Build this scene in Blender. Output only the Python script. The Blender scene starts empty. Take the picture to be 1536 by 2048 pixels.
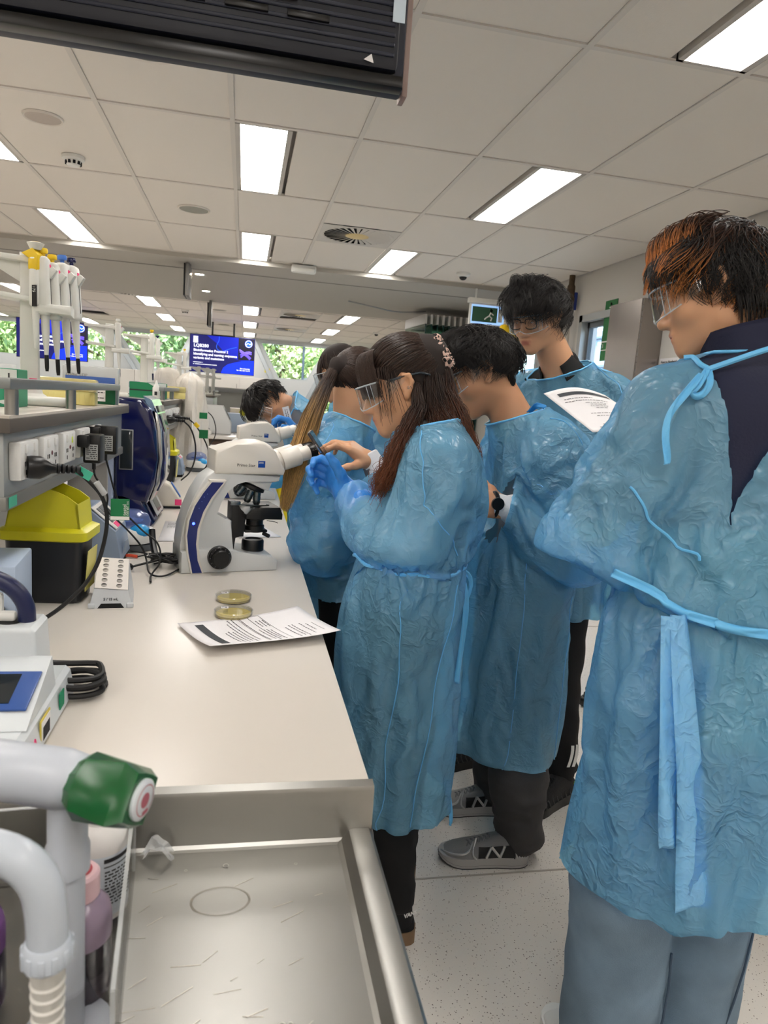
import bpy, bmesh, math, random
import numpy as np
from mathutils import Vector as V, Matrix as M
sc = bpy.context.scene
COL = sc.collection
PI = math.pi
random.seed(7)
rng = np.random.default_rng(7)

# ------------------------------------------------------------------ camera
cam = bpy.data.cameras.new('camera')
cam.sensor_fit = 'VERTICAL'
cam.sensor_height = 36.0
cam.lens = 1403.0 * 36.0 / 2048.0
cam.clip_start = 0.05
cam.clip_end = 300
camo = bpy.data.objects.new('camera', cam)
COL.objects.link(camo)
CAMR = M(((0.9788582, -0.0391962, -0.2007494), (-0.1918016, 0.1650535, -0.9674552), (0.0710549, 0.9855055, 0.1540461)))
camo.matrix_world = M.Translation((0, 0, 1.43)) @ CAMR.to_4x4()
cam.dof.use_dof = True
cam.dof.focus_distance = 2.0
cam.dof.aperture_fstop = 9.0
sc.camera = camo

# ------------------------------------------------------------------ world and sun
w = bpy.data.worlds.new('sky')
sc.world = w
w.use_nodes = True
nt = w.node_tree
bg = nt.nodes['Background']
sky = nt.nodes.new('ShaderNodeTexSky')
sky.sky_type = 'NISHITA'
sky.sun_elevation = math.radians(50)
sky.sun_rotation = math.radians(215)
sky.sun_disc = False
nt.links.new(sky.outputs[0], bg.inputs[0])
bg.inputs[1].default_value = 0.9
sd = bpy.data.lights.new('sun', 'SUN')
sd.energy = 12.0
sd.angle = 0.01
sd.color = (1, .95, .86)
so = bpy.data.objects.new('sun', sd)
COL.objects.link(so)
so.rotation_euler = (math.radians(42), 0, math.radians(-25))
LAMP = 19.0           # ceiling panel emission
sc.view_settings.view_transform = 'Standard'
sc.view_settings.look = 'None'
sc.view_settings.exposure = 0.12
sc.view_settings.gamma = 1.0
sc.view_settings.use_curve_mapping = False
try:
    sc.cycles.max_bounces = 10
    sc.cycles.transparent_max_bounces = 64
    sc.cycles.use_denoising = True
    sc.cycles.sample_clamp_indirect = 6.0
    sc.cycles.caustics_reflective = False
    sc.cycles.caustics_refractive = False
except Exception:
    pass

# ------------------------------------------------------------------ materials
MATS = {}
def srgb(r, g, b):
    return tuple((c / 255 / 12.92) if c / 255 <= .04045 else ((c / 255 + .055) / 1.055) ** 2.4 for c in (r, g, b))
def mat(name, c, rough=.5, metal=0., spec=.5, trans=0., alpha=1., coat=0., emit=0., ior=1.45, bump=None, var=None, sss=0.):
    """c in 0..255 sRGB. bump = (scale, strength), var = (scale, amount) colour mottling"""
    if name in MATS: return MATS[name]
    m = bpy.data.materials.new(name); m.use_nodes = True
    n = m.node_tree.nodes; L = m.node_tree.links
    b = n['Principled BSDF']
    col = srgb(*c) + (1,)
    b.inputs['Base Color'].default_value = col
    b.inputs['Roughness'].default_value = rough
    b.inputs['Metallic'].default_value = metal
    b.inputs['Specular IOR Level'].default_value = spec
    b.inputs['Transmission Weight'].default_value = trans
    b.inputs['Alpha'].default_value = alpha
    b.inputs['Coat Weight'].default_value = coat
    b.inputs['IOR'].default_value = ior
    if sss:
        b.inputs['Subsurface Weight'].default_value = sss
        b.inputs['Subsurface Radius'].default_value = (.012, .005, .003)
    if emit:
        b.inputs['Emission Color'].default_value = col
        b.inputs['Emission Strength'].default_value = emit
    if bump or var:
        tc = n.new('ShaderNodeTexCoord')
    if bump:
        t = n.new('ShaderNodeTexNoise'); t.inputs['Scale'].default_value = bump[0]; t.inputs['Detail'].default_value = 4
        bp = n.new('ShaderNodeBump'); bp.inputs['Strength'].default_value = bump[1]; bp.inputs['Distance'].default_value = .01
        L.new(tc.outputs['Object'], t.inputs['Vector']); L.new(t.outputs[0], bp.inputs['Height']); L.new(bp.outputs[0], b.inputs['Normal'])
    if var:
        t = n.new('ShaderNodeTexNoise'); t.inputs['Scale'].default_value = var[0]; t.inputs['Detail'].default_value = 3
        mx = n.new('ShaderNodeMix'); mx.data_type = 'RGBA'
        mx.inputs[6].default_value = tuple(x * (1 - var[1]) for x in col[:3]) + (1,)
        mx.inputs[7].default_value = tuple(min(1, x * (1 + var[1])) for x in col[:3]) + (1,)
        L.new(tc.outputs['Object'], t.inputs['Vector']); L.new(t.outputs[0], mx.inputs[0]); L.new(mx.outputs[2], b.inputs['Base Color'])
    MATS[name] = m
    return m
def nodes(m): return m.node_tree.nodes, m.node_tree.links, m.node_tree.nodes['Principled BSDF']

WHITE = mat('white_plastic', (226, 226, 222), .35)
SOCKETW = mat('socket_white', (222, 222, 220), .3)
BLACK = mat('black_plastic', (14, 14, 15), .35)
RUBBER = mat('black_rubber', (16, 16, 18), .5)
STEEL = mat('stainless_steel', (158, 157, 153), .24, 1.0)
CHROME = mat('chrome', (200, 200, 200), .15, 1.0)
GREYM = mat('grey_metal', (150, 152, 152), .4, .6)
BENCH = mat('bench_laminate', (203, 197, 189), .28, var=(3, .03))
PRINT = mat('print_black', (40, 40, 44), .7)
PAPER = mat('paper_white', (232, 230, 232), .7)
PINK = mat('pink_sticker', (240, 70, 130), .6)
GREEN = mat('green_plastic', (0, 88, 36), .3)
GREENTAG = mat('green_tag', (6, 110, 62), .5)
YELLOW = mat('yellow_plastic', (212, 206, 34), .4)
YELTIP = mat('yellow_tip', (226, 190, 30), .4)
BLUEP = mat('blue_plastic', (62, 110, 190), .35)
NAVY = mat('navy_gloss', (10, 16, 66), .12, coat=.6)
CLEAR = mat('clear_plastic', (250, 250, 250), .08, alpha=.22, spec=.6)
def glassmat(name, c, fac, rough=.05, gr=.7):
    m = bpy.data.materials.new(name); m.use_nodes = True
    n = m.node_tree.nodes; L = m.node_tree.links
    n.remove(n['Principled BSDF'])
    o = n['Material Output']; t = n.new('ShaderNodeBsdfTransparent'); g = n.new('ShaderNodeBsdfGlossy'); mx = n.new('ShaderNodeMixShader')
    fr = n.new('ShaderNodeMath'); fr.operation = 'POWER'; lw = n.new('ShaderNodeLayerWeight'); L.new(lw.outputs['Facing'], fr.inputs[0]); fr.inputs[1].default_value = 4.0
    ad = n.new('ShaderNodeMath'); ad.operation = 'ADD'; ad.operation = 'MULTIPLY_ADD'; ad.inputs[1].default_value = gr; ad.inputs[2].default_value = .035 + fac; ad.use_clamp = True
    t.inputs[0].default_value = srgb(*c) + (1,); g.inputs[1].default_value = rough
    L.new(fr.outputs[0], ad.inputs[0]); L.new(ad.outputs[0], mx.inputs[0]); L.new(t.outputs[0], mx.inputs[1]); L.new(g.outputs[0], mx.inputs[2]); L.new(mx.outputs[0], o.inputs[0])
    MATS[name] = m
    return m
GLASS = glassmat('window_glass', (238, 244, 246), .0)
GOGGLE = glassmat('goggle_plastic', (244, 247, 250), .06)
GREENGLASS = glassmat('green_edge_glass', (196, 216, 208), .04)
ACRYL = glassmat('acrylic', (246, 246, 246), .0, .05, .22)
def speckle(name, base, dots, scale, thr, rough):
    m = mat(name, base, rough); n, L, b = nodes(m)
    tc = n.new('ShaderNodeTexCoord')
    v = n.new('ShaderNodeTexVoronoi'); v.inputs['Scale'].default_value = scale
    mp = n.new('ShaderNodeMapping'); mp.inputs['Scale'].default_value = (1, 1, .0)
    L.new(tc.outputs['Object'], mp.inputs[0]); L.new(mp.outputs[0], v.inputs['Vector'])
    wn = n.new('ShaderNodeTexWhiteNoise'); L.new(v.outputs['Color'], wn.inputs[0])
    mul = n.new('ShaderNodeMath'); mul.operation = 'MULTIPLY'; L.new(wn.outputs[0], mul.inputs[0]); mul.inputs[1].default_value = thr
    lt = n.new('ShaderNodeMath'); lt.operation = 'LESS_THAN'; L.new(v.outputs['Distance'], lt.inputs[0]); L.new(mul.outputs[0], lt.inputs[1])
    mx = n.new('ShaderNodeMix'); mx.data_type = 'RGBA'; L.new(lt.outputs[0], mx.inputs[0])
    mx.inputs[6].default_value = srgb(*base) + (1,); mx.inputs[7].default_value = srgb(*dots) + (1,)
    L.new(mx.outputs[2], b.inputs['Base Color'])
    return m
FLOOR = speckle('speckled_vinyl', (216, 210, 201), (110, 100, 92), 150, .27, .35)
WALL = mat('wall_paint', (206, 202, 196), .6)
CEILT = mat('ceiling_tile', (228, 222, 214), .9, bump=(160, .06))
CEILG = mat('ceiling_grid', (214, 209, 202), .6)
LAMPM = mat('lamp_diffuser', (255, 250, 244), .5, emit=LAMP)
# brushed steel
n, L, b = nodes(STEEL)
tc = n.new('ShaderNodeTexCoord'); mp = n.new('ShaderNodeMapping'); mp.inputs['Scale'].default_value = (3, 260, 60)
t = n.new('ShaderNodeTexNoise'); t.inputs['Scale'].default_value = 4; bp = n.new('ShaderNodeBump'); bp.inputs['Strength'].default_value = .05; bp.inputs['Distance'].default_value = .002
L.new(tc.outputs['Object'], mp.inputs[0]); L.new(mp.outputs[0], t.inputs[0]); L.new(t.outputs[0], bp.inputs['Height']); L.new(bp.outputs[0], b.inputs['Normal'])
t2 = n.new('ShaderNodeTexNoise'); t2.inputs['Scale'].default_value = 5; t2.inputs['Detail'].default_value = 1
mr = n.new('ShaderNodeMapRange'); mr.inputs['To Min'].default_value = .27; mr.inputs['To Max'].default_value = .37
L.new(tc.outputs['Object'], t2.inputs[0]); L.new(t2.outputs[0], mr.inputs[0]); L.new(mr.outputs[0], b.inputs['Roughness'])

# ------------------------------------------------------------------ mesh helpers
def Rz(a): return M.Rotation(a, 4, 'Z')
def Rx(a): return M.Rotation(a, 4, 'X')
def Ry(a): return M.Rotation(a, 4, 'Y')
def T(x, y, z): return M.Translation((x, y, z))
def frame(p0, p1):
    """matrix with z axis along p0->p1, origin p0"""
    d = (V(p1) - V(p0)); q = V((0, 0, 1)).rotation_difference(d.normalized()) if d.length > 1e-9 else None
    return M.Translation(p0) @ (q.to_matrix().to_4x4() if q else M.Identity(4))
class B:
    """collects shapes in one bmesh; every shape may take a matrix"""
    def __init__(s): s.bm = bmesh.new(); s.mi = 0
    def add(s, verts, faces, m=None):
        bv = [s.bm.verts.new((m @ V(v)) if m else v) for v in verts]
        out = []
        for f in faces:
            try:
                fc = s.bm.faces.new([bv[i] for i in f]); fc.material_index = s.mi; out.append(fc)
            except ValueError: pass
        return bv, out
    def box(s, c, d, r=0, m=None, seg=2):
        x, y, z = (i / 2 for i in d)
        vs = [(c[0] + a * x, c[1] + b_ * y, c[2] + e * z) for a in (-1, 1) for b_ in (-1, 1) for e in (-1, 1)]
        bv, fs = s.add(vs, [(0, 1, 3, 2), (4, 6, 7, 5), (0, 4, 5, 1), (2, 3, 7, 6), (0, 2, 6, 4), (1, 5, 7, 3)], m)
        if r > 0:
            es = list({e for f in fs for e in f.edges})
            rs = bmesh.ops.bevel(s.bm, geom=es, offset=min(r, min(d) * .49), segments=seg, profile=.5, affect='EDGES')
            for f in rs['faces']: f.material_index = s.mi
        return s
    def prism(s, poly, y0, y1, m=None, r=0, seg=2):
        """poly in (x,z), extruded in y"""
        n_ = len(poly)
        vs = [(p[0], y0, p[1]) for p in poly] + [(p[0], y1, p[1]) for p in poly]
        fs = [tuple(range(n_))[::-1] if False else tuple(range(n_)), tuple(range(2 * n_ - 1, n_ - 1, -1))]
        fs += [(i, i + n_, (i + 1) % n_ + n_, (i + 1) % n_) for i in range(n_)]
        bv, fc = s.add(vs, fs, m)
        if r > 0:
            es = list({e for f in fc[:2] for e in f.edges})
            rs = bmesh.ops.bevel(s.bm, geom=es, offset=r, segments=seg, profile=.5, affect='EDGES')
            for f in rs['faces']: f.material_index = s.mi
        return s
    def cyl(s, p0, p1, r0, r1=None, n=20, cap=True, m=None):
        r1 = r0 if r1 is None else r1
        fm = frame(p0, p1); l = (V(p1) - V(p0)).length
        if m: fm = m @ fm
        vs = [(r0 * math.cos(2 * PI * i / n), r0 * math.sin(2 * PI * i / n), 0) for i in range(n)] + [(r1 * math.cos(2 * PI * i / n), r1 * math.sin(2 * PI * i / n), l) for i in range(n)]
        fs = [(i, (i + 1) % n, (i + 1) % n + n, i + n) for i in range(n)]
        if cap: fs += [tuple(range(n))[::-1], tuple(range(n, 2 * n))]
        s.add(vs, fs, fm); return s
    def lathe(s, prof, n=24, m=None, cap=True):
        """prof = [(r,z)...] revolved about z"""
        vs = [(r * math.cos(2 * PI * i / n), r * math.sin(2 * PI * i / n), z) for r, z in prof for i in range(n)]
        fs = []
        for k in range(len(prof) - 1):
            fs += [(k * n + i, k * n + (i + 1) % n, (k + 1) * n + (i + 1) % n, (k + 1) * n + i) for i in range(n)]
        if cap and prof[0][0] > 1e-6: fs.append(tuple(range(n))[::-1])
        if cap and prof[-1][0] > 1e-6: fs.append(tuple(range((len(prof) - 1) * n, len(prof) * n)))
        s.add(vs, fs, m); return s
    def tube(s, pts, r, n=8, m=None, cap=True, smooth=0):
        P = [V(p) for p in pts]
        for _ in range(smooth):
            Q = [P[0]]
            for a, b_ in zip(P, P[1:]): Q += [a * .75 + b_ * .25, a * .25 + b_ * .75]
            P = Q + [P[-1]]
        rr = r if callable(r) else (lambda t_: r)
        vs = []; up = None
        for i, p in enumerate(P):
            d = (P[min(i + 1, len(P) - 1)] - P[max(i - 1, 0)])
            if d.length < 1e-9: d = V((0, 0, 1))
            d.normalize()
            if up is None:
                up = d.orthogonal().normalized()
            else:
                up = (up - d * up.dot(d)); up = up.normalized() if up.length > 1e-6 else d.orthogonal().normalized()
            sd_ = d.cross(up); R_ = rr(i / max(1, len(P) - 1))
            vs += [p + (up * math.cos(2 * PI * k / n) + sd_ * math.sin(2 * PI * k / n)) * R_ for k in range(n)]
        fs = [(i * n + k, i * n + (k + 1) % n, (i + 1) * n + (k + 1) % n, (i + 1) * n + k) for i in range(len(P) - 1) for k in range(n)]
        if cap: fs += [tuple(range(n))[::-1], tuple(range((len(P) - 1) * n, len(P) * n))]
        s.add(vs, fs, m); return s
    def ell(s, c, r, n=20, m=None):
        k = max(6, n // 2)
        mm = T(*c) @ M.Diagonal((r[0], r[1], r[2], 1))
        s.lathe([(math.sin(PI * i / k), -math.cos(PI * i / k)) for i in range(k + 1)], n, (m @ mm) if m else mm); return s
    def grid(s, fn, nu, nv, m=None, close=False):
        vs = [fn(i / nu, j / nv) for j in range(nv + 1) for i in range(nu + 1)]
        fs = [(j * (nu + 1) + i, j * (nu + 1) + i + 1, (j + 1) * (nu + 1) + i + 1, (j + 1) * (nu + 1) + i) for j in range(nv) for i in range(nu)]
        s.add(vs, fs, m); return s
    def poly(s, pts, m=None): s.add(pts, [tuple(range(len(pts)))], m); return s
    def obj(s, name, mats, parent=None, smooth=35, m=None):
        bmesh.ops.remove_doubles(s.bm, verts=s.bm.verts, dist=1e-6)
        bmesh.ops.recalc_face_normals(s.bm, faces=s.bm.faces)
        me = bpy.data.meshes.new(name); s.bm.to_mesh(me); s.bm.free()
        return link(name, me, mats, parent, smooth, m)
def link(name, me, mats, parent=None, smooth=35, m=None):
    for q in (mats if isinstance(mats, (list, tuple)) else [mats]): me.materials.append(q)
    if smooth and len(me.polygons):
        me.polygons.foreach_set('use_smooth', [True] * len(me.polygons))
        if smooth < 180: me.set_sharp_from_angle(angle=math.radians(smooth))
    o = bpy.data.objects.new(name, me); COL.objects.link(o)
    if parent: o.parent = parent
    if m: o.matrix_local = m
    return o
def tag(o, label=None, cat=None, group=None, kind=None):
    if label: o['label'] = label
    if cat: o['category'] = cat
    if group: o['group'] = group
    if kind: o['kind'] = kind
    return o
def thing(name, label, cat, loc=(0, 0, 0), rz=0, group=None):
    o = bpy.data.objects.new(name, None); COL.objects.link(o)
    o.location = loc; o.rotation_euler = (0, 0, rz); o.empty_display_size = .05
    return tag(o, label, cat, group)
def structure(o): o['kind'] = 'structure'; return o
def copy_tree(o, parent=None):
    c = o.copy(); COL.objects.link(c)
    if parent: c.parent = parent
    for ch in o.children: copy_tree(ch, c)
    return c
def dup(o, loc, rz=None, label=None, group=None):
    c = copy_tree(o); c.location = loc
    if rz is not None: c.rotation_euler = (0, 0, rz)
    if label: c['label'] = label
    if group: c['group'] = group
    return c
def text(s, size, mt, parent, m, name='lettering', bold=0., align='LEFT', ext=.0002):
    cu = bpy.data.curves.new(name, 'FONT'); cu.body = s; cu.size = size; cu.offset = bold; cu.extrude = ext; cu.align_x = align
    cu.resolution_u = 2
    o = bpy.data.objects.new(name, cu); COL.objects.link(o)
    dg = bpy.context.evaluated_depsgraph_get()
    me = bpy.data.meshes.new_from_object(o.evaluated_get(dg))
    bpy.data.objects.remove(o); bpy.data.curves.remove(cu)
    me.name = name; me.materials.clear()
    return link(name, me, mt, parent, 0, m)
# text planes: XZ plane facing -Y ; YZ plane facing +X
FACE_NY = Rx(PI / 2)
FACE_PX = Rz(PI / 2) @ Rx(PI / 2)
def dashes(b_, x0, x1, y, h, z, seed, fill=.75, m=None):
    """a printed line of word-like dashes in the xy plane"""
    r_ = random.Random(seed); x = x0
    while x < x1:
        l = r_.uniform(.004, .014)
        l = min(l, x1 - x)
        if r_.random() < fill + .2: b_.poly([(x, y, z), (x + l, y, z), (x + l, y + h, z), (x, y + h, z)], m)
        x += l + .0022
    return b_

# ================================================================== ROOM
X0, XR, Y0, YF, ZC = -8.2, 2.98, -3.6, 17.3, 2.7
b = B(); b.box(((X0 + XR) / 2, (Y0 + YF) / 2, -.05), (XR - X0 + .4, YF - Y0 + .4, .1)); fl = structure(b.obj('floor', FLOOR, smooth=0))
SEAM = mat('floor_seam', (168, 160, 150), .5)
for sy in (1.87, 4.3, -.1):
    b = B(); b.box((-2.6, sy, .0012), (11.1, .006, .002)); b.obj('seam', SEAM, fl, 0)
# ceiling: slab, T-bar grid and single tiles
b = B(); b.box(((X0 + XR) / 2, (Y0 + YF) / 2, ZC + .15), (XR - X0 + .4, YF - Y0 + .4, .1)); ceil = structure(b.obj('ceiling', mat('slab', (150, 148, 145), .8), smooth=0))
GX, GY, OX, OY = .616, 1.183, -.109, 3.670
cols = list(range(-13, 5)); 
rows_n = [j for j in range(-6, 3)]
FY0 = 9.86
BYE, BZU = 10.55, 2.655      # far edge and underside of the dropped beam
lights = {}
def cellx(i): return OX + GX * i
LHALF = {0: 'L', 2: 'R', -3: 'R', -6: 'R', -9: 'R'}
rows = [('n', j, OY + GY * j, OY + GY * (j + 1)) for j in rows_n] + [('f', j, FY0 + 1.19 * j, FY0 + 1.19 * (j + 1)) for j in range(0, 7)]
full = None; half = None
def tile_mesh(wd, ln):
    bb = B(); bb.box((0, 0, .008), (wd - .02, ln - .02, .016), .0025, seg=1)
    bmesh.ops.recalc_face_normals(bb.bm, faces=bb.bm.faces)
    me = bpy.data.meshes.new('tile'); bb.bm.to_mesh(me); bb.bm.free(); me.materials.append(CEILT); return me
TM = {}
def tile(x0, x1, y0, y1):
    k = (round(x1 - x0, 3), round(y1 - y0, 3))
    if k not in TM: TM[k] = tile_mesh(*k)
    o = bpy.data.objects.new('tile', TM[k]); COL.objects.link(o); o.parent = ceil
    o.location = ((x0 + x1) / 2, (y0 + y1) / 2, ZC + .002)
grid = B()
def lightpos(kind, i, j):
    if i not in LHALF: return None
    if kind == 'n':
        if j % 2: return None
        h = LHALF[i]
        if i == 2 and j == 2: h = 'L'
        return h
    return LHALF[i] if j % 2 == 1 else None
lamp_list = []
diff_cells = {('n', 1, 1), ('f', 1, 1), ('f', 1, 3), ('f', -3, 0), ('n', -5, 0), ('f', -5, 3)}
for kind, j, ya, yb in rows:
    if kind == 'f' and j == 0: ya = BYE
    for i in cols:
        xa, xb = cellx(i), cellx(i + 1)
        xb_ = min(xb, XR)
        if xa >= XR: continue
        h = lightpos(kind, i, j)
        if h:
            xm = xa + .30
            if h == 'L': lamp_list.append((xa, xm, ya, yb, kind, i, j)); tile(xm, xb_, ya, yb)
            else: lamp_list.append((xb - .30, xb, ya, yb, kind, i, j)); tile(xa, xb - .30, ya, yb)
        elif (kind, i, j) in diff_cells:
            tile(xa, xb_, ya, ya + (yb - ya) / 2)
        else: tile(xa, xb_, ya, yb)
    grid.box(((X0 + XR) / 2, ya, ZC - .001), (XR - X0, .024, .006))
    grid.box(((X0 + XR) / 2, yb, ZC - .001), (XR - X0, .024, .006))
for i in cols:
    for ya, yb in ((OY - 6 * GY, 7.219), (BYE, YF)):
        grid.box((cellx(i), (ya + yb) / 2, ZC - .0014), (.0236, yb - ya - .03, .0056))
grid.obj('grid_bar', CEILG, ceil, 0)
# recessed light panels
LREC = mat('light_trim', (190, 186, 180), .5)
GRILL = mat('lamp_reflector', (206, 198, 180), .25, .7)
ORD = ['nearest', 'second', 'third', 'fourth', 'fifth']
def lamp_label(kind, i, j):
    side = {0: 'straight above the bench line', 2: 'above the standing students', -3: 'above the bench left side', -6: 'over the far left aisle', -9: 'by the left wall'}[i]
    if kind == 'n':
        r = {2: 'just before the beam', 0: 'halfway down the near ceiling', -2: 'over the camera end of the room', -4: 'behind the camera', -6: 'by the back wall'}[j]
    else: r = {1: 'just past the beam', 3: 'in the middle of the far ceiling', 5: 'close to the far windows'}[j]
    return 'recessed ceiling light %s, %s' % (side, r)
for xa, xb, ya, yb, kind, i, j in lamp_list:
    t = thing('ceiling_light', lamp_label(kind, i, j), 'ceiling light', ((xa + xb) / 2, (ya + yb) / 2, ZC), group='recessed ceiling lights')
    hw, hl = (xb - xa) / 2 - .012, (yb - ya) / 2 - .014
    b = B()
    for sx in (-1, 1):
        b.box((sx * (hw - .012), 0, .012), (.024, hl * 2, .03))
        b.box((0, sx * (hl - .006), .012), (hw * 2, .012, .03))
    b.box((0, 0, .045), (hw * 2, hl * 2, .01))
    b.obj('frame', LREC, t, 0)
    b = B(); b.box((0, 0, .016), (hw * 2 - .05, hl * 2 - .026, .01)); b.obj('diffuser', LAMPM, t, 0)
# swirl diffusers
DIFFW = mat('diffuser_metal', (198, 194, 188), .4); DARK = mat('duct_dark', (24, 24, 26), .8)
def swirl(x, y, lab):
    t = thing('air_diffuser', lab, 'air vent', (x, y, ZC), group='swirl air diffusers')
    b = B()
    b.lathe([(.26, -.002), (.285, -.006), (.30, -.002)], 40, cap=False)
    for a in range(4):
        m = Rz(a * PI / 2)
        b.poly([(-.295, -.295, -.003), (.295, -.295, -.003), (.2, -.2, -.003), (0, -.285, -.003), (-.2, -.2, -.003)], m)
    b.obj('face_plate', DIFFW, t, 30)
    b = B(); b.lathe([(0, .014), (.27, .014), (.27, 0)], 36, cap=False); b.obj('plenum', DARK, t)
    b = B(); b.lathe([(0, -.006), (.08, -.006), (.1, .0)], 30); b.obj('hub', mat('diffuser_hub', (214, 190, 130), .4), t)
    bl = None
    for k in range(30):
        m = Rz(2 * PI * k / 30)
        if bl is None:
            b = B(); b.add([(.09, -.006, 0), (.268, -.018, .002), (.268, .016, -.006), (.09, .005, -.004), (.09, -.006, .003), (.268, -.018, .005), (.268, .016, -.003), (.09, .005, -.001)],
                           [(0, 1, 2, 3), (7, 6, 5, 4), (0, 4, 5, 1), (1, 5, 6, 2), (2, 6, 7, 3), (3, 7, 4, 0)]); bl = b.obj('blade', DIFFW, t, 0)
        else:
            c = bl.copy(); COL.objects.link(c); c.parent = t; c.matrix_local = m
swirl(.815, 5.73, 'square swirl air diffuser in the near ceiling above the standing students')
swirl(.815, 11.4 + .2, 'square swirl air diffuser just past the dropped beam, right of the screen')
swirl(.815, 14.0 + .2, 'square swirl air diffuser close to the far windows, right of the screen')
swirl(-1.64, 10.75, 'square swirl air diffuser past the beam beside the tall pipette stand')
# ceiling speakers
SPK = mat('speaker_mesh', (150, 150, 142), .8); SPK2 = mat('speaker_pink', (186, 176, 168), .8)
def speaker(x, y, r, lab, mt):
    t = thing('ceiling_speaker', lab, 'speaker', (x, y, ZC))
    b = B(); b.lathe([(r * .88, -.006), (r * .95, -.01), (r, 0)], 36, cap=False); b.obj('rim', CEILT, t)
    b = B(); b.lathe([(0, -.009), (r * .5, -.008), (r * .9, -.005)], 36); b.obj('grille', mt, t)
speaker(-.41, 5.49, .115, 'grey round ceiling speaker between the two centre light panels', SPK)
speaker(-1.03, 4.0, .095, 'small pale round ceiling speaker left of the smoke detector', SPK2)
speaker(-.42, 3.02, .155, 'large grey round ceiling speaker half hidden by the hanging screen', SPK)
speaker(-.45, 11.9, .12, 'round ceiling speaker past the beam left of the screen', SPK)
speaker(-.45, 14.4, .12, 'round ceiling speaker near the far windows above the screen', SPK)
# smoke detectors
def smoke(x, y, lab):
    t = thing('smoke_detector', lab, 'smoke detector', (x, y, ZC), group='smoke detectors')
    b = B(); b.lathe([(.062, 0), (.062, -.018), (.052, -.024)][::-1], 28); b.obj('base', WHITE, t)
    b = B(); b.lathe([(0, -.056), (.03, -.055), (.036, -.05), (.046, -.026), (.03, -.02)], 28); b.obj('chamber', WHITE, t)
    b = B()
    for k in range(10):
        b.box((.042, 0, -.038), (.006, .014, .018), m=Rz(2 * PI * k / 10))
    b.obj('slot', DARK, t, 0)
smoke(-1.02, 4.59, 'white round smoke detector on the near ceiling at the left')
smoke(-1.02, 12.4, 'white smoke detector on the far ceiling above the second screen gap')
# dome cameras
def dome(x, y, lab):
    t = thing('dome_camera', lab, 'camera', (x, y, ZC))
    b = B(); b.lathe([(0, -.035), (.04, -.035), (.062, -.02), (.066, 0)], 28); b.obj('housing', WHITE, t)
    b = B(); b.lathe([(0, -.066), (.02, -.062), (.033, -.05), (.037, -.034)], 24); b.obj('dome', mat('dark_dome', (20, 20, 22), .1), t)
dome(2.0, 6.72, 'white dome camera on the near ceiling before the beam at the right')
dome(2.35, 13.2, 'small dome camera on the far ceiling left of the glass panels')

# dropped beam
b = B(); b.box(((X0 + XR) / 2, (7.219 + BYE) / 2, BZU + .12), (XR - X0, BYE - 7.219, .24)); beam = structure(b.obj('trim_1', mat('beam_paint', (176, 172, 164), .6), smooth=0))
b = B(); b.box(((X0 + XR) / 2, 7.85, BZU - .001), (XR - X0, .035, .004)); b.obj('track', mat('track_grey', (122, 118, 112), .5), beam, 0)
def downlight(x, y, lab):
    t = thing('downlight', lab, 'downlight', (x, y, BZU))
    b = B(); b.lathe([(.045, -.002), (.06, -.006), (.065, 0)], 28, cap=False); b.obj('rim', WHITE, t)
    b = B(); b.lathe([(0, -.003), (.046, -.003)], 24); b.obj('lens', mat('downlight_lens', (255, 250, 240), .5, emit=16), t)
downlight(-2.36, 8.15, 'round downlight in the beam at the far left')
downlight(-.53, 8.15, 'round downlight in the beam beside the near hanging monitor')
downlight(-.53, 9.45, 'round downlight in the beam nearer the far edge')
t = thing('emergency_light', 'white box emergency light on the front of the beam', 'emergency light', (.516, 7.215, 2.655))
b = B(); b.box((0, -.04, .0), (.24, .08, .075), .018); b.obj('housing', WHITE, t)
b = B(); b.box((0, -.083, -.01), (.2, .01, .03), .004); b.obj('lens', mat('frosted_lens', (235, 235, 230), .3), t)
# monitors seen edge-on, hanging from the beam
def edge_monitor(x, y, z0, z1, lab, wd=.72):
    t = thing('hanging_monitor', lab, 'monitor', (x, y, z1))
    h = z1 - z0
    b = B(); b.box((0, .0, -h / 2), (.04, wd, h), .01); b.obj('casing', mat('monitor_side', (120, 118, 116), .4), t)
    b = B(); b.box((-.03, 0, -h / 2), (.014, wd - .01, h - .01), .003); b.obj('screen', BLACK, t)
    b = B(); b.cyl((0, 0, -.02), (0, 0, BZU - z1 + .005), .02); b.obj('bracket', GREYM, t)
edge_monitor(-.60, 7.6, 2.33, 2.645, 'thin dark monitor seen edge-on hanging under the beam', .34)
edge_monitor(-.515, 10.4, 2.3, 2.62, 'thin dark monitor seen edge-on past the beam above the screen', .3)
t = thing('ceiling_cable', 'thin drooping cable along the beam underside', 'cable', (1.52, 9.0, BZU - .025))
b = B(); b.tube([(-.3, 0, .015), (0, 0, -.02), (.35, .1, -.055), (.75, .2, .01)], .008, 6, smooth=2); b.obj('cable_run', GREYM, t)

# walls
def wall(name, c, d, mt=WALL): bb = B(); bb.box(c, d); return structure(bb.obj(name, mt, smooth=0))
wall('wall_back', ((X0 + XR) / 2, Y0 - .1, 1.4), (XR - X0 + .4, .2, 2.9))
wall('wall_left', (X0 - .1, (Y0 + YF) / 2, 1.4), (.2, YF - Y0, 2.9))
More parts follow.
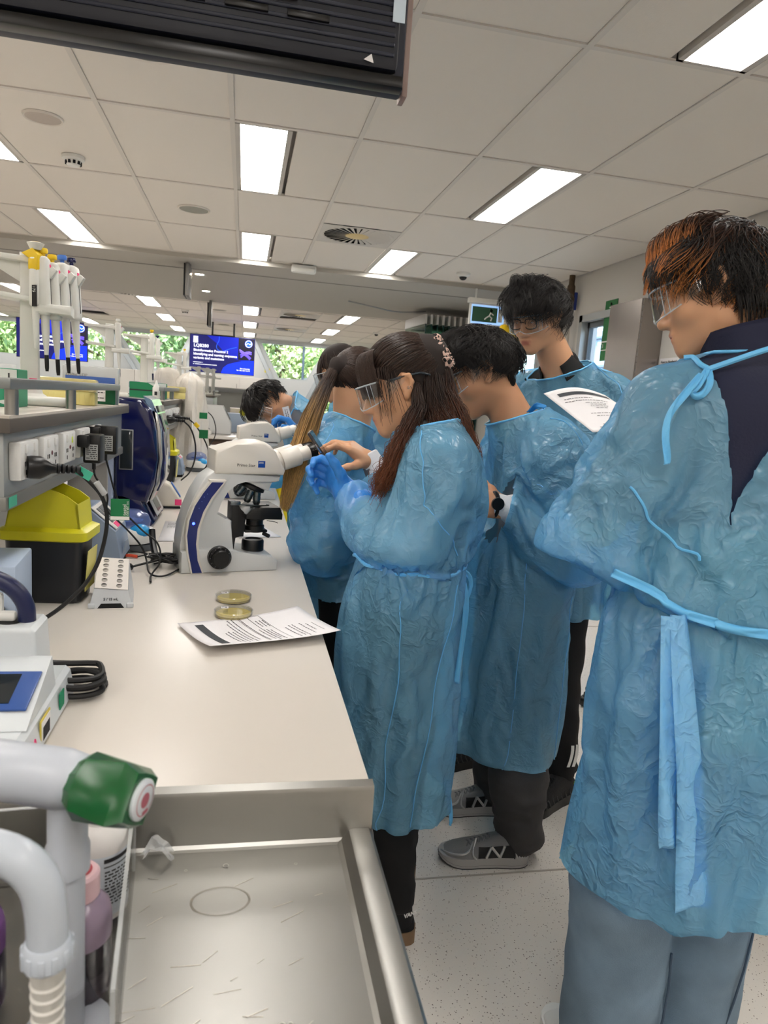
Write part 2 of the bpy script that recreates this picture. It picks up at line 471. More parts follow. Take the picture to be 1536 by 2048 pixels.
# right wall with two glazed doors
bb = B(); WT = .16
def seg(y0, y1, z0, z1): bb.box((XR + WT / 2, (y0 + y1) / 2, (z0 + z1) / 2), (WT, y1 - y0, z1 - z0))
seg(Y0, 5.28, 0, 2.8); seg(5.28, 6.12, 2.33, 2.8); seg(6.12, 7.0, 0, 2.8); seg(7.0, 8.0, 2.25, 2.8); seg(8.0, YF + .2, 0, 2.8)
wr = structure(bb.obj('wall_right', WALL, smooth=0))
bb = B(); bb.box((XR - .005, .8, .06), (.01, 8.9, .12)); structure(bb.obj('baseboard_right', mat('skirting', (206, 200, 188), .5), smooth=0))
FRAME = mat('door_frame', (178, 180, 180), .45, .3)
def gdoor(idx, y0, y1, ztop):
    b = B()
    for yy in (y0 + .03, y1 - .03): b.box((XR + .03, yy, ztop / 2), (.12, .06, ztop))
    b.box((XR + .03, (y0 + y1) / 2, ztop - .03), (.12, y1 - y0, .06))
    d = structure(b.obj('door_%d' % idx, FRAME, smooth=0))
    b = B()
    for yy in (y0 + .085, y1 - .085): b.box((XR + .05, yy, ztop / 2 - .03), (.04, .03, ztop - .07))
    b.box((XR + .05, (y0 + y1) / 2, ztop - .085), (.04, y1 - y0 - .12, .05)); b.box((XR + .05, (y0 + y1) / 2, .1), (.04, y1 - y0 - .12, .18))
    b.obj('leaf_frame', mat('black_seal', (96, 102, 106), .5), d, 0)
    b = B(); b.box((XR + .05, (y0 + y1) / 2, ztop / 2), (.01, y1 - y0 - .2, ztop - .2)); b.obj('pane', GLASS, d, 0)
    b = B(); b.tube([(XR + .02, y0 + .16, .9), (XR - .03, y0 + .16, .9), (XR - .03, y0 + .16, 1.3), (XR + .02, y0 + .16, 1.3)], .012, 8); b.obj('handle', STEEL, d)
gdoor(1, 5.28, 6.12, 2.33)
gdoor(2, 7.0, 8.0, 2.25)
# bright corridor outside the doors
b = B(); b.box((XR + 2.2, 6.5, 1.3), (.1, 7, 2.8)); structure(b.obj('wall_corridor', mat('corridor_wall', (196, 212, 226), .6), smooth=0))
b = B()
for k in range(6): b.box((XR + 2.13, 6.5, .5 + k * .42), (.04, 7, .03))
structure(b.obj('trim_2', mat('corridor_rail', (150, 166, 184), .5), smooth=0))
b = B(); b.box((XR + 1.2, 6.5, -.06), (2.1, 7, .1)); structure(b.obj('floor_corridor', mat('corridor_floor', (190, 186, 180), .5), smooth=0))
# far wall with trapezoid windows
WZ0, WZ1 = 1.80, 2.64
# window outlines as (top-left, top-right, bottom-right, bottom-left)
WIN = {
 1: [(-7.9, WZ1), (-6.5, WZ1), (-6.9, WZ0), (-7.5, WZ0)],
 2: [(-6.1, WZ1), (-3.24, WZ1), (-2.99, 2.1), (-2.99, 1.9), (-6.1, 1.9)],
 3: [(-2.93, WZ1), (-1.27, WZ1), (-1.69, WZ0), (-2.38, WZ0)],
 4: [(.29, WZ1), (1.94, WZ1), (1.46, WZ0), (.76, WZ0)],
 5: [(2.25, 2.62), (2.95, 2.62), (2.95, 1.0), (1.45, 1.0)],
}
from mathutils.geometry import tessellate_polygon
def wall_with_holes(name, x0, x1, z0, z1, y, th, holes, mt):
    """front and back sheets tessellated round the holes, plus reveals"""
    loops = [[V((x0, 0, z0)), V((x1, 0, z0)), V((x1, 0, z1)), V((x0, 0, z1))]] + [[V((p[0], 0, p[1])) for p in h] for h in holes]
    tri = tessellate_polygon(loops); flat = [p for l in loops for p in l]
    b = B()
    for yy in (y, y + th): b.add([(p.x, yy, p.z) for p in flat], tri)
    for l in loops:
        n_ = len(l)
        b.add([(p.x, y, p.z) for p in l] + [(p.x, y + th, p.z) for p in l], [(i, (i + 1) % n_, (i + 1) % n_ + n_, i + n_) for i in range(n_)])
    return structure(b.obj(name, mt, smooth=0))
wall_with_holes('wall_far', X0, XR + .2, 0, 2.85, YF, .3, list(WIN.values()), mat('far_wall', (198, 202, 204), .6))
WFR = mat('window_frame', (188, 194, 198), .4)
for k, p in WIN.items():
    cx = sum(q[0] for q in p) / len(p); cz = sum(q[1] for q in p) / len(p)
    b = B(); n_ = len(p)
    inner = [(q[0] + (cx - q[0]) * .07, q[1] + (cz - q[1]) * .07) for q in p]
    for yy in (YF + .02, YF + .1):
        b.add([(q[0], yy, q[1]) for q in p] + [(q[0], yy, q[1]) for q in inner], [(i, (i + 1) % n_, (i + 1) % n_ + n_, i + n_) for i in range(n_)])
    b.add([(q[0], YF + .02, q[1]) for q in inner] + [(q[0], YF + .1, q[1]) for q in inner], [(i, (i + 1) % n_, (i + 1) % n_ + n_, i + n_) for i in range(n_)])
    wn = structure(b.obj('window_%d' % k, WFR, smooth=0))
    b = B(); b.add([(q[0], YF + .07, q[1]) for q in inner] + [(q[0], YF + .078, q[1]) for q in inner], [tuple(range(n_)), tuple(range(2 * n_ - 1, n_ - 1, -1))]); b.obj('pane', GLASS, wn, 0)
    if k in (4, 3, 2):
        mx = {4: 1.35, 3: -1.55 + .0, 2: -4.1}[k]
        if k != 3: b = B(); b.box((mx, YF + .06, (WZ0 + WZ1) / 2), (.05, .07, WZ1 - WZ0 - .03)); b.obj('mullion', mat('mullion_blue', (112, 136, 168), .4), wn, 0)
# diagonal steel braces in front of the far wall
BR = mat('brace_paint', (176, 184, 190), .5)
for xa, za, xb, zb in ((-3.1, 2.7, -2.35, 1.55), (-1.12, 2.7, -1.75, 1.55), (.14, 2.7, .72, 1.55), (2.1, 2.7, 1.3, 1.0)):
    b = B(); m = frame((xa, YF - .06, za), (xb, YF - .06, zb)); l = math.hypot(xa - xb, za - zb)
    b.box((0, 0, l / 2), (.09, .11, l), .01, m); structure(b.obj('trim_3', BR, smooth=0))

ld = bpy.data.lights.new('corridor_fill', 'AREA'); ld.energy = 90; ld.size = 1.2; ld.shape = 'RECTANGLE'; ld.size_y = 5; ld.color = (.86, .93, 1)  # unseen area lamp, added to brighten the corridor behind the door glass
lo_ = bpy.data.objects.new('corridor_fill', ld); COL.objects.link(lo_); lo_.location = (XR + 1.2, 6.6, 2.65)

# ================================================================== OUTSIDE
GRASS = mat('grass', (96, 120, 62), .9)
b = B(); b.box((-2, 45, -.3), (90, 55, .1)); structure(b.obj('ground', GRASS, smooth=0))
LEAF = [mat('leaf_a', (176, 196, 128), .6, var=(2, .3)), mat('leaf_b', (206, 216, 158), .6, var=(2, .3)), mat('leaf_c', (146, 172, 116), .6, var=(2, .3))]
BARK = mat('bark', (120, 104, 84), .9)
def tree(x, y, h, rad, k, lab, nleaf=5200):
    r_ = np.random.default_rng(k * 31 + 5)
    t = thing('tree', lab, 'tree', (x, y, -.25), group='trees outside the far windows')
    b = B(); b.tube([(0, 0, 0), (.1, .05, h * .3), (-.05, .1, h * .6), (.05, 0, h * .9)], lambda u: .18 * (1 - u) + .03, 8, smooth=1)
    for q in range(9):
        a = r_.uniform(0, 6.28); z0 = h * r_.uniform(.2, .7); l = rad * r_.uniform(.6, 1)
        b.tube([(0, 0, z0), (l * .5 * math.cos(a), l * .5 * math.sin(a), z0 + l * .25), (l * math.cos(a), l * math.sin(a), z0 + l * .4)], lambda u: .06 * (1 - u) + .012, 6, smooth=1)
    b.obj('trunk', BARK, t)
    n_ = nleaf
    cl = r_.normal(size=(46, 3)); cl /= np.linalg.norm(cl, axis=1)[:, None]; cl *= r_.uniform(.35, 1, (46, 1))
    c = cl[r_.integers(0, 46, n_)] + r_.normal(size=(n_, 3)) * .17
    c = c * np.array([rad, rad * .7, h * .42]) + np.array([0, 0, h * .56])
    u = r_.normal(size=(n_, 3)); u /= np.linalg.norm(u, axis=1)[:, None]
    v = np.cross(u, r_.normal(size=(n_, 3))); v /= np.linalg.norm(v, axis=1)[:, None]
    s = r_.uniform(.07, .15, (n_, 1))
    q = np.stack([c - u * s, c + v * s * .45, c + u * s, c - v * s * .45], 1).reshape(-1, 3)
    me = bpy.data.meshes.new('crown'); me.from_pydata(q.tolist(), [], [(4 * i, 4 * i + 1, 4 * i + 2, 4 * i + 3) for i in range(n_)])
    o = link('crown', me, LEAF[k % 3], t, 0); o['kind'] = 'stuff'
tree(-6.6, 22.5, 5.2, 2.3, 0, 'broad green tree outside the far left window')
tree(-3.8, 24.5, 6.2, 2.6, 1, 'pale green tree outside behind the tall pipette stand')
tree(-1.2, 23.2, 5.0, 2.3, 2, 'leafy tree outside the trapezoid window left of the wide screen')
tree(1.2, 24.6, 5.6, 2.4, 1, 'pale leafy tree outside the window right of the wide screen')
tree(3.4, 23.4, 5.0, 2.2, 0, 'green tree outside above the white canopy at the right')
tree(-8.6, 27, 6.5, 2.8, 2, 'tree farthest left outside the windows')
tree(-.2, 29, 7, 3, 0, 'taller tree behind the two trees beside the wide screen')
tree(4.6, 28.5, 7, 3, 2, 'taller tree behind the white canopy')
t = thing('canopy', 'white fabric canopy outside the window right of the wide screen', 'canopy', (1.75, 19.6, -.25))
b = B(); b.grid(lambda u, v: (-1.4 + 2.8 * u, -1 + 2 * v, 2.05 + 1.05 * u - .35 * math.sin(PI * u)), 12, 6); b.grid(lambda u, v: (-1.4 + 2.8 * u, -1, (2.05 + 1.05 * u - .35 * math.sin(PI * u)) - .3 * v), 12, 1)
b.obj('roof', mat('canopy_white', (240, 242, 244), .6), t)
for px, py, hz in ((-1.38, -.95, 2.0), (1.38, -.95, 3.0), (-1.38, .95, 2.0), (1.38, .95, 3.0)):
    b = B(); b.cyl((px, py, 0), (px, py, hz), .025, n=8); b.obj('pole', GREYM, t)

# ================================================================== SCREENS
NV = mat('slide_navy', (16, 20, 92), .4, emit=.85); BL = mat('slide_blue', (4, 48, 238), .4, emit=.95); DB = mat('slide_deep_blue', (10, 30, 170), .4, emit=.9)
BK = mat('slide_black', (24, 22, 40), .4, emit=.7); WT_ = mat('slide_white', (240, 244, 255), .4, emit=1.0); LBL = mat('slide_line', (40, 110, 255), .4, emit=1.0); VIO = mat('slide_violet', (110, 90, 250), .4, emit=.95)
def screen(x, z, lab, y=14.0):
    W, H = 1.19, .68
    t = thing('wall_screen', lab, 'screen', (x, y, z), group='slide screens hanging in the far room')
    b = B(); b.box((W / 2, .03, H / 2), (W + .02, .05, H + .02), .006); b.obj('casing', BLACK, t)
    def pl(pts, mt, d, nm='slide_shape'):
        b = B(); b.add([(p[0], .0 - d, p[1]) for p in pts], [tuple(range(len(pts)))]); return b.obj(nm, mt, t, 0)
    pl([(0, 0), (W, 0), (W, H), (0, H)], NV, .001, 'slide')
    pl([(.30, H), (W, H), (W, .2), (1.05, .22), (.82, .29), (.6, .42), (.48, .55), (.38, .62)], DB, .0015)
    pl([(.58, 0), (W, 0), (W, .30), (1.0, .26), (.85, .22), (.7, .17), (.62, .1)], BL, .002)
    pl([(.89, .27), (W - .002, .27), (W - .002, H - .002), (.89, H - .002)], BK, .0025)
    b = B(); b.lathe([(0, 0), (.07, 0)], 28, m=T(1.08, -.003, .58) @ Rx(PI / 2)); b.obj('cell_picture', LBL, t, 0)
    b = B(); b.lathe([(.055, 0), (.066, 0)], 28, cap=False, m=T(1.08, -.0035, .58) @ Rx(PI / 2)); b.tube([(1.04, -.004, .56), (1.07, -.004, .6), (1.1, -.004, .56), (1.13, -.004, .6)], .006, 5, smooth=1); b.obj('cell_ring', WT_, t, 0)
    b = B()
    for pts in ([(.91, .46), (.98, .42), (1.05, .38), (1.13, .31)], [(.94, .32), (1.0, .38), (1.06, .40), (1.14, .39)], [(.92, .43), (.99, .38), (1.06, .345), (1.11, .29)], [(.93, .36), (1.0, .405), (1.08, .43), (1.14, .42)]):
        b.tube([(p[0], -.004, p[1]) for p in pts], .014, 6, smooth=2)
    b.obj('chromosome_picture', VIO, t)
    b = B(); b.tube([(.53, -.003, H - .002), (.53, -.003, .6), (.49, -.003, .53), (.48, -.003, .47), (.51, -.003, .42), (.6, -.003, .4), (.72, -.003, .46), (.86, -.003, .5)], .004, 5, smooth=2); b.obj('slide_curve', LBL, t)
    b = B(); b.box((.1, -.003, .59), (.085, .002, .12)); b.obj('logo', WT_, t, 0)
    text('QUT', .04, DB, t, T(.062, -.0045, .60) @ FACE_NY, bold=.001)
    for s, zz, sz in (('LQB280', .455, .082), ('Bioinformatics Practical 2', .375, .062), ('Identifying and naming sequence', .305, .062), ('variants and mutations', .235, .062)):
        text(s, sz, WT_, t, T(.065, -.005, zz) @ FACE_NY, bold=.0016)
    b = B()
    for zz, x1 in ((.165, .24), (.13, .5)): dashes(b, .065, x1, zz, .012, 0, int(zz * 999), m=T(0, -.005, 0) @ FACE_NY)
    b.obj('print', WT_, t, 0)
    text('the university', .034, WT_, t, T(W - .07, -.005, .1) @ FACE_NY, bold=.0008, align='RIGHT')
    text('for the real world', .034, WT_, t, T(W - .07, -.005, .065) @ FACE_NY, bold=.0008, align='RIGHT')
    b = B(); b.cyl((.4, .04, H), (.4, .04, 2.7 - z), .018); b.cyl((.8, .04, H), (.8, .04, 2.7 - z), .018); b.box((.6, .04, H + .012), (.44, .05, .03)); b.obj('hanger', BLACK, t)
screen(-1.045, 1.762, 'wide slide screen hanging at centre of the far room, whole slide in view')
screen(-4.06, 1.785, 'slide screen at the far left, half hidden by the tall pipette stand')

# near hanging monitor, seen from behind
t = thing('hanging_monitor', 'large black monitor hanging from the ceiling above the bench, seen from behind', 'monitor', (-.33, 1.5, 2.045))
HB = mat('monitor_back', (26, 31, 48), .45)
b = B(); b.box((0, .02, .36), (1.235, .04, .72), .008); b.obj('casing', HB, t)
b = B(); b.box((0, -.012, .36), (1.2, .03, .665), .012); b.obj('back_shell', mat('monitor_shell', (18, 22, 34), .45), t)
b = B()
for k in range(34): b.box((0, -.0285, .055 + .018 * k), (1.18, .005, .007), .0015, seg=1)
b.obj('cooling_ribs', HB, t)['kind'] = 'stuff'
b = B(); b.prism([(-.612, .0), (.612, .0), (.612, .022), (-.612, .022)], -.026, .012, r=.004); b.obj('lower_lip', mat('lip_black', (10, 10, 12), .3), t)
b = B(); b.box((-.1, -.036, .135), (1.0, .02, .03), .004); b.obj('cable_cover', BLACK, t)
b = B()
for k in range(9): b.box((-.5 + k * .115, -.034, .095), (.08, .008, .012), .002)
b.obj('vent_slot', BLACK, t)['kind'] = 'stuff'
b = B(); b.box((.6235, .036, .36), (.012, .05, .72), .003); b.obj('front_bezel', mat('bezel_pink', (150, 128, 122), .35), t)
b = B(); b.box((.594, -.032, .138), (.024, .002, .05)); b.obj('label', mat('label_white', (196, 212, 226), .5), t, 0)
b = B(); b.add([(.53, -.0315, .038), (.55, -.0315, .034), (.545, -.0315, .05)], [(0, 1, 2)]); b.obj('tape_scrap', PAPER, t, 0)
b = B(); b.cyl((-.1, .0, .5), (-.1, .0, .656), .03); b.box((-.1, -.03, .4), (.3, .03, .3), .01); b.obj('mount', BLACK, t)

# ================================================================== BENCH, SHELVES, SERVICE TRUNKS
BX0, BX1, BZ = -1.6, .195, .9
BY0 = .905
t = thing('lab_bench', 'long pale laminate bench running from the steel sink towards the far room', 'bench', (0, BY0, 0))
b = B(); b.box(((BX0 + BX1) / 2, 3.1, BZ - .0175), (BX1 - BX0, 6.2, .035), .003); b.obj('worktop', BENCH, t, 30)
CARC = mat('carcass', (206, 204, 200), .5); KICK = mat('dark_recess', (26, 26, 28), .6)
b = B(); b.box((BX0 + .85, 3.1, .445), (1.0, 6.1, .83)); b.obj('carcass', CARC, t, 0)
for k in range(6):
    b = B(); b.box((BX1 - .05, .06 + k * 1.2, .4325), (.05, .05, .865)); b.obj('leg', GREYM, t, 0)
# second bench beyond
t = thing('lab_bench', 'second pale bench in the far room past the dropped beam', 'bench', (0, 8.5, 0))
b = B(); b.box((-.75, 2.9, BZ - .0175), (1.7, 5.8, .035), .003); b.obj('worktop', BENCH, t, 30)
b = B(); b.box((-.75, 2.9, .4325), (1.6, 5.7, .865)); b.obj('carcass', mat('brown_carcass', (72, 54, 42), .6), t, 0)

SHELFT = mat('shelf_top', (200, 192, 182), .35); SHELFE = mat('shelf_edge', (86, 80, 74), .5)
TRUNK = mat('trunk_alu', (168, 172, 172), .35, .5); TRUNKL = mat('trunk_lip', (132, 132, 128), .4, .4)
RAIL = mat('rail_alu', (136, 140, 140), .35, .6)
def shelf(y0, ln, lab, zt=1.36, extra=False):
    t = thing('bench_shelf', lab, 'shelf', (0, y0, 0))
    xr, xl = -.40, -1.0
    b = B(); b.box(((xr + xl) / 2, ln / 2, zt - .003), (xr - xl - .004, ln - .004, .006)); b.obj('shelf_board', SHELFT, t, 0)
    b = B(); b.box(((xr + xl) / 2, ln / 2, zt - .018), (xr - xl, ln, .026), .002); b.obj('shelf_edge', SHELFE, t, 30)
    # guard rail on posts
    b = B(); b.box((xr - .012, ln / 2 - .1, zt + .056), (.028, ln - .2, .02), .003); b.box((xr - .15, ln - .2, zt + .056), (.3, .028, .02), .003); b.obj('guard_rail', RAIL, t)
    for py in (.05, ln * .38, ln - .22):
        b = B(); b.cyl((xr - .012, py, zt), (xr - .012, py, zt + .05), .012, n=12); b.obj('rail_post', STEEL, t)
    # supports and service trunk
    for py in (.1, ln - .12):
        b = B(); b.box((-.70, py, (BZ + zt - .03) / 2), (.18, .05, zt - .03 - BZ)); b.obj('upright', TRUNK, t, 0)
    b = B(); b.box((-.56, ln / 2, 1.265), (.28, ln - .06, .13), .002); b.obj('trunk', TRUNK, t)
    b = B(); b.box((-.565, ln / 2, 1.198), (.3, ln - .05, .026), .003); b.obj('trunk_lip', TRUNKL, t)
    b = B(); b.box((-.53, ln - .03, 1.12), (.13, .02, .42)); b.obj('end_plate', mat('end_plate', (190, 188, 184), .5), t, 0)
    return t
sh1 = shelf(1.338, 1.305, 'nearest bench shelf with grey guard rail and sockets under it')
sh2 = shelf(3.75, 1.3, 'second bench shelf beyond the tall blue instrument')
sh3 = shelf(6.03, 1.0, 'third bench shelf at the far end of the bench, seen small past the plastic-covered instrument')
sh4 = shelf(9.9, 1.5, 'farthest bench shelf on the far bench below the wide screen')

# double power outlets
def outlet(x, y, z, lab):
    t = thing('power_outlet', lab, 'socket', (x, y, z), group='power outlets on the service trunks')
    b = B(); b.box((.011, 0, 0), (.022, .115, .072), .004); b.obj('plate', SOCKETW, t)
    for s in (-1, 1):
        b = B(); b.box((.023, s * .028 + .0, .022), (.006, .014, .018), .003, m=None); b.obj('switch', SOCKETW, t)
        b = B()
        for a in (-.6, .6): b.box((.0225, s * .028 + a * .009, -.006), (.001, .003, .009), m=None)
        b.box((.0225, s * .028, -.022), (.001, .003, .009)); b.obj('pin_hole', DARK, t, 0)
    b = B(); b.lathe([(0, .0245), (.0045, .0235), (.005, .022)], 10, m=Ry(PI / 2)); b.obj('indicator', mat('dark_red', (90, 22, 30), .3), t)
    return t
o1 = outlet(-.42, 1.45, 1.274, 'white double power outlet nearest the camera with the big black plug in it')
ol = ['second white power outlet from the camera, free, behind the black plug', 'third white power outlet from the camera, yellow tag on it', 'fourth white power outlet holding the near black adapter', 'fifth and last outlet of the near shelf, beside the flat black adapter']
for k, yy in enumerate((1.605, 1.765, 1.93, 2.09)): dup(o1, (-.42, yy, 1.274), label=ol[k])
b = B(); b.box((.0228, .02, .016), (.001, .008, .014)); b.obj('yellow_tag', mat('lime_tag', (206, 226, 40), .5), bpy.data.objects[[o.name for o in bpy.data.objects if o.get('label') == ol[1]][0]], 0)
for k, yy in enumerate((3.86, 4.03, 4.2, 4.37, 4.54)):
    dup(o1, (-.42, yy, 1.274), label='white outlet on the second shelf trunk, %s of the row' % ['first', 'second', 'middle', 'fourth', 'last'][k])
for k, yy in enumerate((6.2, 6.45)): dup(o1, (-.42, yy, 1.274), label='small distant outlet on the third shelf trunk, %s one' % ['nearer', 'farther'][k])
# teal tape on trunk
b = B(); b.box((0, 0, 0), (.001, .045, .02)); tag(b.obj('teal_tape', mat('teal_tape', (70, 180, 150), .5), smooth=0), 'small teal tape label on the trunk below the nearest outlet', 'tape').location = (-.4135, 1.395, 1.20)

def plug(p, d, lab, cord, tagc=None, r=.022):
    """round mains plug with pleated strain relief; p on the outlet face, d axis direction, then the cord"""
    t = thing('power_plug', lab, 'plug', p)
    m = frame((0, 0, 0), d)
    b = B(); b.lathe([(0, 0), (r * .95, 0), (r, .006), (r, .022), (r * .85, .03), (r * .5, .042), (r * .42, .05)], 20, m); b.obj('body', BLACK, t)
    b = B()
    for k in range(5): b.lathe([(.006, .05 + k * .009), (r * .46 - k * .0006, .052 + k * .009), (r * .46 - k * .0006, .056 + k * .009), (.006, .058 + k * .009)], 12, m)
    b.obj('strain_relief', RUBBER, t)
    e = V(p) + V(d).normalized() * .09
    b = B(); b.tube([V(d).normalized() * .085] + [V(c) - V(p) for c in cord], .0042, 8, smooth=3); b.obj('cord', RUBBER, t)
    return t
def cord_tag(t, p, m, mt, wd, ht, wording):
    b = B(); b.box((0, 0, 0), (wd, .0015, ht), m=m); o = b.obj('cord_tag', mt, t, 0); o.location = V(p) - V(t.location); return o
pl1 = plug((-.397, 1.425, 1.262), (.9, .38, -.05), 'big black mains plug in the nearest outlet with a green safety tag', [(-.298, 1.475, 1.235), (-.27, 1.485, 1.20), (-.262, 1.49, 1.14), (-.285, 1.48, 1.04), (-.345, 1.45, .975), (-.40, 1.42, .945), (-.5, 1.40, .93)])
b = B(); b.box((0, 0, 0), (.03, .002, .018), m=Ry(.5)); o = b.obj('teal_band', mat('teal_tape', (70, 180, 150), .5), pl1, 0); o.location = (.093, .04, -.012)
b = B(); b.cyl((.113, .052, -.03), (.128, .058, -.055), .0062, n=12); b.obj('white_sleeve', mat('sleeve', (170, 172, 172), .5), pl1)
m = T(.158, .058, -.085) @ Rz(.1)
b = B(); b.box((0, 0, .0), (.036, .0012, .044), .0, m); o = b.obj('safety_tag', GREENTAG, pl1, 0)
b = B(); b.box((0, -.0009, -.0175), (.036, .0006, .007), m=m); b.obj('tag_band', WHITE, pl1, 0)
text('testel', .0105, WHITE, pl1, m @ T(.012, -.0009, -.012) @ FACE_NY @ Rz(PI / 2))
text('1300 881 116', .0055, WHITE, pl1, m @ T(.0165, -.0009, -.013) @ FACE_NY @ Rz(PI / 2))
# black power adapters on outlet 4 and 5
def adapter(p, dm, lab, cord, lblside=True):
    t = thing('power_adapter', lab, 'adapter', p)
    b = B(); b.box((dm[0] / 2, 0, 0), dm, .005); b.obj('body', BLACK, t)
    b = B(); b.box((.004, -dm[1] / 2 - .012, dm[2] * .28), (dm[0] * .6, .03, .03), .004); b.obj('plug_head', BLACK, t)
    b = B(); b.box((dm[0] * .5, -dm[1] / 2 - .0004, -.008), (dm[0] * .7, .0008, dm[2] * .55)); b.obj('label', mat('label_grey', (176, 178, 178), .6), t, 0)
    b = B()
    mm = T(dm[0] * .5, -dm[1] / 2 - .001, -.008) @ FACE_NY
    for k in range(7): dashes(b, -dm[0] * .3, dm[0] * .3, dm[2] * .2 - k * dm[2] * .07, dm[2] * .03, 0, k + 3, m=mm)
    b.obj('print', PRINT, t, 0)
    b = B(); b.tube([(dm[0] / 2, 0, -dm[2] / 2 + .003), (dm[0] / 2, 0, -dm[2] / 2 - .018)], .0045, 8); b.tube([V((dm[0] / 2, 0, -dm[2] / 2 - .01))] + [V(c) - V(p) for c in cord], .0026, 7, smooth=3); b.obj('cord', RUBBER, t)
    return t
adapter((-.392, 1.90, 1.262), (.042, .06, .072), 'black wall adapter in the fourth outlet, cord curling down', [(-.37, 1.9, 1.19), (-.355, 1.92, 1.165), (-.345, 1.96, 1.13), (-.355, 1.97, 1.09), (-.33, 2.0, 1.06), (-.30, 2.03, 1.02), (-.268, 2.06, .97), (-.255, 2.05, .93), (-.245, 2.0, .907), (-.2, 1.98, .905), (-.16, 2.1, .907)])
adapter((-.405, 2.07, 1.272), (.062, .035, .078), 'flat black adapter with white label in the last outlet', [(-.365, 2.07, 1.19), (-.35, 2.08, 1.12), (-.325, 2.1, 1.06), (-.30, 2.12, 1.03), (-.27, 2.12, 1.0), (-.23, 2.1, .98), (-.215, 2.06, .93), (-.24, 2.0, .906), (-.23, 1.93, .905)])

# ------------------------------------------------------------------ things on the bench
def sharps_bin(x, y, rz, lab, sc_=1.):
    t = thing('sharps_bin', lab, 'bin', (x, y, BZ), rz)
    t.scale = (sc_,) * 3
    LID = mat('bin_lid', (208, 202, 36), .35, sss=.0); BOD = mat('bin_body', (30, 32, 36), .4)
    W0, D0, W1, D1, H = .165, .11, .19, .135, .165
    b = B()
    def ringp(w_, d_, z, r=.018, n=4):
        out = []
        for cx, cy, a0 in ((w_ - r, d_ - r, 0), (-w_ + r, d_ - r, PI / 2), (-w_ + r, -d_ + r, PI), (w_ - r, -d_ + r, 1.5 * PI)):
            for k in range(n + 1):
                a = a0 + PI / 2 * k / n; out.append((cx + r * math.cos(a), cy + r * math.sin(a), z))
        return out
    def loft(b, rings):
        n_ = len(rings[0]); vs = [p for r_ in rings for p in r_]
        fs = [(j * n_ + i, j * n_ + (i + 1) % n_, (j + 1) * n_ + (i + 1) % n_, (j + 1) * n_ + i) for j in range(len(rings) - 1) for i in range(n_)]
        b.add(vs, fs)
    hw = lambda k: k / 2
    loft(b, [ringp(W0 / 2 - .006, D0 / 2 - .006, 0), ringp(W0 / 2, D0 / 2, .006), ringp(W1 / 2 - .008, D1 / 2 - .008, H)]); b.bm.faces.new([v for v in list(b.bm.verts)[:20]][::-1])
    b.obj('tub', BOD, t)
    b = B()
    # raised shade with open letterbox towards +x side
    loft(b, [ringp(W1 / 2 - .002, D1 / 2 - .002, H - .012), ringp(W1 / 2 + .006, D1 / 2 + .006, H - .008), ringp(W1 / 2 + .006, D1 / 2 + .006, H + .012), ringp(W1 / 2 - .004, D1 / 2 - .004, H + .018), ringp(W1 / 2 - .012, D1 / 2 - .012, H + .02)])
    b.obj('lid_rim', LID, t)
    b = B()
    x1 = W1 / 2 - .012; d1 = D1 / 2 - .012; z0 = H + .018
    pr = [(-x1, z0), (x1, z0), (x1 - .006, z0 + .06), (x1 - .03, z0 + .078), (.0, z0 + .1), (-.03, z0 + .098), (-x1 + .012, z0 + .06)]
    for s in (-1, 1): b.prism(pr, s * d1, s * (d1 - .004))
    b.prism([(-x1, z0), (-x1 + .003, z0), (-x1 + .015, z0 + .06), (-.03, z0 + .1), (.0, z0 + .1), (0, z0 + .096), (-.028, z0 + .096), (-x1 + .012, z0 + .06)], -d1, d1)
    b.prism([(x1, z0), (x1 - .004, z0), (x1 - .012, z0 + .055), (x1 - .006, z0 + .06)], -d1, d1)
    b.prism([(x1 - .06, z0 + .0), (x1 - .003, z0), (x1 - .01, z0 + .03), (x1 - .05, z0 + .02)], -d1 * .95, d1 * .95)
    b.obj('lid_hood', LID, t)
    b = B(); b.box((W1 / 2 - .006, 0, .085), (.0012, .085, .1), m=Ry(.07)); b.obj('label', mat('bin_label', (214, 204, 120), .5), t, 0)
    b = B(); mm = T(W1 / 2 - .0042, 0, .085) @ Ry(.07) @ FACE_PX
    for k in range(6): dashes(b, -.036, .036, .035 - k * .013, .004, .001, k + 71, m=mm)
    b.obj('print', PRINT, t, 0)
    return t
sharps_bin(-.448, 1.79, -.05, 'black sharps bin with yellow lid, nearest, under the first shelf')
sharps_bin(-.455, 4.12, 0, 'black sharps bin with yellow lid under the second shelf, farther away')

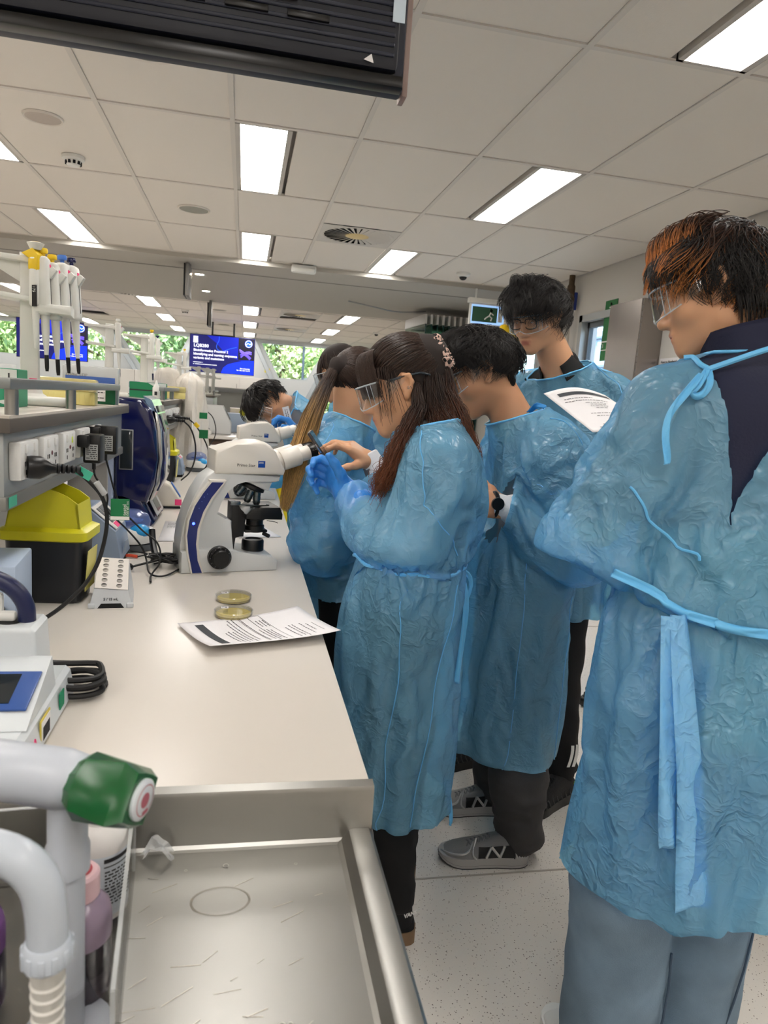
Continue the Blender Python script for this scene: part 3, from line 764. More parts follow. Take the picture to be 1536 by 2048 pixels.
LGREY = mat('light_grey_plastic', (214, 212, 208), .35); BGREY = mat('blue_grey_metal', (140, 156, 178), .4); DGREY = mat('dark_grey_plastic', (84, 88, 92), .45)
def heat_block(x, y, rz, lab):
    t = thing('heat_block', lab, 'instrument', (x, y, BZ), rz)
    b = B(); b.prism([(-.12, .014), (.075, .014), (.09, .02), (.075, .105), (.0, .17), (-.12, .17)], -.085, .085, r=.004); b.obj('housing', BGREY, t)
    b = B(); b.box((-.01, 0, .007), (.19, .14, .014)); b.obj('base', DARK, t, 0)
    m = T(.0385, 0, .139) @ Ry(.714)
    b = B(); b.box((0, 0, .002), (.092, .15, .004), .002, m); b.obj('panel', LGREY, t)
    b = B(); b.box((-.005, .01, .0045), (.06, .07, .003), .001, m); b.box((-.005, -.045, .0045), (.06, .02, .003), .001, m); b.obj('keypad', DGREY, t)
    b = B(); b.box((-.0, .01, .0062), (.04, .045, .002), .0, m); b.obj('display', mat('lcd', (30, 34, 36), .15), t, 0)
    b = B(); b.box((.036, -.03, .0045), (.018, .04, .001), 0, m); b.obj('sticker', PINK, t, 0)
    b = B(); b.box((.081, -.02, .055), (.002, .05, .06), m=Ry(.17)); b.obj('plate', mat('plate_grey', (152, 168, 190), .4), t, 0)
    return t
heat_block(-.425, 2.19, .0, 'blue-grey heat block with sloping keypad behind the near sharps bin')
heat_block(-.435, 4.42, .0, 'blue-grey instrument with sloping panel behind the far sharps bin')
def minifuge(x, y, rz, lab):
    t = thing('mini_centrifuge', lab, 'centrifuge', (x, y, BZ), rz)
    b = B(); b.lathe([(.062, 0), (.07, .004), (.07, .022), (.062, .026)], 32, M.Diagonal((1.05, 1, 1, 1))); b.obj('foot', DGREY, t)
    b = B(); b.lathe([(.06, .024), (.072, .028), (.074, .055), (.066, .07), (.03, .076), (0, .077)], 32); b.obj('body', WHITE, t)
    b = B(); b.ell((.03, -.03, .062), (.034, .034, .026), 24); b.obj('button', mat('cyan_button', (40, 150, 210), .3), t)
    b = B(); b.lathe([(.066, .075), (.068, .09), (.06, .11), (.035, .124), (0, .127)], 32, T(-.01, .02, 0)); b.obj('lid', mat('lid_smoke', (110, 130, 190), .1, alpha=.5), t)
    b = B(); b.lathe([(0, .095), (.045, .092), (.02, .078)], 24, T(-.01, .02, 0)); b.obj('rotor', BLUEP, t)
    return t
minifuge(-.345, 2.36, 0, 'small round centrifuge with blue lid beside the heat block')
minifuge(-.285, 4.72, 0, 'small round centrifuge with cyan button in front of the covered instrument')
# tube rack
t = thing('tube_rack', 'white sloping tube rack marked 5 / 15 mL standing by the sharps bin', 'rack', (-.30, 1.765, BZ), .12)
RK = mat('rack_white', (232, 227, 222), .35)
bm_ = B()
W2, L2 = .043, .1
sec = [(-.046, 0), (-.036, .062), (.036, .05), (.046, 0)]
b = B()
out = [(-.049, -.06, 0), (.049, -.06, 0), (.049, .075, 0), (-.049, .075, 0)]
top = [(-.038, -.048, .046), (.038, -.048, .04), (.036, .068, .088), (-.036, .068, .094)]
b.add(out + top, [(0, 1, 5, 4), (1, 2, 6, 5), (2, 3, 7, 6), (3, 0, 4, 7)])
b.obj('shell', mat('rack_side', (206, 210, 214), .35), t, 20)
b = B()
# top plate with round holes as recessed wells
tri_pts = []
hs = []
for i in range(2):
    for j in range(6): hs.append((-.017 + i * .034, -.036 + j * .0185))
loops = [[V((-.0375, -.0485, 0)), V((.0375, -.0485, 0)), V((.0358, .0685, 0)), V((-.0358, .0685, 0))]]
for hx, hy in hs: loops.append([V((hx + .0068 * math.cos(2 * PI * k / 12), hy + .0068 * math.sin(2 * PI * k / 12), 0)) for k in range(12)])
tri = tessellate_polygon(loops); flat = [p for l in loops for p in l]
def toplane(p): return (p.x, p.y, .0445 + (p.y + .048) * .41 - (p.x) * .08)
b.add([toplane(p) for p in flat], tri)
b.obj('top_plate', RK, t, 0)
for hx, hy in hs:
    b = B(); z = toplane(V((hx, hy, 0)))[2]; b.lathe([(0, z - .025), (.0066, z - .025), (.0068, z + .0)], 12, T(hx, hy, 0)); b.obj('well', mat('well_grey', (186, 182, 178), .6), t)
b = B()
b.box((-.043, -.058, .006), (.016, .012, .012), .003); b.obj('foot', mat('rack_side', (206, 210, 214), .35), t); b = B(); b.box((.043, -.058, .006), (.016, .012, .012), .003); b.obj('foot', mat('rack_side', (206, 210, 214), .35), t)
b = B(); b.poly([(-.03, -.0603, 0), (.03, -.0603, 0), (.022, -.0585, .011), (-.022, -.0585, .011)]); b.obj('arch', DARK, t, 0)
text('5 / 15 mL', .0085, PRINT, t, T(-.017, -.0565, .018) @ Rx(-.26 + .0) @ FACE_NY, bold=.0002)
# power supply box at the left edge
t = thing('power_supply', 'pale blue metal box with cord before the near sharps bin', 'instrument', (-.435, 1.5, BZ), .1)
b = B(); b.box((-.07, 0, .085), (.16, .17, .17), .004); b.obj('housing', mat('ps_blue', (172, 188, 210), .4), t)
b = B(); b.box((-.0, -.0865, .07), (.02, .002, .016)); b.box((-.02, -.0865, .13), (.05, .002, .004)); b.obj('print', PRINT, t, 0)
b = B(); b.box((-.03, -.1, .08), (.045, .03, .03), .006); b.tube([(-.03, -.11, .08), (.02, -.13, .078), (.045, -.12, .07), (.06, -.06, .04), (.03, -.02, .02)], .006, 8, smooth=2); b.obj('inlet_plug', BLACK, t)
b = B(); b.prism([(-.045, .02), (-.012, .02), (-.028, .05)], -.0875, -.086); b.obj('warning_sticker', mat('warn_yellow', (232, 214, 40), .5), t, 0)
b = B(); b.box((-.05, -.0865, .115), (.02, .002, .014)); b.obj('label', PAPER, t, 0)
# front-left homogeniser with touch screen
t = thing('homogeniser', 'white bench instrument with blue framed touch screen and navy loop handle', 'instrument', (-.36, 1.12, BZ), -.0)
WH = mat('instrument_white', (206, 212, 216), .3)
b = B(); b.prism([(-.16, 0), (.085, 0), (.095, .008), (.088, .045), (.08, .052), (-.16, .052)], -.18, .1, r=.008, seg=3); b.obj('base', WH, t)
b = B(); b.prism([(-.16, .045), (.058, .045), (.052, .135), (.045, .142), (-.16, .142)], .015, .1, r=.008, seg=3); b.obj('tower', WH, t)
b = B(); b.add([(-.16, -.15, .053), (.086, -.15, .053), (.078, .016, .098), (-.16, .016, .098), (-.16, .016, .05), (.083, .016, .05)], [(0, 1, 2, 3), (1, 5, 2), (0, 3, 4)]); b.obj('console', WH, t)
m = T(.008, -.07, .0775) @ Rx(.265)
b = B(); b.box((0, 0, 0), (.135, .088, .004), .006, m); b.obj('screen_bezel', mat('bezel_blue', (52, 84, 150), .3), t)
b = B(); b.box((-.008, .002, .0022), (.098, .066, .002), 0, m); b.obj('display', mat('dark_glass', (34, 40, 44), .06), t, 0)
b = B(); b.tube([(.03, .058, .14), (.03, .056, .17), (.01, .055, .2), (-.03, .055, .218), (-.08, .055, .212)], .0135, 14, smooth=3); b.obj('handle', mat('navy_handle', (28, 34, 72), .35), t)
b = B(); b.box((-.03, .06, .165), (.05, .012, .045), .005); b.box((-.01, .056, .15), (.05, .016, .016), .005); b.cyl((-.035, .05, .18), (-.01, .05, .182), .006); b.obj('latch', WHITE, t)
b = B(); b.lathe([(0, .143), (.022, .1425)], 24, T(.005, .056, 0)); b.obj('gasket', DARK, t)
b = B(); b.box((.0925, -.082, .025), (.002, .05, .04), m=None); o = b.obj('barcode_frame', mat('label_yellow', (216, 198, 84), .5), t, 0)
b = B(); b.box((.0935, -.082, .025), (.002, .044, .034)); b.obj('barcode_label', PAPER, t, 0)
b = B()
rr_ = random.Random(4); yy = -.099
while yy < -.065:
    w_ = rr_.choice((.0006, .001, .0016)); b.box((.0947, yy, .023), (.0004, w_, .02)); yy += w_ + rr_.choice((.0006, .001))
b.obj('barcode', PRINT, t, 0)
b = B(); b.box((.0935, .01, .028), (.002, .026, .026)); b.obj('green_sticker', mat('sticker_green', (20, 134, 96), .5), t, 0)
b = B(); b.prism([(-.013, .008), (.013, .008), (0, .034)], .0926, .0946, m=Rz(PI / 2) @ T(-.135, -.187, 0)); b.obj('pink_sticker', PINK, t, 0)
# coiled cord behind it
t = thing('coiled_cord', 'coil of thick black mains cord beside the white touch screen instrument', 'cord', (-.272, 1.215, BZ))
b = B(); pts = []
for k in range(90):
    a = k / 90 * 2 * PI * 4.2
    pts.append((.052 * math.cos(a) + .004 * math.sin(k), .034 * math.sin(a) + .01 * math.cos(a * .5), .008 + .030 * k / 90 + .003 * math.sin(a * 2)))
b.tube([(-.07, .02, .05), (-.02, .036, .04)] + pts[::-1], .0052, 8, smooth=1); b.obj('coil', RUBBER, t)
# tall blue imaging instrument
t = thing('gel_imager', 'tall glossy navy instrument with white side panel between the first two shelves', 'instrument', (-.462, 2.9, BZ), 0)
b = B(); b.box((-.08, -.0, .235), (.15, .36, .47), .006); b.obj('cabinet', mat('imager_side', (176, 188, 212), .4), t)
pr = [(-.002, .09), (.115, .09), (.14, .16), (.15, .26), (.145, .36), (.125, .44), (.09, .478), (-.002, .482)]
b = B(); b.prism(pr, -.165, .165, r=.015, seg=3); b.obj('door_housing', NAVY, t)
b = B(); b.prism([(.118, .095), (.128, .095), (.155, .16), (.165, .26), (.158, .37), (.136, .455), (.126, .455), (.148, .36), (.153, .26), (.145, .16)], -.12, .14, r=.003); b.obj('chrome_trim', CHROME, t)
b = B(); b.prism([(.136, .13), (.15, .13), (.168, .18), (.17, .26), (.163, .36), (.145, .42), (.135, .42)], -.1, .12, r=.006); b.obj('front_door', NAVY, t)
b = B(); b.prism([(.11, .45), (.145, .425), (.12, .478), (.09, .49)], -.12, .14); b.obj('top_window', mat('imager_glass', (150, 180, 214), .08, .6), t, 0)
b = B(); b.box((.04, -.166, .29), (.05, .004, .15), .003); b.obj('window_frame', GREYM, t); b = B(); b.box((.04, -.1685, .29), (.042, .003, .142), .002); b.obj('dark_window', mat('dark_glass', (34, 40, 44), .06), t)
b = B(); b.prism([(-.0, 0), (.13, 0), (.14, .012), (.095, .1), (.03, .12), (0, .12)], -.165, .165, r=.006); b.obj('base', NAVY, t)
m = T(.123, .04, .062) @ Ry(1.1)
b = B(); b.box((0, 0, .002), (.085, .2, .004), .002, m); b.obj('control_panel', LGREY, t); b = B(); b.box((0, 0, .0045), (.06, .1, .002), 0, m); b.obj('display', mat('lcd_grey', (96, 100, 96), .2), t, 0)
# white vortex mixer behind
def vortexer(x, y, rz, lab):
    t = thing('vortex_mixer', lab, 'instrument', (x, y, BZ), rz)
    b = B(); b.prism([(-.08, .008), (.07, .008), (.078, .03), (.03, .105), (.0, .118), (-.08, .118)], -.055, .055, r=.014, seg=3); b.obj('body', mat('ivory', (216, 208, 194), .35), t)
    b = B(); b.box((0, 0, .004), (.14, .1, .01), .003); b.obj('foot', DARK, t)
    b = B(); b.box((.05, 0, .08), (.075, .05, .004), .002, T(.05, 0, .08) @ Ry(1.0) @ T(-.05, 0, -.08)); b.obj('panel', BLUEP, t)
    b = B(); b.lathe([(0, .14), (.02, .142), (.024, .118)], 18, T(-.03, 0, 0)); b.obj('cup', RUBBER, t)
    b = B(); b.box((.06, -.0555, .03), (.028, .001, .026)); b.obj('sticker', PINK, t, 0)
    return t
vortexer(-.335, 3.23, .1, 'ivory vortex mixer with blue panel and pink sticker behind the tall navy instrument')
# plastic covered instrument on second bench section
t = thing('covered_instrument', 'tall instrument under a hazy plastic dust cover beside the second shelf', 'covered instrument', (-.36, 4.9, BZ))
b = B()
def cov(u, v):
    a = 2 * PI * u; r = .13 - .05 * v ** 1.5 + .012 * math.sin(5 * a + 4 * v) + .006 * math.sin(11 * a - 7 * v)
    if v > .9: r *= (1 - v) / .1 * .9 + .1
    return (r * math.cos(a) * 1.0, r * math.sin(a) * 1.5, .015 + .62 * min(1, v * 1.02))
b.grid(cov, 48, 24); b.obj('dust_cover', mat('dust_cover', (214, 208, 198), .25, alpha=.86, bump=(30, .5)), t)
b = B(); b.box((0, 0, .25), (.1, .16, .48), .02); b.obj('instrument', WHITE, t)
b = B(); b.box((.1, -.13, .36), (.05, .002, .04)); b.obj('green_tag', GREENTAG, t, 0)
t = thing('cover_bag', 'crumpled clear plastic hood standing on the second shelf', 'plastic cover', (-.5, 4.9, 1.36))
b = B(); b.grid(lambda u, v: ((.09 - .03 * v * v + .008 * math.sin(7 * 2 * PI * u + 5 * v)) * math.cos(2 * PI * u) * (1 if v < .92 else (1 - v) / .08), (.09 + .006 * math.sin(5 * 2 * PI * u)) * math.sin(2 * PI * u) * (1 if v < .92 else (1 - v) / .08), .2 * v), 36, 14); b.obj('hood', mat('dust_cover', (214, 208, 198), .25), t)

# tangled cable pile by the microscope
t = thing('cable_tangle', 'loose tangle of thin black cables on the bench left of the near microscope', 'cables', (-.215, 2.13, BZ)); t.scale = (1.45, 1.3, 1.2)
b = B(); r_ = random.Random(3)
for q in range(4):
    pts = []
    a0 = r_.uniform(0, 6)
    for k in range(16):
        a = a0 + k * .8; rr2 = .028 + .012 * math.sin(k * 1.7 + q)
        pts.append((rr2 * 1.5 * math.cos(a) + .02, rr2 * math.sin(a), .006 + .022 * abs(math.sin(k * .9 + q))))
    b.tube(pts, .0024, 6, smooth=2)
b.tube([(-.11, -.12, .006), (-.06, -.06, .012), (-.03, -.02, .014), (.03, .0, .03), (.065, .07, .075)], .0028, 6, smooth=2)
b.obj('cable', RUBBER, t)
b = B(); b.tube([(-.1, -.1, .01), (-.06, -.055, .012)], .009, 10); b.obj('connector', BLACK, t); b = B(); b.tube([(-.035, .08, .075), (-.03, .06, .04), (-.02, .03, .012)], .007, 10, smooth=2); b.obj('cable_tie', BLACK, t)
t = thing('orange_lead', 'short orange test lead lying beside the round centrifuge', 'lead', (-.335, 2.22, BZ))
b = B(); b.tube([(-.03, .0, .006), (0, .01, .008), (.03, .0, .006)], .005, 8, smooth=1); b.obj('sleeve', mat('orange_plastic', (214, 76, 46), .4), t)
b = B(); b.tube([(.03, 0, .006), (.06, .01, .012), (.05, .05, .006), (.0, .06, .01)], .0025, 6, smooth=2); b.obj('wire', RUBBER, t)

# ------------------------------------------------------------------ microscope
MW = mat('scope_white', (206, 208, 208), .3); MW2 = mat('scope_cream', (218, 214, 206), .3); MBK = mat('scope_black', (16, 16, 17), .35)
OBJM = mat('objective_metal', (110, 118, 122), .25, .9); SBLUE = mat('scope_blue', (24, 40, 108), .25); LED = mat('scope_led', (40, 60, 255), .3, emit=14)
def cv(pts): return [((x - 100) * .0004, (1395 - y) * .000412) for x, y in pts]
def microscope(loc, rz, lab):
    t = thing('microscope', lab, 'microscope', loc, rz, 'white microscopes on the bench')
    arm = cv([(100, 1395), (100, 1200), (112, 1080), (150, 950), (200, 830), (262, 720), (330, 672), (330, 690), (830, 697), (820, 735), (780, 745), (560, 745), (500, 752), (430, 805), (375, 900), (348, 985), (430, 1008), (470, 1030), (478, 1250), (560, 1268), (770, 1280), (818, 1322), (818, 1395)])
    b = B(); b.prism(arm, -.055, .055, r=.004); b.obj('stand_arm', MW, t, 40)
    b = B(); b.prism(cv([(100, 1395), (100, 1240), (180, 1215), (478, 1235), (540, 1266), (770, 1280), (818, 1322), (818, 1395)]), -.078, .078, r=.006); b.obj('base', MW, t, 40)
    b = B(); b.prism(cv([(330, 690), (330, 522), (480, 478), (600, 452), (690, 450), (745, 480), (778, 520), (862, 655), (850, 690)]), -.062, .062, r=.009, seg=3); b.obj('head', MW2, t, 40)
    b = B(); b.prism(cv([(560, 740), (780, 740), (748, 812), (700, 800), (640, 770)]), -.045, .045, r=.005); b.obj('turret_mount', MW, t, 40)
    # curved blue side band with white edging
    lo = [(180, 1422), (148, 1240), (136, 1120), (150, 1010), (185, 910), (240, 820), (300, 742)]
    hi = [(384, 742), (300, 850), (245, 950), (208, 1070), (200, 1180), (215, 1300), (248, 1420)]
    grow = lambda p, d: (p[0] + d, p[1])
    outer = [grow(p, -13) for p in lo] + [(285, 727), (405, 727)] + [grow(p, 15) for p in hi]
    b = B(); b.prism(cv([(x, min(y + (8 if y > 1380 else 0), 1394 + 30)) if y < 1395 else (x, 1394) for x, y in outer]), -.0815, -.05, r=.001); b.obj('side_plate', MW2, t, 30)
    b = B(); b.prism(cv([(x, min(y, 1388)) for x, y in lo] + [(x, min(y, 1388)) for x, y in hi]), -.083, -.0814); b.obj('blue_band', SBLUE, t, 0)
    b = B(); m = T((178 - 100) * .0004, -.0832, (1033 - 1395) * -.000412)
    b.ell((0, 0, 0), (.004, .0015, .004), 12, m); b.obj('status_light', LED, t)
    b = B()
    for (px, py) in ((214, 925), (232, 878), (248, 846), (270, 825)): b.ell((0, 0, 0), (.0012, .0006, .0012), 8, T((px - 100) * .0004, -.0832, (1395 - py) * .000412))
    b.obj('indicator_dots', mat('dot_blue', (90, 120, 200), .3), t)
    # focus knobs both sides
    for s in (-1, 1):
        m = T(.108, s * .078, .048) @ Rx(s * -PI / 2)
        b = B(); b.lathe([(.034, 0), (.034, .016), (.031, .02), (.026, .02), (.026, .034), (.023, .037), (0, .037)], 32, m); b.obj('focus_knob', MBK, t)
        b = B()
        for k in range(12): b.box((.029, 0, .0205), (.003, .0016, .0008), m=m @ Rz(k * PI / 6))
        b.obj('knob_marks', mat('mark_grey', (130, 130, 130), .5), t, 0)
    # nosepiece and objectives
    c0 = V(((650 - 100) * .0004, 0, (1395 - 795) * .000412))
    m = T(*c0) @ Ry(.36)
    b = B(); b.lathe([(0, .006), (.036, .006), (.039, .002), (.039, -.006), (.03, -.01), (0, -.012)], 32, m); b.obj('nosepiece', MBK, t)
    for px, py, qx, qy, r_ in ((575, 800, 528, 862, .0115), (640, 835, 608, 912, .0115), (690, 840, 686, 932, .0118), (600, 800, 585, 845, .0095)):
        dy = 0 if r_ > .0095 else .03
        p0 = V(((px - 100) * .0004, dy, (1395 - py) * .000412)); p1 = V(((qx - 100) * .0004, dy, (1395 - qy) * .000412))
        l = (p1 - p0).length; m = frame(p0, p1)
        b = B(); b.lathe([(r_, -.004), (r_, l * .25), (r_ * .93, l * .26), (r_ * .93, l * .3), (r_, l * .31), (r_, l * .62), (r_ * .9, l * .64), (r_ * .9, l * .68), (r_, l * .7), (r_ * .96, l * .85), (r_ * .6, l), (0, l)], 20, m); b.obj('objective', OBJM, t)
    # stage, carrier, condenser, field lens
    b = B(); b.prism(cv([(570, 980), (640, 930), (830, 928), (852, 980), (850, 1020), (570, 1012)]), -.066, .066, r=.003); b.obj('stage', MBK, t, 30)
    b = B(); b.prism(cv([(483, 905), (530, 905), (545, 960), (590, 985), (590, 1030), (580, 1160), (510, 1160), (510, 1250), (480, 1250)]), -.03, .03, r=.003); b.obj('stage_carrier', MBK, t, 30)
    b = B(); b.box((.20, -.02, .193), (.075, .026, .0012)); b.obj('glass_slide', GLASS, t, 0)
    b = B(); b.tube([(.16, -.03, .196), (.19, -.04, .194), (.23, -.035, .1935), (.27, -.03, .193), (.265, -.01, .193)], .0022, 6, smooth=2); b.box((.163, -.03, .2), (.03, .012, .012), .002); b.obj('slide_clip', OBJM, t)
    b = B(); b.lathe([(0, .0), (.028, 0), (.03, .004), (.03, .02), (.026, .022), (.026, .036), (.031, .038), (.031, .048), (0, .048)], 28, T(.232, 0, .108)); b.box((.232, 0, .112), (.07, .05, .008), .002); b.cyl((.255, -.02, .105), (.27, -.035, .098), .006); b.obj('condenser', MBK, t)
    b = B(); b.tube([(.268, -.01, .142), (.285, -.03, .143), (.292, -.045, .141)], .0011, 5, smooth=1); b.obj('lever', OBJM, t)
    b = B(); b.lathe([(.031, .046), (.034, .05), (.034, .078), (.031, .084), (.024, .085), (.022, .08), (0, .079)], 32, T(.229, 0, 0)); b.obj('field_lens', MBK, t)
    # binocular tube head
    a = .33
    dr = V((math.cos(a), 0, math.sin(a)))
    p0 = V(((835 - 100) * .0004, 0, (1395 - 605) * .000412))
    b = B(); m = frame(p0 - dr * .012, p0 + dr * .012)
    b.lathe([(.036, 0), (.038, .004), (.038, .014), (.034, .022)], 30, m @ M.Diagonal((1, 1.35, 1, 1))); b.obj('tube_collar', MW2, t)
    for s in (-1, 1):
        q = p0 + V((0, s * .029, 0)) + V((-math.sin(a), 0, math.cos(a))) * .004
        m = frame(q, q + dr)
        b = B(); b.lathe([(.029, .008), (.031, .012), (.031, .062), (.029, .066), (.0225, .066), (.0225, .098), (.02, .1)], 28, m)
        b.obj('eyepiece_tube', MW2, t)
        b = B(); b.lathe([(.0195, .098), (.0205, .1), (.0205, .128), (.0185, .134), (.013, .134), (.011, .128), (0, .128)], 26, m); b.obj('eyepiece', MBK, t)
        if s < 0: text('PL 10x/20', .005, mat('mark_grey', (130, 130, 130), .5), t, m @ T(-.004, -.0207, .106) @ FACE_NY @ Rz(PI / 2) , ext=.0004)
    b = B(); b.box((p0.x + dr.x * .035, 0, p0.z + dr.z * .035 - .004), (.045, .06, .03), .006, None); b.obj('tube_bridge', MW2, t)
    b = B(); b.box(((672 - 100) * .0004, -.0625, (1395 - 612) * .000412), (.021, .0015, .0195)); b.obj('maker_badge', mat('badge_blue', (12, 66, 150), .3), t, 0)
    text('ZEISS', .0062, WHITE, t, T((650 - 100) * .0004, -.0635, (1395 - 606) * .000412) @ FACE_NY, bold=.0001)
    text('Primo Star', .0126, PRINT, t, T((488 - 100) * .0004, -.0625, (1395 - 632) * .000412) @ FACE_NY)
    return t
S_RZ = .25
near_scope = microscope((-.18, 2.115, BZ), S_RZ, 'white microscope in front, blue lit band, phone held at its eyepiece')
dup(near_scope, (-.12, 3.63, BZ), .1, 'white microscope farther along the bench with the bending student at it')

# ------------------------------------------------------------------ petri dishes, papers
DISH = glassmat('dish_plastic', (246, 246, 244), .05); AGAR = mat('agar', (222, 204, 128), .2)
def dish(x, y, rz, lab):
    t = thing('petri_dish', lab, 'petri dish', (x, y, BZ), rz, 'agar plates on the bench')
    b = B(); b.lathe([(0, .001), (.043, .001), (.0432, .014), (.0422, .014), (.042, .002)], 48); b.obj('base_dish', DISH, t)
    b = B(); b.lathe([(0, .0025), (.0415, .0025), (.0415, .0075), (0, .0075)], 48); b.obj('agar', AGAR, t)
    b = B(); b.lathe([(.0455, .006), (.0458, .0155), (.044, .0168), (0, .0165)], 48); b.obj('lid', DISH, t)
    b = B(); b.box((-.021, .012, .0172), (.017, .015, .0006)); b.obj('label', PAPER, t, 0)
    b = B()
    for k in range(4): dashes(b, -.028, -.022, .016 - k * .003, .0012, .0177, k + 5)
    b.box((-.0185, .012, .0177), (.006, .006, .0002)); b.obj('print', PRINT, t, 0)
    return t
dish(-.006, 1.655, .0, 'agar plate nearer the paper, slightly larger in view')
dish(-.008, 1.785, .1, 'agar plate nearer the microscope')
def sheet(name, lab, cat, corners, parent_loc, fn=None, content=None, nu=18, nv=18):
    """sheet of paper through four world corners (a at u0v0, b u1v0, c u1v1, d u0v1) plus a lift function"""
    t = thing(name, lab, cat, parent_loc)
    a, b_, c, d = [V(p) - V(parent_loc) for p in corners]
    def pt(u, v, off=0):
        p = a * (1 - u) * (1 - v) + b_ * u * (1 - v) + c * u * v + d * (1 - u) * v
        l = fn(u, v) if fn else V((0, 0, 0))
        nn = (b_ - a).cross(d - a).normalized()
        if nn.z < 0 : nn = -nn
        return p + l + nn * off
    b = B(); b.grid(lambda u, v: pt(u, v), nu, nv)
    o = b.obj('page', PAPER, t, 180)
    sm = o.modifiers.new('thickness', 'SOLIDIFY'); sm.thickness = .0004; sm.offset = -1
    if content:
        lt, lw = B(), None
        bk, dk = B(), B()
        for kind, u0, u1, v0, v1 in content:
            n_ = max(1, int((u1 - u0) * 22)); k_ = max(1, int((v1 - v0) * 22))
            (bk if kind == 'band' else dk).grid(lambda u, v: pt(u0 + (u1 - u0) * u, v0 + (v1 - v0) * v, .0009 if kind != 'w' else .0014), n_, k_)
        bk.obj('header_band', mat('band_grey', (52, 56, 62), .6), t, 0); dk.obj('print', mat('print_grey', (92, 92, 96), .7), t, 0)
    return t
def page_lines(rows_, seed, u0=.1, u1=.9):
    """rows_: list of (v, ustart, uend, height) -> word dashes"""
    r_ = random.Random(seed); out_ = []
    for v, s, e, h in rows_:
        u = s
        while u < e:
            l = min(r_.uniform(.02, .07), e - u); out_.append(('p', u, u + l, v, v + h)); u += l + .012
    return out_
# bench sheet: u along the paper's long side as seen (left -> right is page top -> bottom), v page width
def bench_sheet():
    # corners: left-back, right-back, right-front, left-front
    cs = [(-.128, 1.575, .901), (.150, 1.70, .901), (.228, 1.475, .903), (-.048, 1.385, .903)]
    def lift(u, v): return V((0, 0, .02 * (v ** 2.5) * (1 - .4 * u) + .012 * (u ** 4) + .006 * (1 - u) ** 3 * (1 - v)))
    ct = [('band', .10, .165, .12, .93)]
    # text rows run along v (page is turned): draw dashes along v
    r_ = random.Random(5)
    def vrow(u, s, e, h=.009):
        v = s
        while v < e:
            l = min(r_.uniform(.02, .06), e - v); ct.append(('p', u, u + h, v, v + l)); v += l + .012
    for u, s, e in ((.24, .5, .92), (.27, .45, .93), (.30, .48, .95), (.33, .2, .9), (.36, .08, .96), (.395, .06, .9), (.46, .06, .96), (.5, .5, .93), (.53, .52, .95), (.555, .52, .9), (.58, .55, .95), (.70, .55, .95), (.74, .5, .92), (.77, .5, .95), (.83, .5, .9), (.87, .55, .8)): vrow(u, s, e)
    for u in (.5, .53, .555): vrow(u + .06, .2, .42)
    ct.extend([('p', .45, .454, .04, .97), ('p', .63, .634, .04, .97), ('p', .45, .63, .04, .045), ('p', .53, .536, .05, .97), ('p', .92, .925, .55, .85)])
    return sheet('paper_sheet', 'white printed worksheet lying on the bench front with one corner over the edge', 'paper', cs, (0.05, 1.54, .9), lift, ct)
bench_sheet()
def flat_sheet(cs, lab, seed):
    rows_ = [(.1 + .05 * k, .1, .85, .015) for k in range(6)]
    return sheet('paper_sheet', lab, 'paper', cs, tuple(sum(c[i] for c in cs) / 4 for i in range(3)), None, page_lines(rows_, seed), 4, 4)
flat_sheet([(-.29, 2.86, .902), (-.15, 2.88, .902), (-.13, 2.5, .902), (-.275, 2.48, .902)], 'small paper slip behind the near microscope at its left', 3)
flat_sheet([(-.06, 2.87, .902), (.075, 2.88, .902), (.155, 2.62, .902), (.0, 2.58, .902)], 'paper sheet under and right of the near microscope stage', 4)
flat_sheet([(-.06, 3.95, .902), (.13, 3.97, .902), (.17, 3.73, .902), (-.05, 3.72, .902)], 'paper sheet lying between the two microscopes', 6)

# ------------------------------------------------------------------ pipette stands and shelf goods
PW = mat('pipette_white', (216, 216, 210), .35)
def pipette(parent_unused, loc, rz, tilt, lab, top, tip):
    t = thing('pipette', lab, 'pipette', loc, rz, 'pipettes hanging on the tall near stand')
    mm = Ry(tilt)
    b = B(); b.box((0, 0, .172), (.026, .04, .125), .008, mm, seg=3); b.prism([(-.01, .2), (.02, .215), (.028, .207), (.016, .19), (-.01, .18)], -.008, .008, mm, r=.002); b.obj('handle', PW, t)
    b = B(); b.lathe([(.0035, 0), (.004, .02), (.0085, .075), (.0095, .112), (.011, .118), (.011, .122)], 16, mm); b.obj('shaft', PW, t)
    b = B(); b.lathe([(.0032, -.012), (.0044, -.004), (.0048, .024)], 12, mm); b.obj('tip_cone', tip, t)
    b = B(); b.lathe([(.0045, .228), (.0045, .24), (.0095, .242), (.0105, .247), (.009, .252), (0, .253)], 16, mm); b.obj('plunger', top, t)
    b = B(); b.box((.0136, 0, .165), (.0008, .0022, .075), 0, mm); b.obj('volume_line', BLACK, t, 0)
    b = B(); b.box((.0138, 0, .212), (.0012, .011, .014), 0, mm); b.obj('pink_tag', PINK, t, 0)
    t.scale = (1.12,) * 3
    return t
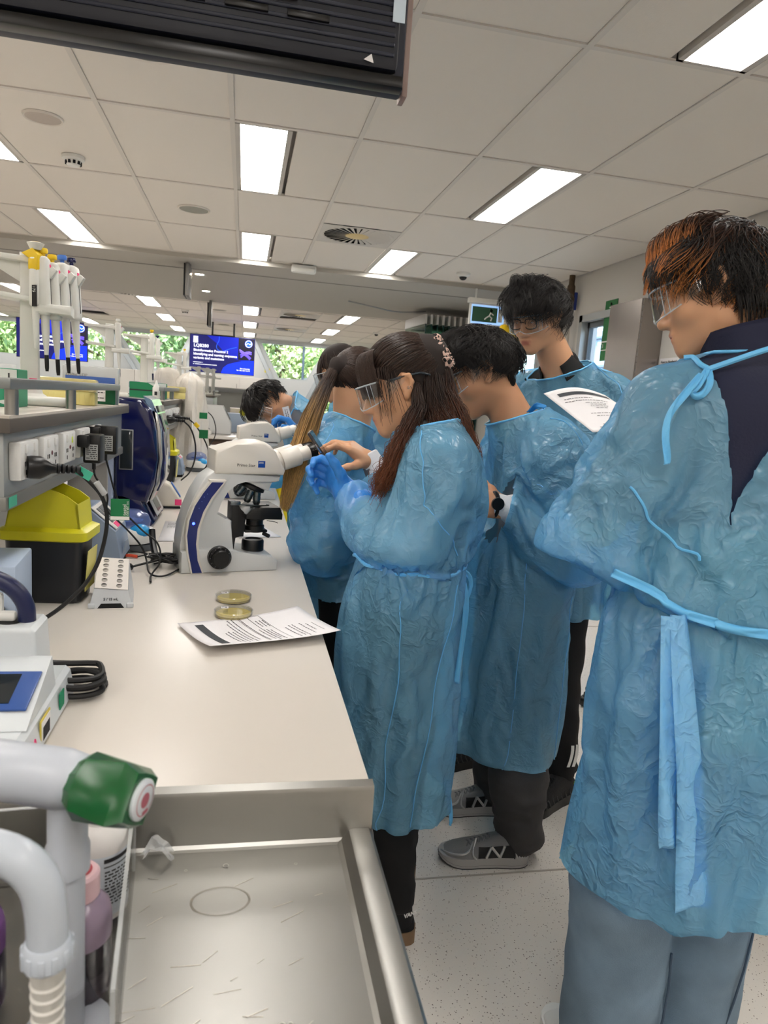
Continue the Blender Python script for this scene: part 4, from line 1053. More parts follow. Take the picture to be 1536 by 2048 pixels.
def pip_stand(x, y, z, rz, lab, name='pipette_stand'):
    t = thing(name, lab, 'stand', (x, y, z), rz, 'white pipette stands on the shelves')
    b = B(); b.box((.015, 0, .011), (.16, .15, .022), .01, seg=3); b.lathe([(.045, .02), (.03, .03), (.025, .05)], 24); b.obj('base', PW, t)
    b = B(); b.prism([(-.022, .02), (.022, .02), (.02, .37), (-.02, .37)], -.016, .016, r=.006); b.obj('column', PW, t)
    b = B(); b.prism([(-.11, .262), (.03, .25), (.03, .262), (-.11, .274)], -.045, .045, r=.004); b.obj('tip_tray', PW, t)
    b = B(); b.prism([(-.12, .35), (.03, .345), (.03, .36), (-.12, .362)], -.03, .03, r=.004); b.prism([(-.1, .345), (-.02, .3), (-.02, .35)], -.006, .006); b.obj('top_tray', PW, t)
    b = B(); b.prism([(.012, .228), (.1, .226), (.1, .25), (.012, .25)], -.05, .05, r=.008); b.obj('holder', PW, t)
    return t
SX, SY, SZ = -.535, 1.95, 1.36
pip_stand(SX, SY, SZ, .15, 'tall white pipette stand on the near shelf, hung with several pipettes')
pipette(None, (SX + .045, SY - .02, SZ + .10), .1, -.03, 'yellow topped pipette at the front of the near stand', YELTIP, BLACK)
pipette(None, (SX + .064, SY + .01, SZ + .092), .05, -.05, 'second pipette from the front of the near stand, first with a pink tag', YELTIP, BLACK)
pipette(None, (SX + .08, SY + .05, SZ + .10), -.1, -.06, 'third pipette from the front of the near stand, blue plunger', BLUEP, BLACK)
pipette(None, (SX + .098, SY + .08, SZ + .10), -.1, -.07, 'rearmost pipette on the near stand with dark top', NAVY, BLACK)
t = thing('pipette', 'pipette in front with yellow finger hook and black display', 'pipette', (SX + .024, SY - .035, SZ + .14), -.3)
b = B(); b.box((0, 0, .16), (.024, .03, .12), .008, seg=3); b.obj('handle', PW, t)
b = B(); b.prism([(-.03, .225), (.012, .2), (.014, .222), (-.0, .238)], -.014, .014, r=.003); b.box((0, 0, .2), (.026, .032, .035), .008); b.obj('finger_hook', YELTIP, t)
b = B(); b.box((.006, -.0155, .125), (.012, .002, .05)); b.obj('volume_display', BLACK, t, 0)
b = B(); b.lathe([(.004, 0), (.009, .08), (.01, .1)], 14); b.obj('shaft', PW, t)
text('175', .01, WHITE, t, T(.002, -.0168, .148) @ FACE_NY @ Rz(-PI / 2))
b = B(); b.lathe([(.012, .235), (.02, .25), (.014, .252), (0, .252)], 18); b.obj('plunger', PW, t); b = B(); b.lathe([(0, .2535), (.011, .253), (.012, .251)], 18); b.obj('plunger_cap', YELTIP, t)
for k, (x, y, z, rz, lab) in enumerate([(-.70, 3.95, 1.36, .1, 'pipette stand at the left end of the second shelf'), (-.60, 4.5, 1.36, .1, 'pipette stand in the middle of the second shelf with one yellow topped pipette'), (-.62, 4.95, 1.36, -.1, 'pipette stand at the far end of the second shelf'), (-.56, 6.35, 1.36, .1, 'pipette stand on the third shelf left of the wide screen')]):
    pip_stand(x, y, z, rz, lab)
def smallpip(x, y, z, lab, top=YELTIP):
    p = pipette(None, (x, y, z), .1, -.04, lab, top, NAVY); p['group'] = 'pipettes on the farther stands'; return p
smallpip(-.545, 4.48, 1.475, 'yellow topped pipette on the middle stand of the second shelf')
smallpip(-.645, 3.93, 1.475, 'pipette on the left stand of the second shelf', PW)
smallpip(-.505, 6.33, 1.475, 'yellow topped pipette on the third shelf stand')
smallpip(-.565, 4.93, 1.475, 'pipette on the far end stand of the second shelf', NAVY)
# tissue box
def card_box(x, y, z, d, lab, rz=0, hue=(40, 140, 104), num='1', big='280'):
    t = thing('tissue_box', lab, 'box', (x, y, z), rz)
    b = B(); b.box((0, 0, d[2] / 2), d, .002); b.obj('carton', mat('carton_' + str(hue[1]), hue, .5), t, 0)
    b = B(); b.prism([(-.0, d[2] * .98), (d[0] / 2 - .001, d[2] * .98), (d[0] / 2 - .001, d[2] * .55), (d[0] * .3, d[2] * .62)], -d[1] / 2 - .0012, -d[1] / 2); b.obj('printed_corner', mat('carton_white', (206, 214, 210), .5), t, 0)
    b = B(); b.prism([(d[0] * .15, d[2] * .14), (d[0] * .32, d[2] * .2), (d[0] * .45, d[2] * .14), (d[0] * .3, d[2] * .07)], -d[1] / 2 - .0012, -d[1] / 2); b.obj('leaf_mark', mat('carton_white', (206, 214, 210), .5), t, 0)
    b = B(); b.prism([(-d[0] / 2 + .001, d[2] * .46), (d[0] * .2, d[2] * .46), (d[0] * .2, d[2] * .54), (-d[0] / 2 + .001, d[2] * .54)], -d[1] / 2 - .0013, -d[1] / 2); b.obj('dark_strip', PRINT, t, 0)
    text(num, d[2] * .26, PRINT, t, T(d[0] * .33, -d[1] / 2 - .002, d[2] * .70) @ FACE_NY, bold=.0006)
    text(big, d[2] * .17, mat('carton_white', (206, 214, 210), .5), t, T(-d[0] * .22, -d[1] / 2 - .002, d[2] * .09) @ FACE_NY)
    return t
card_box(-.565, 1.76, 1.36, (.13, .12, .085), 'green and white tissue box at the left end of the near shelf', .1)
b = B(); b.box((0, 0, .03), (.16, .1, .06), .004); tb = thing('tip_box', 'clear tip box marked 1250uL behind the tissue box at the left edge', 'tip box', (-.70, 2.1, 1.4), .1); b.obj('box', CLEAR, tb); 
b = B(); b.box((0, 0, -.02), (.17, .11, .04), .004); b.obj('base', mat('tipbox_grey', (200, 206, 212), .4), tb); text('1250uL  uTIP', .016, PRINT, tb, T(-.05, -.0525, .03) @ FACE_NY); b = B(); b.box((.05, -.051, .004), (.03, .004, .016), .004); b.obj('latch', BLUEP, tb)
def tipbox(x, y, z, rz, lab, body, wording, clip=None, d=(.125, .085, .075)):
    t = thing('tip_box', lab, 'tip box', (x, y, z), rz, 'pipette tip boxes on the shelves')
    b = B(); b.box((0, 0, d[2] * .26), (d[0], d[1], d[2] * .52), .005); b.obj('base', body, t)
    b = B(); b.box((0, 0, d[2] * .76), (d[0] + .004, d[1] + .004, d[2] * .46), .006); b.obj('lid', mat('lid_' + body.name, tuple(int(255 * (c ** (1 / 2.2))) for c in body.node_tree.nodes['Principled BSDF'].inputs['Base Color'].default_value[:3]), .15, alpha=.6), t)
    b = B()
    for k in range(9): b.box((-d[0] / 2 + .012 + k * (d[0] - .024) / 8, -d[1] / 2 - .0005, d[2] * .24), (.002, .002, d[2] * .36))
    b.obj('ribs', body, t, 0)
    if clip: b = B(); b.box((0, -d[1] / 2 - .002, d[2] * .52), (.03, .006, .02), .003); b.obj('latch', clip, t)
    text(wording, .013, mat('tip_text', (110, 104, 90), .6), t, T(-d[0] * .46, -d[1] / 2 - .0035, d[2] * .7) @ FACE_NY)
    return t
YB = mat('tipbox_yellow', (226, 214, 140), .3); CB = mat('tipbox_clear', (206, 208, 206), .2); BB_ = mat('tipbox_blue', (70, 104, 176), .3)
tipbox(-.50, 2.2, 1.36, .12, 'yellow tip box marked 20uL on the near shelf beside the tall stand', YB, '20uL uTIP', None, (.15, .1, .075))
t2b = tipbox(-.50, 2.52, 1.36, .1, 'tall clear tip box marked 1250uL with blue racks on the near shelf', CB, '1250uL uTIP', BB_, (.165, .1, .12))
b = B(); b.box((0, -.0525, .075), (.15, .002, .02)); b.obj('blue_rack', BB_, t2b, 0)
tipbox(-.44, 4.62, 1.36, .05, 'yellow tip box on the second shelf at its front', YB, '20uL', None, (.15, .1, .075))
tipbox(-.62, 4.78, 1.36, .05, 'clear tip box with blue rack on the second shelf behind the yellow one', BB_, '1250uL', BB_, (.2, .1, .09))
t = thing('reagent_box', 'small dark green box with white label on the near shelf by the rail end', 'box', (-.452, 2.43, 1.36), .1)
b = B(); b.box((0, 0, .027), (.085, .06, .054), .003); b.obj('carton', mat('dark_green', (0, 92, 56), .4), t, 0); b = B(); b.box((-.012, -.031, .027), (.05, .002, .036)); b.obj('label', PAPER, t, 0)
text('nd', .014, PRINT, t, T(-.034, -.0325, .03) @ FACE_NY, bold=.0003)
b = B(); dashes(b, -.01, .01, .035, .003, 0, 3, m=T(0, -.0325, 0) @ FACE_NY); dashes(b, -.03, .01, .018, .003, 0, 4, m=T(0, -.0325, 0) @ FACE_NY); b.obj('print', PRINT, t, 0)
card_box(-.52, 4.1, 1.36, (.19, .1, .085), 'green tissue box on the second shelf behind its rail', .05, (20, 128, 84), '', '')
t = thing('dropper_bottle', 'white dropper bottle standing before the green box on the second shelf', 'bottle', (-.47, 4.02, 1.36))
b = B(); b.lathe([(.018, 0), (.02, .003), (.02, .06), (.012, .072), (.008, .08), (.003, .1), (0, .1)], 18); b.obj('body', WHITE, t); b = B(); b.box((.0, -.0205, .03), (.014, .001, .02)); b.obj('label', PRINT, t, 0)
t = thing('pink_note', 'pink sticky note on the column of the tall near pipette stand', 'sticky note', (SX + .018, SY - .04, SZ + .055))
b = B(); b.box((0, 0, 0), (.018, .001, .024)); b.obj('note', PINK, t, 0); b = B(); dashes(b, -.004, .006, .0, .006, 0, 3, m=T(0, -.0008, 0) @ FACE_NY); b.obj('print', PRINT, t, 0)
t = thing('pink_note', 'pink sticker on the end plate beside the tall navy instrument', 'sticky note', (-.484, 2.602, 1.27))
b = B(); b.box((0, 0, 0), (.018, .001, .035)); b.obj('note', PINK, t, 0)

# ------------------------------------------------------------------ far room furniture
def cupboard(x0, x1, y, z0, z1, d, lab, n_doors=3, mt=WALL):
    t = thing('wall_cupboard', lab, 'cupboard', ((x0 + x1) / 2, y, z0)); w_ = x1 - x0; h = z1 - z0
    b = B(); b.box((0, 0, h / 2), (w_, d, h), .004); b.obj('carcass', mat('cupboard_white', (214, 212, 208), .4), t, 0)
    for k in range(n_doors):
        b = B(); b.box((-w_ / 2 + w_ / n_doors * (k + .5), -d / 2 - .01, h / 2), (w_ / n_doors - .008, .02, h - .01), .003); b.obj('door', mat('cupboard_door', (218, 216, 212), .35), t, 0)
        b = B(); b.box((-w_ / 2 + w_ / n_doors * (k + .9), -d / 2 - .025, .06), (.012, .012, .1)); b.obj('handle', STEEL, t, 0)
    return t
cupboard(-3.0, -1.3, 17.0, 1.2, 1.76, .4, 'white wall cupboards between the two slide screens')
cupboard(-1.25, .42, 17.0, 1.5, 1.78, .4, 'white wall cupboards under the wide slide screen')
cupboard(-6.0, -3.1, 16.9, .0, 1.3, .5, 'tall white cupboards under the far left window', 4)
t = thing('lab_counter', 'grey counter along the far wall under the window right of the wide screen', 'counter', (.9, 16.9, 0))
b = B(); b.box((0, 0, .43), (4.0, .6, .86)); b.obj('carcass', mat('counter_grey', (150, 150, 148), .5), t, 0); b = B(); b.box((0, -.02, .88), (4.0, .66, .04), .004); b.obj('worktop', BENCH, t)
b = B(); b.box((0, .29, 1.15), (1.7, .02, .5)); o = b.obj('splashback', mat('counter_grey2', (128, 130, 128), .5), t, 0); o.location = (-1.2, 0, 0)
def wtap(x, lab):
    t = thing('lab_tap', lab, 'tap', (x, 16.95, 1.28))
    b = B(); b.cyl((0, .3, 0), (0, 0, 0), .022); b.tube([(0, 0, 0), (0, -.02, .09), (0, -.12, .12), (0, -.17, .02)], .014, 8, smooth=2); b.obj('spout', STEEL, t); b = B(); b.box((.05, -.02, .0), (.05, .03, .03), .006); b.box((-.05, -.02, 0), (.05, .03, .03), .006); b.obj('handle', BLACK, t)
wtap(.75, 'small tap on the far wall above the counter left one')
wtap(1.55, 'small tap on the far wall above the counter right one')
t = thing('paper_dispenser', 'pale box dispenser on the far wall right of the screen', 'dispenser', (.46, 16.9, 1.2))
b = B(); b.box((0, 0, .1), (.26, .2, .2), .02); b.obj('housing', mat('dispenser', (216, 200, 186), .4), t); b = B(); b.lathe([(.05, 0), (.05, .12), (.02, .15), (.02, .18)], 14, T(-.03, 0, .2)); b.obj('bottle', mat('soap_blue', (120, 150, 180), .3), t)
t = thing('warning_sign', 'small yellow warning sign on the wall beside the wide screen', 'sign', (.5, 17.28, 1.98))
b = B(); b.box((0, 0, 0), (.12, .004, .1)); b.obj('plate', mat('warn_yellow', (232, 214, 40), .5), t, 0); b = B(); b.add([(-.03, -.003, -.03), (.03, -.003, -.03), (0, -.003, .03)], [(0, 1, 2)]); b.obj('triangle', BLACK, t, 0)
# instruments on the far bench, each a simple small device
def device(x, y, z, d, lab, c, cat='instrument', name='bench_instrument'):
    t = thing(name, lab, cat, (x, y, z))
    b = B(); b.prism([(-d[0] / 2, 0), (d[0] / 2, 0), (d[0] / 2, d[2] * .4), (d[0] * .15, d[2]), (-d[0] / 2, d[2])], -d[1] / 2, d[1] / 2, r=min(d) * .08); b.obj('housing', mat('device_%d_%d_%d' % c, c, .4), t)
    m = T(d[0] * .33, 0, d[2] * .7) @ Ry(math.atan2(d[2] * .6, d[0] * .35) )
    b = B(); b.box((0, 0, .004), (d[2] * .4, d[1] * .6, .006), .002, m); b.obj('panel', DGREY, t)
    return t
device(-.3, 9.0, .9, (.3, .3, .35), 'pale bench instrument with sloping front at the near end of the far bench', (206, 206, 204))
device(-.1, 9.6, .9, (.3, .25, .25), 'blue-grey sloping instrument on the far bench', (160, 176, 196))
device(-.05, 10.4, .9, (.3, .3, .3), 'ivory instrument on the far bench farther back', (214, 206, 190))
device(-.5, 8.75, .9, (.25, .2, .1), 'low white tray box at the near end of the far bench', (224, 222, 216), 'box', 'storage_box')
for k, (x, y) in enumerate(((-.02, 9.9), (.0, 10.15))):
    t = thing('yellow_cap_bottle', 'wash bottle with round yellow cap on the far bench, %s of two' % ['nearer', 'farther'][k], 'bottle', (x, y, .9)); b = B(); b.lathe([(.04, 0), (.045, .01), (.045, .17), (.02, .21)], 16); b.obj('body', mat('natural_plastic', (206, 212, 204), .4), t); b = B(); b.ell((0, 0, .25), (.05, .05, .045), 14); b.obj('cap', YELLOW, t)
for k, (x, y) in enumerate(((-.62, 9.95), (-.52, 10.2), (-.45, 10.5))):
    pip_stand(x, y, 1.36, .2 * k, 'pipette stand on the farthest shelf, %s of three' % ['left', 'middle', 'right'][k])
device(-.75, 10.0, 1.36, (.3, .4, .12), 'low pale box on the farthest shelf left of its pipette stands', (216, 208, 196), 'box', 'storage_box')
device(-.55, 6.75, 1.36, (.2, .24, .12), 'white box on the third shelf', (222, 222, 216), 'box', 'storage_box')
p = plug((-.397, 6.18, 1.26), (1, .2, -.1), 'black plug in the nearer outlet of the third shelf', [(-.25, 6.2, 1.2), (-.22, 6.2, 1.05), (-.3, 6.2, .93)])
p = plug((-.397, 3.86, 1.262), (1, .2, -.05), 'black plug in the first outlet of the second shelf', [(-.27, 3.9, 1.22), (-.24, 3.9, 1.1), (-.27, 3.95, .98), (-.33, 4.05, .92)])
b = B(); b.box((.13, .03, -.03), (.004, .03, .035), 0); b.obj('cord_tag', PAPER, p, 0)
p = plug((-.397, 4.2, 1.262), (1, .2, -.05), 'black plug with yellow collar in the middle outlet of the second shelf', [(-.27, 4.25, 1.22), (-.2, 4.28, 1.1), (-.19, 4.3, 1.0), (-.25, 4.35, .92)])
b = B(); b.cyl((.12, .03, -.03), (.14, .035, -.05), .012, n=12); b.obj('collar', YELTIP, p); b = B(); b.box((.17, .04, -.09), (.05, .002, .05)); b.obj('safety_tag', GREENTAG, p, 0)
t = thing('power_adapter', 'black adapter in the third shelf outlet beside a green tag', 'adapter', (-.397, 6.45, 1.25)); b = B(); b.box((.03, 0, 0), (.06, .06, .1), .006); b.obj('body', BLACK, t); b = B(); b.box((.08, .0, -.05), (.06, .003, .05), 0, Ry(.4)); b.obj('safety_tag', GREENTAG, t, 0)
t = thing('yellow_waste_bag', 'yellow clinical waste bag on the floor end seen between bench edge and students', 'waste bag', (.31, 5.3, 0)); b = B(); b.grid(lambda u, v: (.085 * math.cos(2 * PI * u) * (1 - .2 * v + .03 * math.sin(9 * 2 * PI * u)), .085 * math.sin(2 * PI * u) * (1 - .2 * v), .79 * v), 32, 10); b.obj('bag', mat('bag_yellow', (226, 206, 30), .35), t); b = B(); b.cyl((0, 0, 0), (0, 0, .7), .05); b.obj('stand', GREYM, t)

# ------------------------------------------------------------------ steel sink unit
t = thing('steel_sink', 'stainless steel drainer top with raised rim and upstand in the foreground', 'sink', (0, 0, 0))
ZF = .822
b = B()
SXL, SYN = -.95, -.55
sec = [(SXL, ZF), (.150, ZF), (.156, ZF + .003), (.166, ZF + .016), (.172, ZF + .018), (.194, ZF + .018), (.199, ZF + .012), (.199, .78), (.194, .775)]
def sweep(b, sec, y0, y1):
    n_ = len(sec); b.add([(x, y0, z) for x, z in sec] + [(x, y1, z) for x, z in sec], [(i, i + 1, i + 1 + n_, i + n_) for i in range(n_ - 1)])
sweep(b, sec, SYN, .884)
b.obj('drainer', STEEL, t, 25)
b = B()
us = [(.876, ZF), (.881, ZF + .001), (.8845, ZF + .005), (.8855, .895), (.888, .901), (.903, .903), (.9035, .866)]
n_ = len(us); b.add([(SXL, y, z) for y, z in us] + [(.1985, y, z) for y, z in us], [(i, i + 1, i + 1 + n_, i + n_) for i in range(n_ - 1)])
b.add([(.1985, y, z) for y, z in us] , [tuple(range(n_))]); b.obj('upstand', STEEL, t, 25)
b = B(); b.box((-.4, .2, .39), (1.05, 1.3, .76)); b.obj('cabinet', CARC, t, 0)
STAIN = mat('limescale', (196, 194, 188), .5); BRN = mat('tea_stain', (110, 92, 62), .5, 0, alpha=.35)
b = B(); b.lathe([(.033, ZF + .0006), (.036, ZF + .0006)], 30, T(-.005, .78, 0) @ M.Diagonal((1.0, .7, 1, 1)), cap=False); b.obj('ring_stain', BRN, t, 0)
b = B(); r_ = random.Random(9)
for k in range(60):
    x = r_.uniform(-.1, .13); y = r_.uniform(.35, .84); a = r_.choice((.5, -.1, .1, .6)) + r_.uniform(-.2, .2); l = r_.uniform(.008, .04); wv = r_.uniform(.0002, .0005)
    b.box((x, y, ZF + .0004), (l, wv, .0004), 0, T(x, y, 0) @ Rz(a) @ T(-x, -y, 0))
b.obj('scratches', mat('scratch', (214, 208, 198), .35, .8), t, 0)['kind'] = 'stuff'
b = B()
for x, y, r0 in ((.06, .60, .0035), (.068, .6, .003), (.0, .845, .004), (-.05, .84, .002), (.09, .84, .002)): b.lathe([(r0 * .7, ZF + .0006), (r0, ZF + .0006)], 12, T(x, y, 0), cap=False)
b.obj('drip_marks', STAIN, t, 0)
t = thing('plastic_scrap', 'torn scrap of clear plastic film lying at the drainer corner by the rack', 'plastic scrap', (-.088, .868, ZF + .001))
b = B(); b.grid(lambda u, v: (-.018 + .036 * u + .004 * math.sin(7 * v), -.008 + .016 * v + .006 * math.sin(6 * u), .004 + .022 * math.sin(PI * u) * (.6 + .4 * v) + .003 * math.sin(11 * u + 5 * v)), 10, 6); b.obj('film', mat('film', (222, 226, 228), .15, alpha=.55), t, 20)

# acrylic rack with bottles
t = thing('acrylic_rack', 'clear acrylic bottle rack standing on the steel drainer at the left', 'rack', (-.283, .67, ZF), .085)
AE = mat('acrylic_edge', (226, 230, 230), .1, alpha=.45)
def plate(name, c, d, parent):
    b = B(); b.box(c, d); o = b.obj(name, ACRYL, parent, 0); return o
plate('side_panel', (.183, .01, .053), (.004, .30, .105), t); plate('side_panel', (-.183, .01, .053), (.004, .30, .105), t)
plate('base_panel', (0, .01, .002), (.366, .30, .004), t); plate('shelf_panel', (0, -.02, .052), (.362, .24, .004), t)
plate('back_panel', (0, .158, .05), (.366, .004, .1), t)
b = B()
for s in (-1, 1):
    b.box((s * .183, .01, .106), (.0042, .30, .0012)); b.box((s * .183, -.14, .053), (.0042, .0012, .105)); b.box((s * .183, .16, .053), (.0042, .0012, .105))
b.box((0, -.14, .0525), (.362, .0012, .0045)); b.box((0, .158, .101), (.366, .0042, .0012)); b.box((0, -.14, .002), (.366, .0012, .0045))
b.obj('polished_edge', AE, t, 0)
def stain_bottle(x, y, lab, liquid, neck, cap, capd):
    t = thing('stain_bottle', lab, 'bottle', (x, y, ZF + .005), 0, 'stain dropper bottles in the acrylic rack')
    b = B(); b.lathe([(0, 0), (.024, 0), (.030, .006), (.031, .02), (.031, .062), (.0312, .064)], 32); b.obj('stained_body', liquid, t)
    b = B(); b.lathe([(.0312, .064), (.0312, .084), (.029, .094), (.021, .103), (.018, .106)], 32); b.obj('shoulder', neck, t)
    b = B(); b.lathe([(.018, .106), (.0195, .108), (.0195, .13), (.017, .133), (.0, .133)], 28); b.obj('cap', cap, t)
    b = B(); b.lathe([(.0125, .1335), (.009, .1338)], 24, cap=False); b.obj('cap_ring', capd, t)
    b = B(); b.lathe([(.006, .133), (.005, .14), (.0035, .143), (.003, .152), (0, .152)], 14); b.obj('nozzle', capd, t)
stain_bottle(-.140, .66, 'squat bottle of dark stain with pink dropper cap in the clear rack', mat('dark_liquid', (30, 22, 34), .1, coat=.5), mat('mauve', (152, 134, 154), .2), mat('pink_cap', (232, 196, 202), .3), mat('red_residue', (176, 52, 66), .3))
stain_bottle(-.235, .65, 'squat bottle of violet stain with purple cap at the left edge', mat('violet_liquid', (34, 18, 52), .1, coat=.5), mat('violet_neck', (110, 70, 130), .2), mat('purple_cap', (92, 66, 110), .3), mat('deep_purple', (54, 26, 70), .3))
t = thing('chemical_bottle', 'white round bottle with printed hazard label behind the tap handle', 'bottle', (-.142, .775, ZF + .005))
b = B(); b.lathe([(0, 0), (.026, 0), (.031, .005), (.0315, .09), (.029, .102), (.02, .112), (.016, .114)], 36); b.obj('body', mat('hdpe', (224, 222, 220), .3), t)
b = B(); b.lathe([(.0165, .113), (.0165, .135), (0, .136)], 24); b.obj('cap', WHITE, t)
def wrap(b, a0, a1, z0, z1, r, n=10): b.grid(lambda u, v: (r * math.cos(a0 + (a1 - a0) * u), r * math.sin(a0 + (a1 - a0) * u), z0 + (z1 - z0) * v), n, 1)
b = B(); wrap(b, -2.5, .2, .012, .086, .0318, 20); b.obj('label', mat('bottle_label', (214, 222, 230), .5), t, 0)
b = B(); wrap(b, -1.25, .15, .078, .083, .0321); wrap(b, -2.45, -2.15, .073, .082, .0321); wrap(b, -1.25, .15, .0725, .074, .0321)
for k in range(11):
    r2 = random.Random(k); a = -1.22
    while a < .1: l = r2.uniform(.05, .2); wrap(b, a, min(.1, a + l), .066 - k * .004, .068 - k * .004, .0321, 3); a += l + .05
b.obj('label_print', PRINT, t, 0)
for s, a, z, sz in (('DANGER', -1.95, .074, .006), ('LACTIC ACID', -1.95, .06, .0055)):
    text(s, sz, PRINT, t, T(.0322 * math.cos(a), .0322 * math.sin(a), z) @ Rz(a + PI / 2) @ FACE_NY, align='CENTER')
m = T(.0322 * math.cos(-1.62), .0322 * math.sin(-1.62), .036) @ Rz(-1.62 + PI / 2) @ FACE_NY @ Rz(PI / 4)
b = B(); b.add([(-.009, -.009, 0), (.009, -.009, 0), (.009, .009, 0), (-.009, .009, 0), (-.0075, -.0075, 0), (.0075, -.0075, 0), (.0075, .0075, 0), (-.0075, .0075, 0)], [(0, 1, 5, 4), (1, 2, 6, 5), (2, 3, 7, 6), (3, 0, 4, 7)], m); b.obj('hazard_diamond', PRINT, t, 0)
text('!', .012, PRINT, t, T(.0323 * math.cos(-1.62), .0323 * math.sin(-1.62), .0315) @ Rz(-1.62 + PI / 2) @ FACE_NY, align='CENTER')

# taps
TAPG = mat('tap_enamel', (186, 192, 202), .28)
t = thing('lab_tap', 'white enamelled tap with faceted green handle in the left foreground', 'tap', (-.152, .615, ZF))
b = B(); m = Rz(-.38) @ T(0, 0, .262) @ Ry(PI / 2 - .04)
b.lathe([(.026, -.16), (.026, -.03), (.026, .01), (.022, .03), (.0185, .034)], 28, m); b.obj('valve_body', TAPG, t)
b = B(); b.lathe([(.015, .0), (.015, .17), (.019, .172), (.019, .195), (.017, .2), (.017, .26)], 28, T(.012, .0, 0) @ T(0, 0, 0)); b.obj('stem', TAPG, t)
b = B(); b.lathe([(.04, 0), (.04, .006), (.024, .012)], 28, T(.012, 0, 0)); b.obj('flange', TAPG, t)
b = B(); m2 = Rz(-.42) @ T(.024, 0, .261) @ Ry(PI / 2 + .04)
N = 6
def hexr(r, z, rot=0, n=6): return [(r * math.cos(2 * PI * k / n + rot), r * math.sin(2 * PI * k / n + rot), z) for k in range(n)]
ra, rb_, rc_, rd_ = hexr(.0215, .0, 0, 12), hexr(.0295, .012, 0, 12), [(p[0] * (1.16 if k % 3 == 0 else .86), p[1] * (1.16 if k % 3 == 0 else .86), p[2]) for k, p in enumerate(hexr(.031, .05, 0, 12))], [(p[0] * (1.14 if k % 3 == 0 else .9), p[1] * (1.14 if k % 3 == 0 else .9), p[2]) for k, p in enumerate(hexr(.024, .062, 0, 12))]
vs = ra + rb_ + rc_ + rd_
fs = [(j * 12 + i, j * 12 + (i + 1) % 12, (j + 1) * 12 + (i + 1) % 12, (j + 1) * 12 + i) for j in range(3) for i in range(12)] + [tuple(range(12))[::-1], tuple(range(36, 48))]
b.add(vs, fs, m2 @ Rz(.2)); b.obj('handle', mat('tap_green', (10, 84, 38), .22), t, 20)
b = B(); b.lathe([(.0175, .0615), (.0175, .0645), (.015, .066), (0, .066)], 28, m2); b.obj('index_disc', mat('disc_white', (214, 220, 226), .3), t)
b = B(); b.lathe([(.0065, .0663), (0, .0664)], 18, m2); b.lathe([(.0134, .0662), (.0125, .0663)], 28, m2, cap=False); b.box((.0105, .0, .0664), (.003, .008, .0003), 0, m2); b.obj('disc_print', mat('disc_red', (176, 96, 110), .4), t, 0)
t = thing('swan_neck_spout', 'white swan neck spout with ribbed hose nozzle at the lower left edge', 'tap', (-.203, .47, ZF))
b = B(); cx = .08
b.tube([(-.10, 0, .0), (-.10, 0, .2), (-.095, 0, .25), (-.07, 0, .283), (-.02, 0, .297), (.03, 0, .297), (.062, 0, .288), (.079, 0, .268), (.083, 0, .24), (.083, 0, .21)], .0138, 20, smooth=2); b.obj('neck', mat('tap_enamel2', (190, 198, 208), .18), t)
b = B(); m = T(.083, 0, 0)
b.lathe([(.0145, .222), (.0165, .218), (.0165, .206), (.014, .203)], 24, m)
for k in range(12): b.box((.0165, 0, .212), (.002, .004, .012), .0006, m @ Rz(2 * PI * k / 12))
b.obj('union_nut', mat('tap_enamel2', (190, 198, 208), .18), t)
b = B(); pr = [(.0125, .204)]
for k in range(6): pr += [(.0122 - k * .0002, .198 - k * .009), (.0108 - k * .0002, .1905 - k * .009)]
pr += [(.0098, .14), (.0098, .03), (.007, .03), (0, .03)]
b.lathe(pr, 22, m); b.obj('hose_nozzle', mat('nozzle_cream', (206, 204, 198), .3), t)
b = B(); b.lathe([(.03, 0), (.03, .006), (.016, .012)], 24, T(-.1, 0, 0)); b.obj('flange', TAPG, t)

# ------------------------------------------------------------------ right side
t = thing('steel_cabinet', 'stainless steel wall cabinet hanging on the right wall by the door', 'cabinet', (XR, 5.03, 1.3))
ST2 = mat('cabinet_steel', (150, 143, 138), .25, .95)
b = B(); b.box((-.09, 0, .505), (.18, .46, 1.01), .003); b.obj('body', ST2, t, 0)
b = B(); b.box((-.188, .0, .505), (.012, .455, 1.0), .002); b.obj('door', ST2, t, 0)
b = B()
for k in range(24): b.cyl((-.186, -.232, .02 + k * .041), (-.186, -.232, .055 + k * .041), .006, n=8)
b.obj('piano_hinge', mat('hinge_grey', (120, 116, 112), .4, .8), t)
b = B(); b.lathe([(.011, 0), (.011, .012), (.008, .014), (0, .014)], 18, T(-.194, .19, .42) @ Ry(-PI / 2)); b.obj('lock', CHROME, t)
b = B(); b.box((-.07, -.2315, .25), (.06, .001, .08)); b.obj('label', mat('label_pale', (200, 200, 196), .5), t, 0)
t = thing('safety_sign', 'tall green and white safety sign behind the steel cabinet', 'sign', (XR - .004, 5.6, 1.95))
b = B(); b.box((-.0, 0, .21), (.004, .2, .5)); b.obj('plate', mat('sign_green', (16, 108, 46), .4), t, 0)
b = B(); b.box((-.003, .0, .4), (.002, .05, .012)); b.lathe([(0, 0), (.014, 0)], 14, T(-.0035, 0, .425) @ Ry(-PI / 2)); b.box((-.003, 0, .12), (.002, .196, .012)); b.box((-.003, 0, .05), (.002, .196, .006)); b.obj('pictogram', WHITE, t, 0)
for k in range(3): text('3', .045, WHITE, t, T(-.004, .08, .07 - k * .0) @ FACE_PX @ Ry(PI)) if k == 0 else None
t = thing('wall_notice', 'white printed notice on the right wall beside the steel cabinet', 'notice', (XR - .003, 4.66, 1.62))
b = B(); b.box((0, 0, .12), (.003, .24, .3)); b.obj('sheet', PAPER, t, 0)
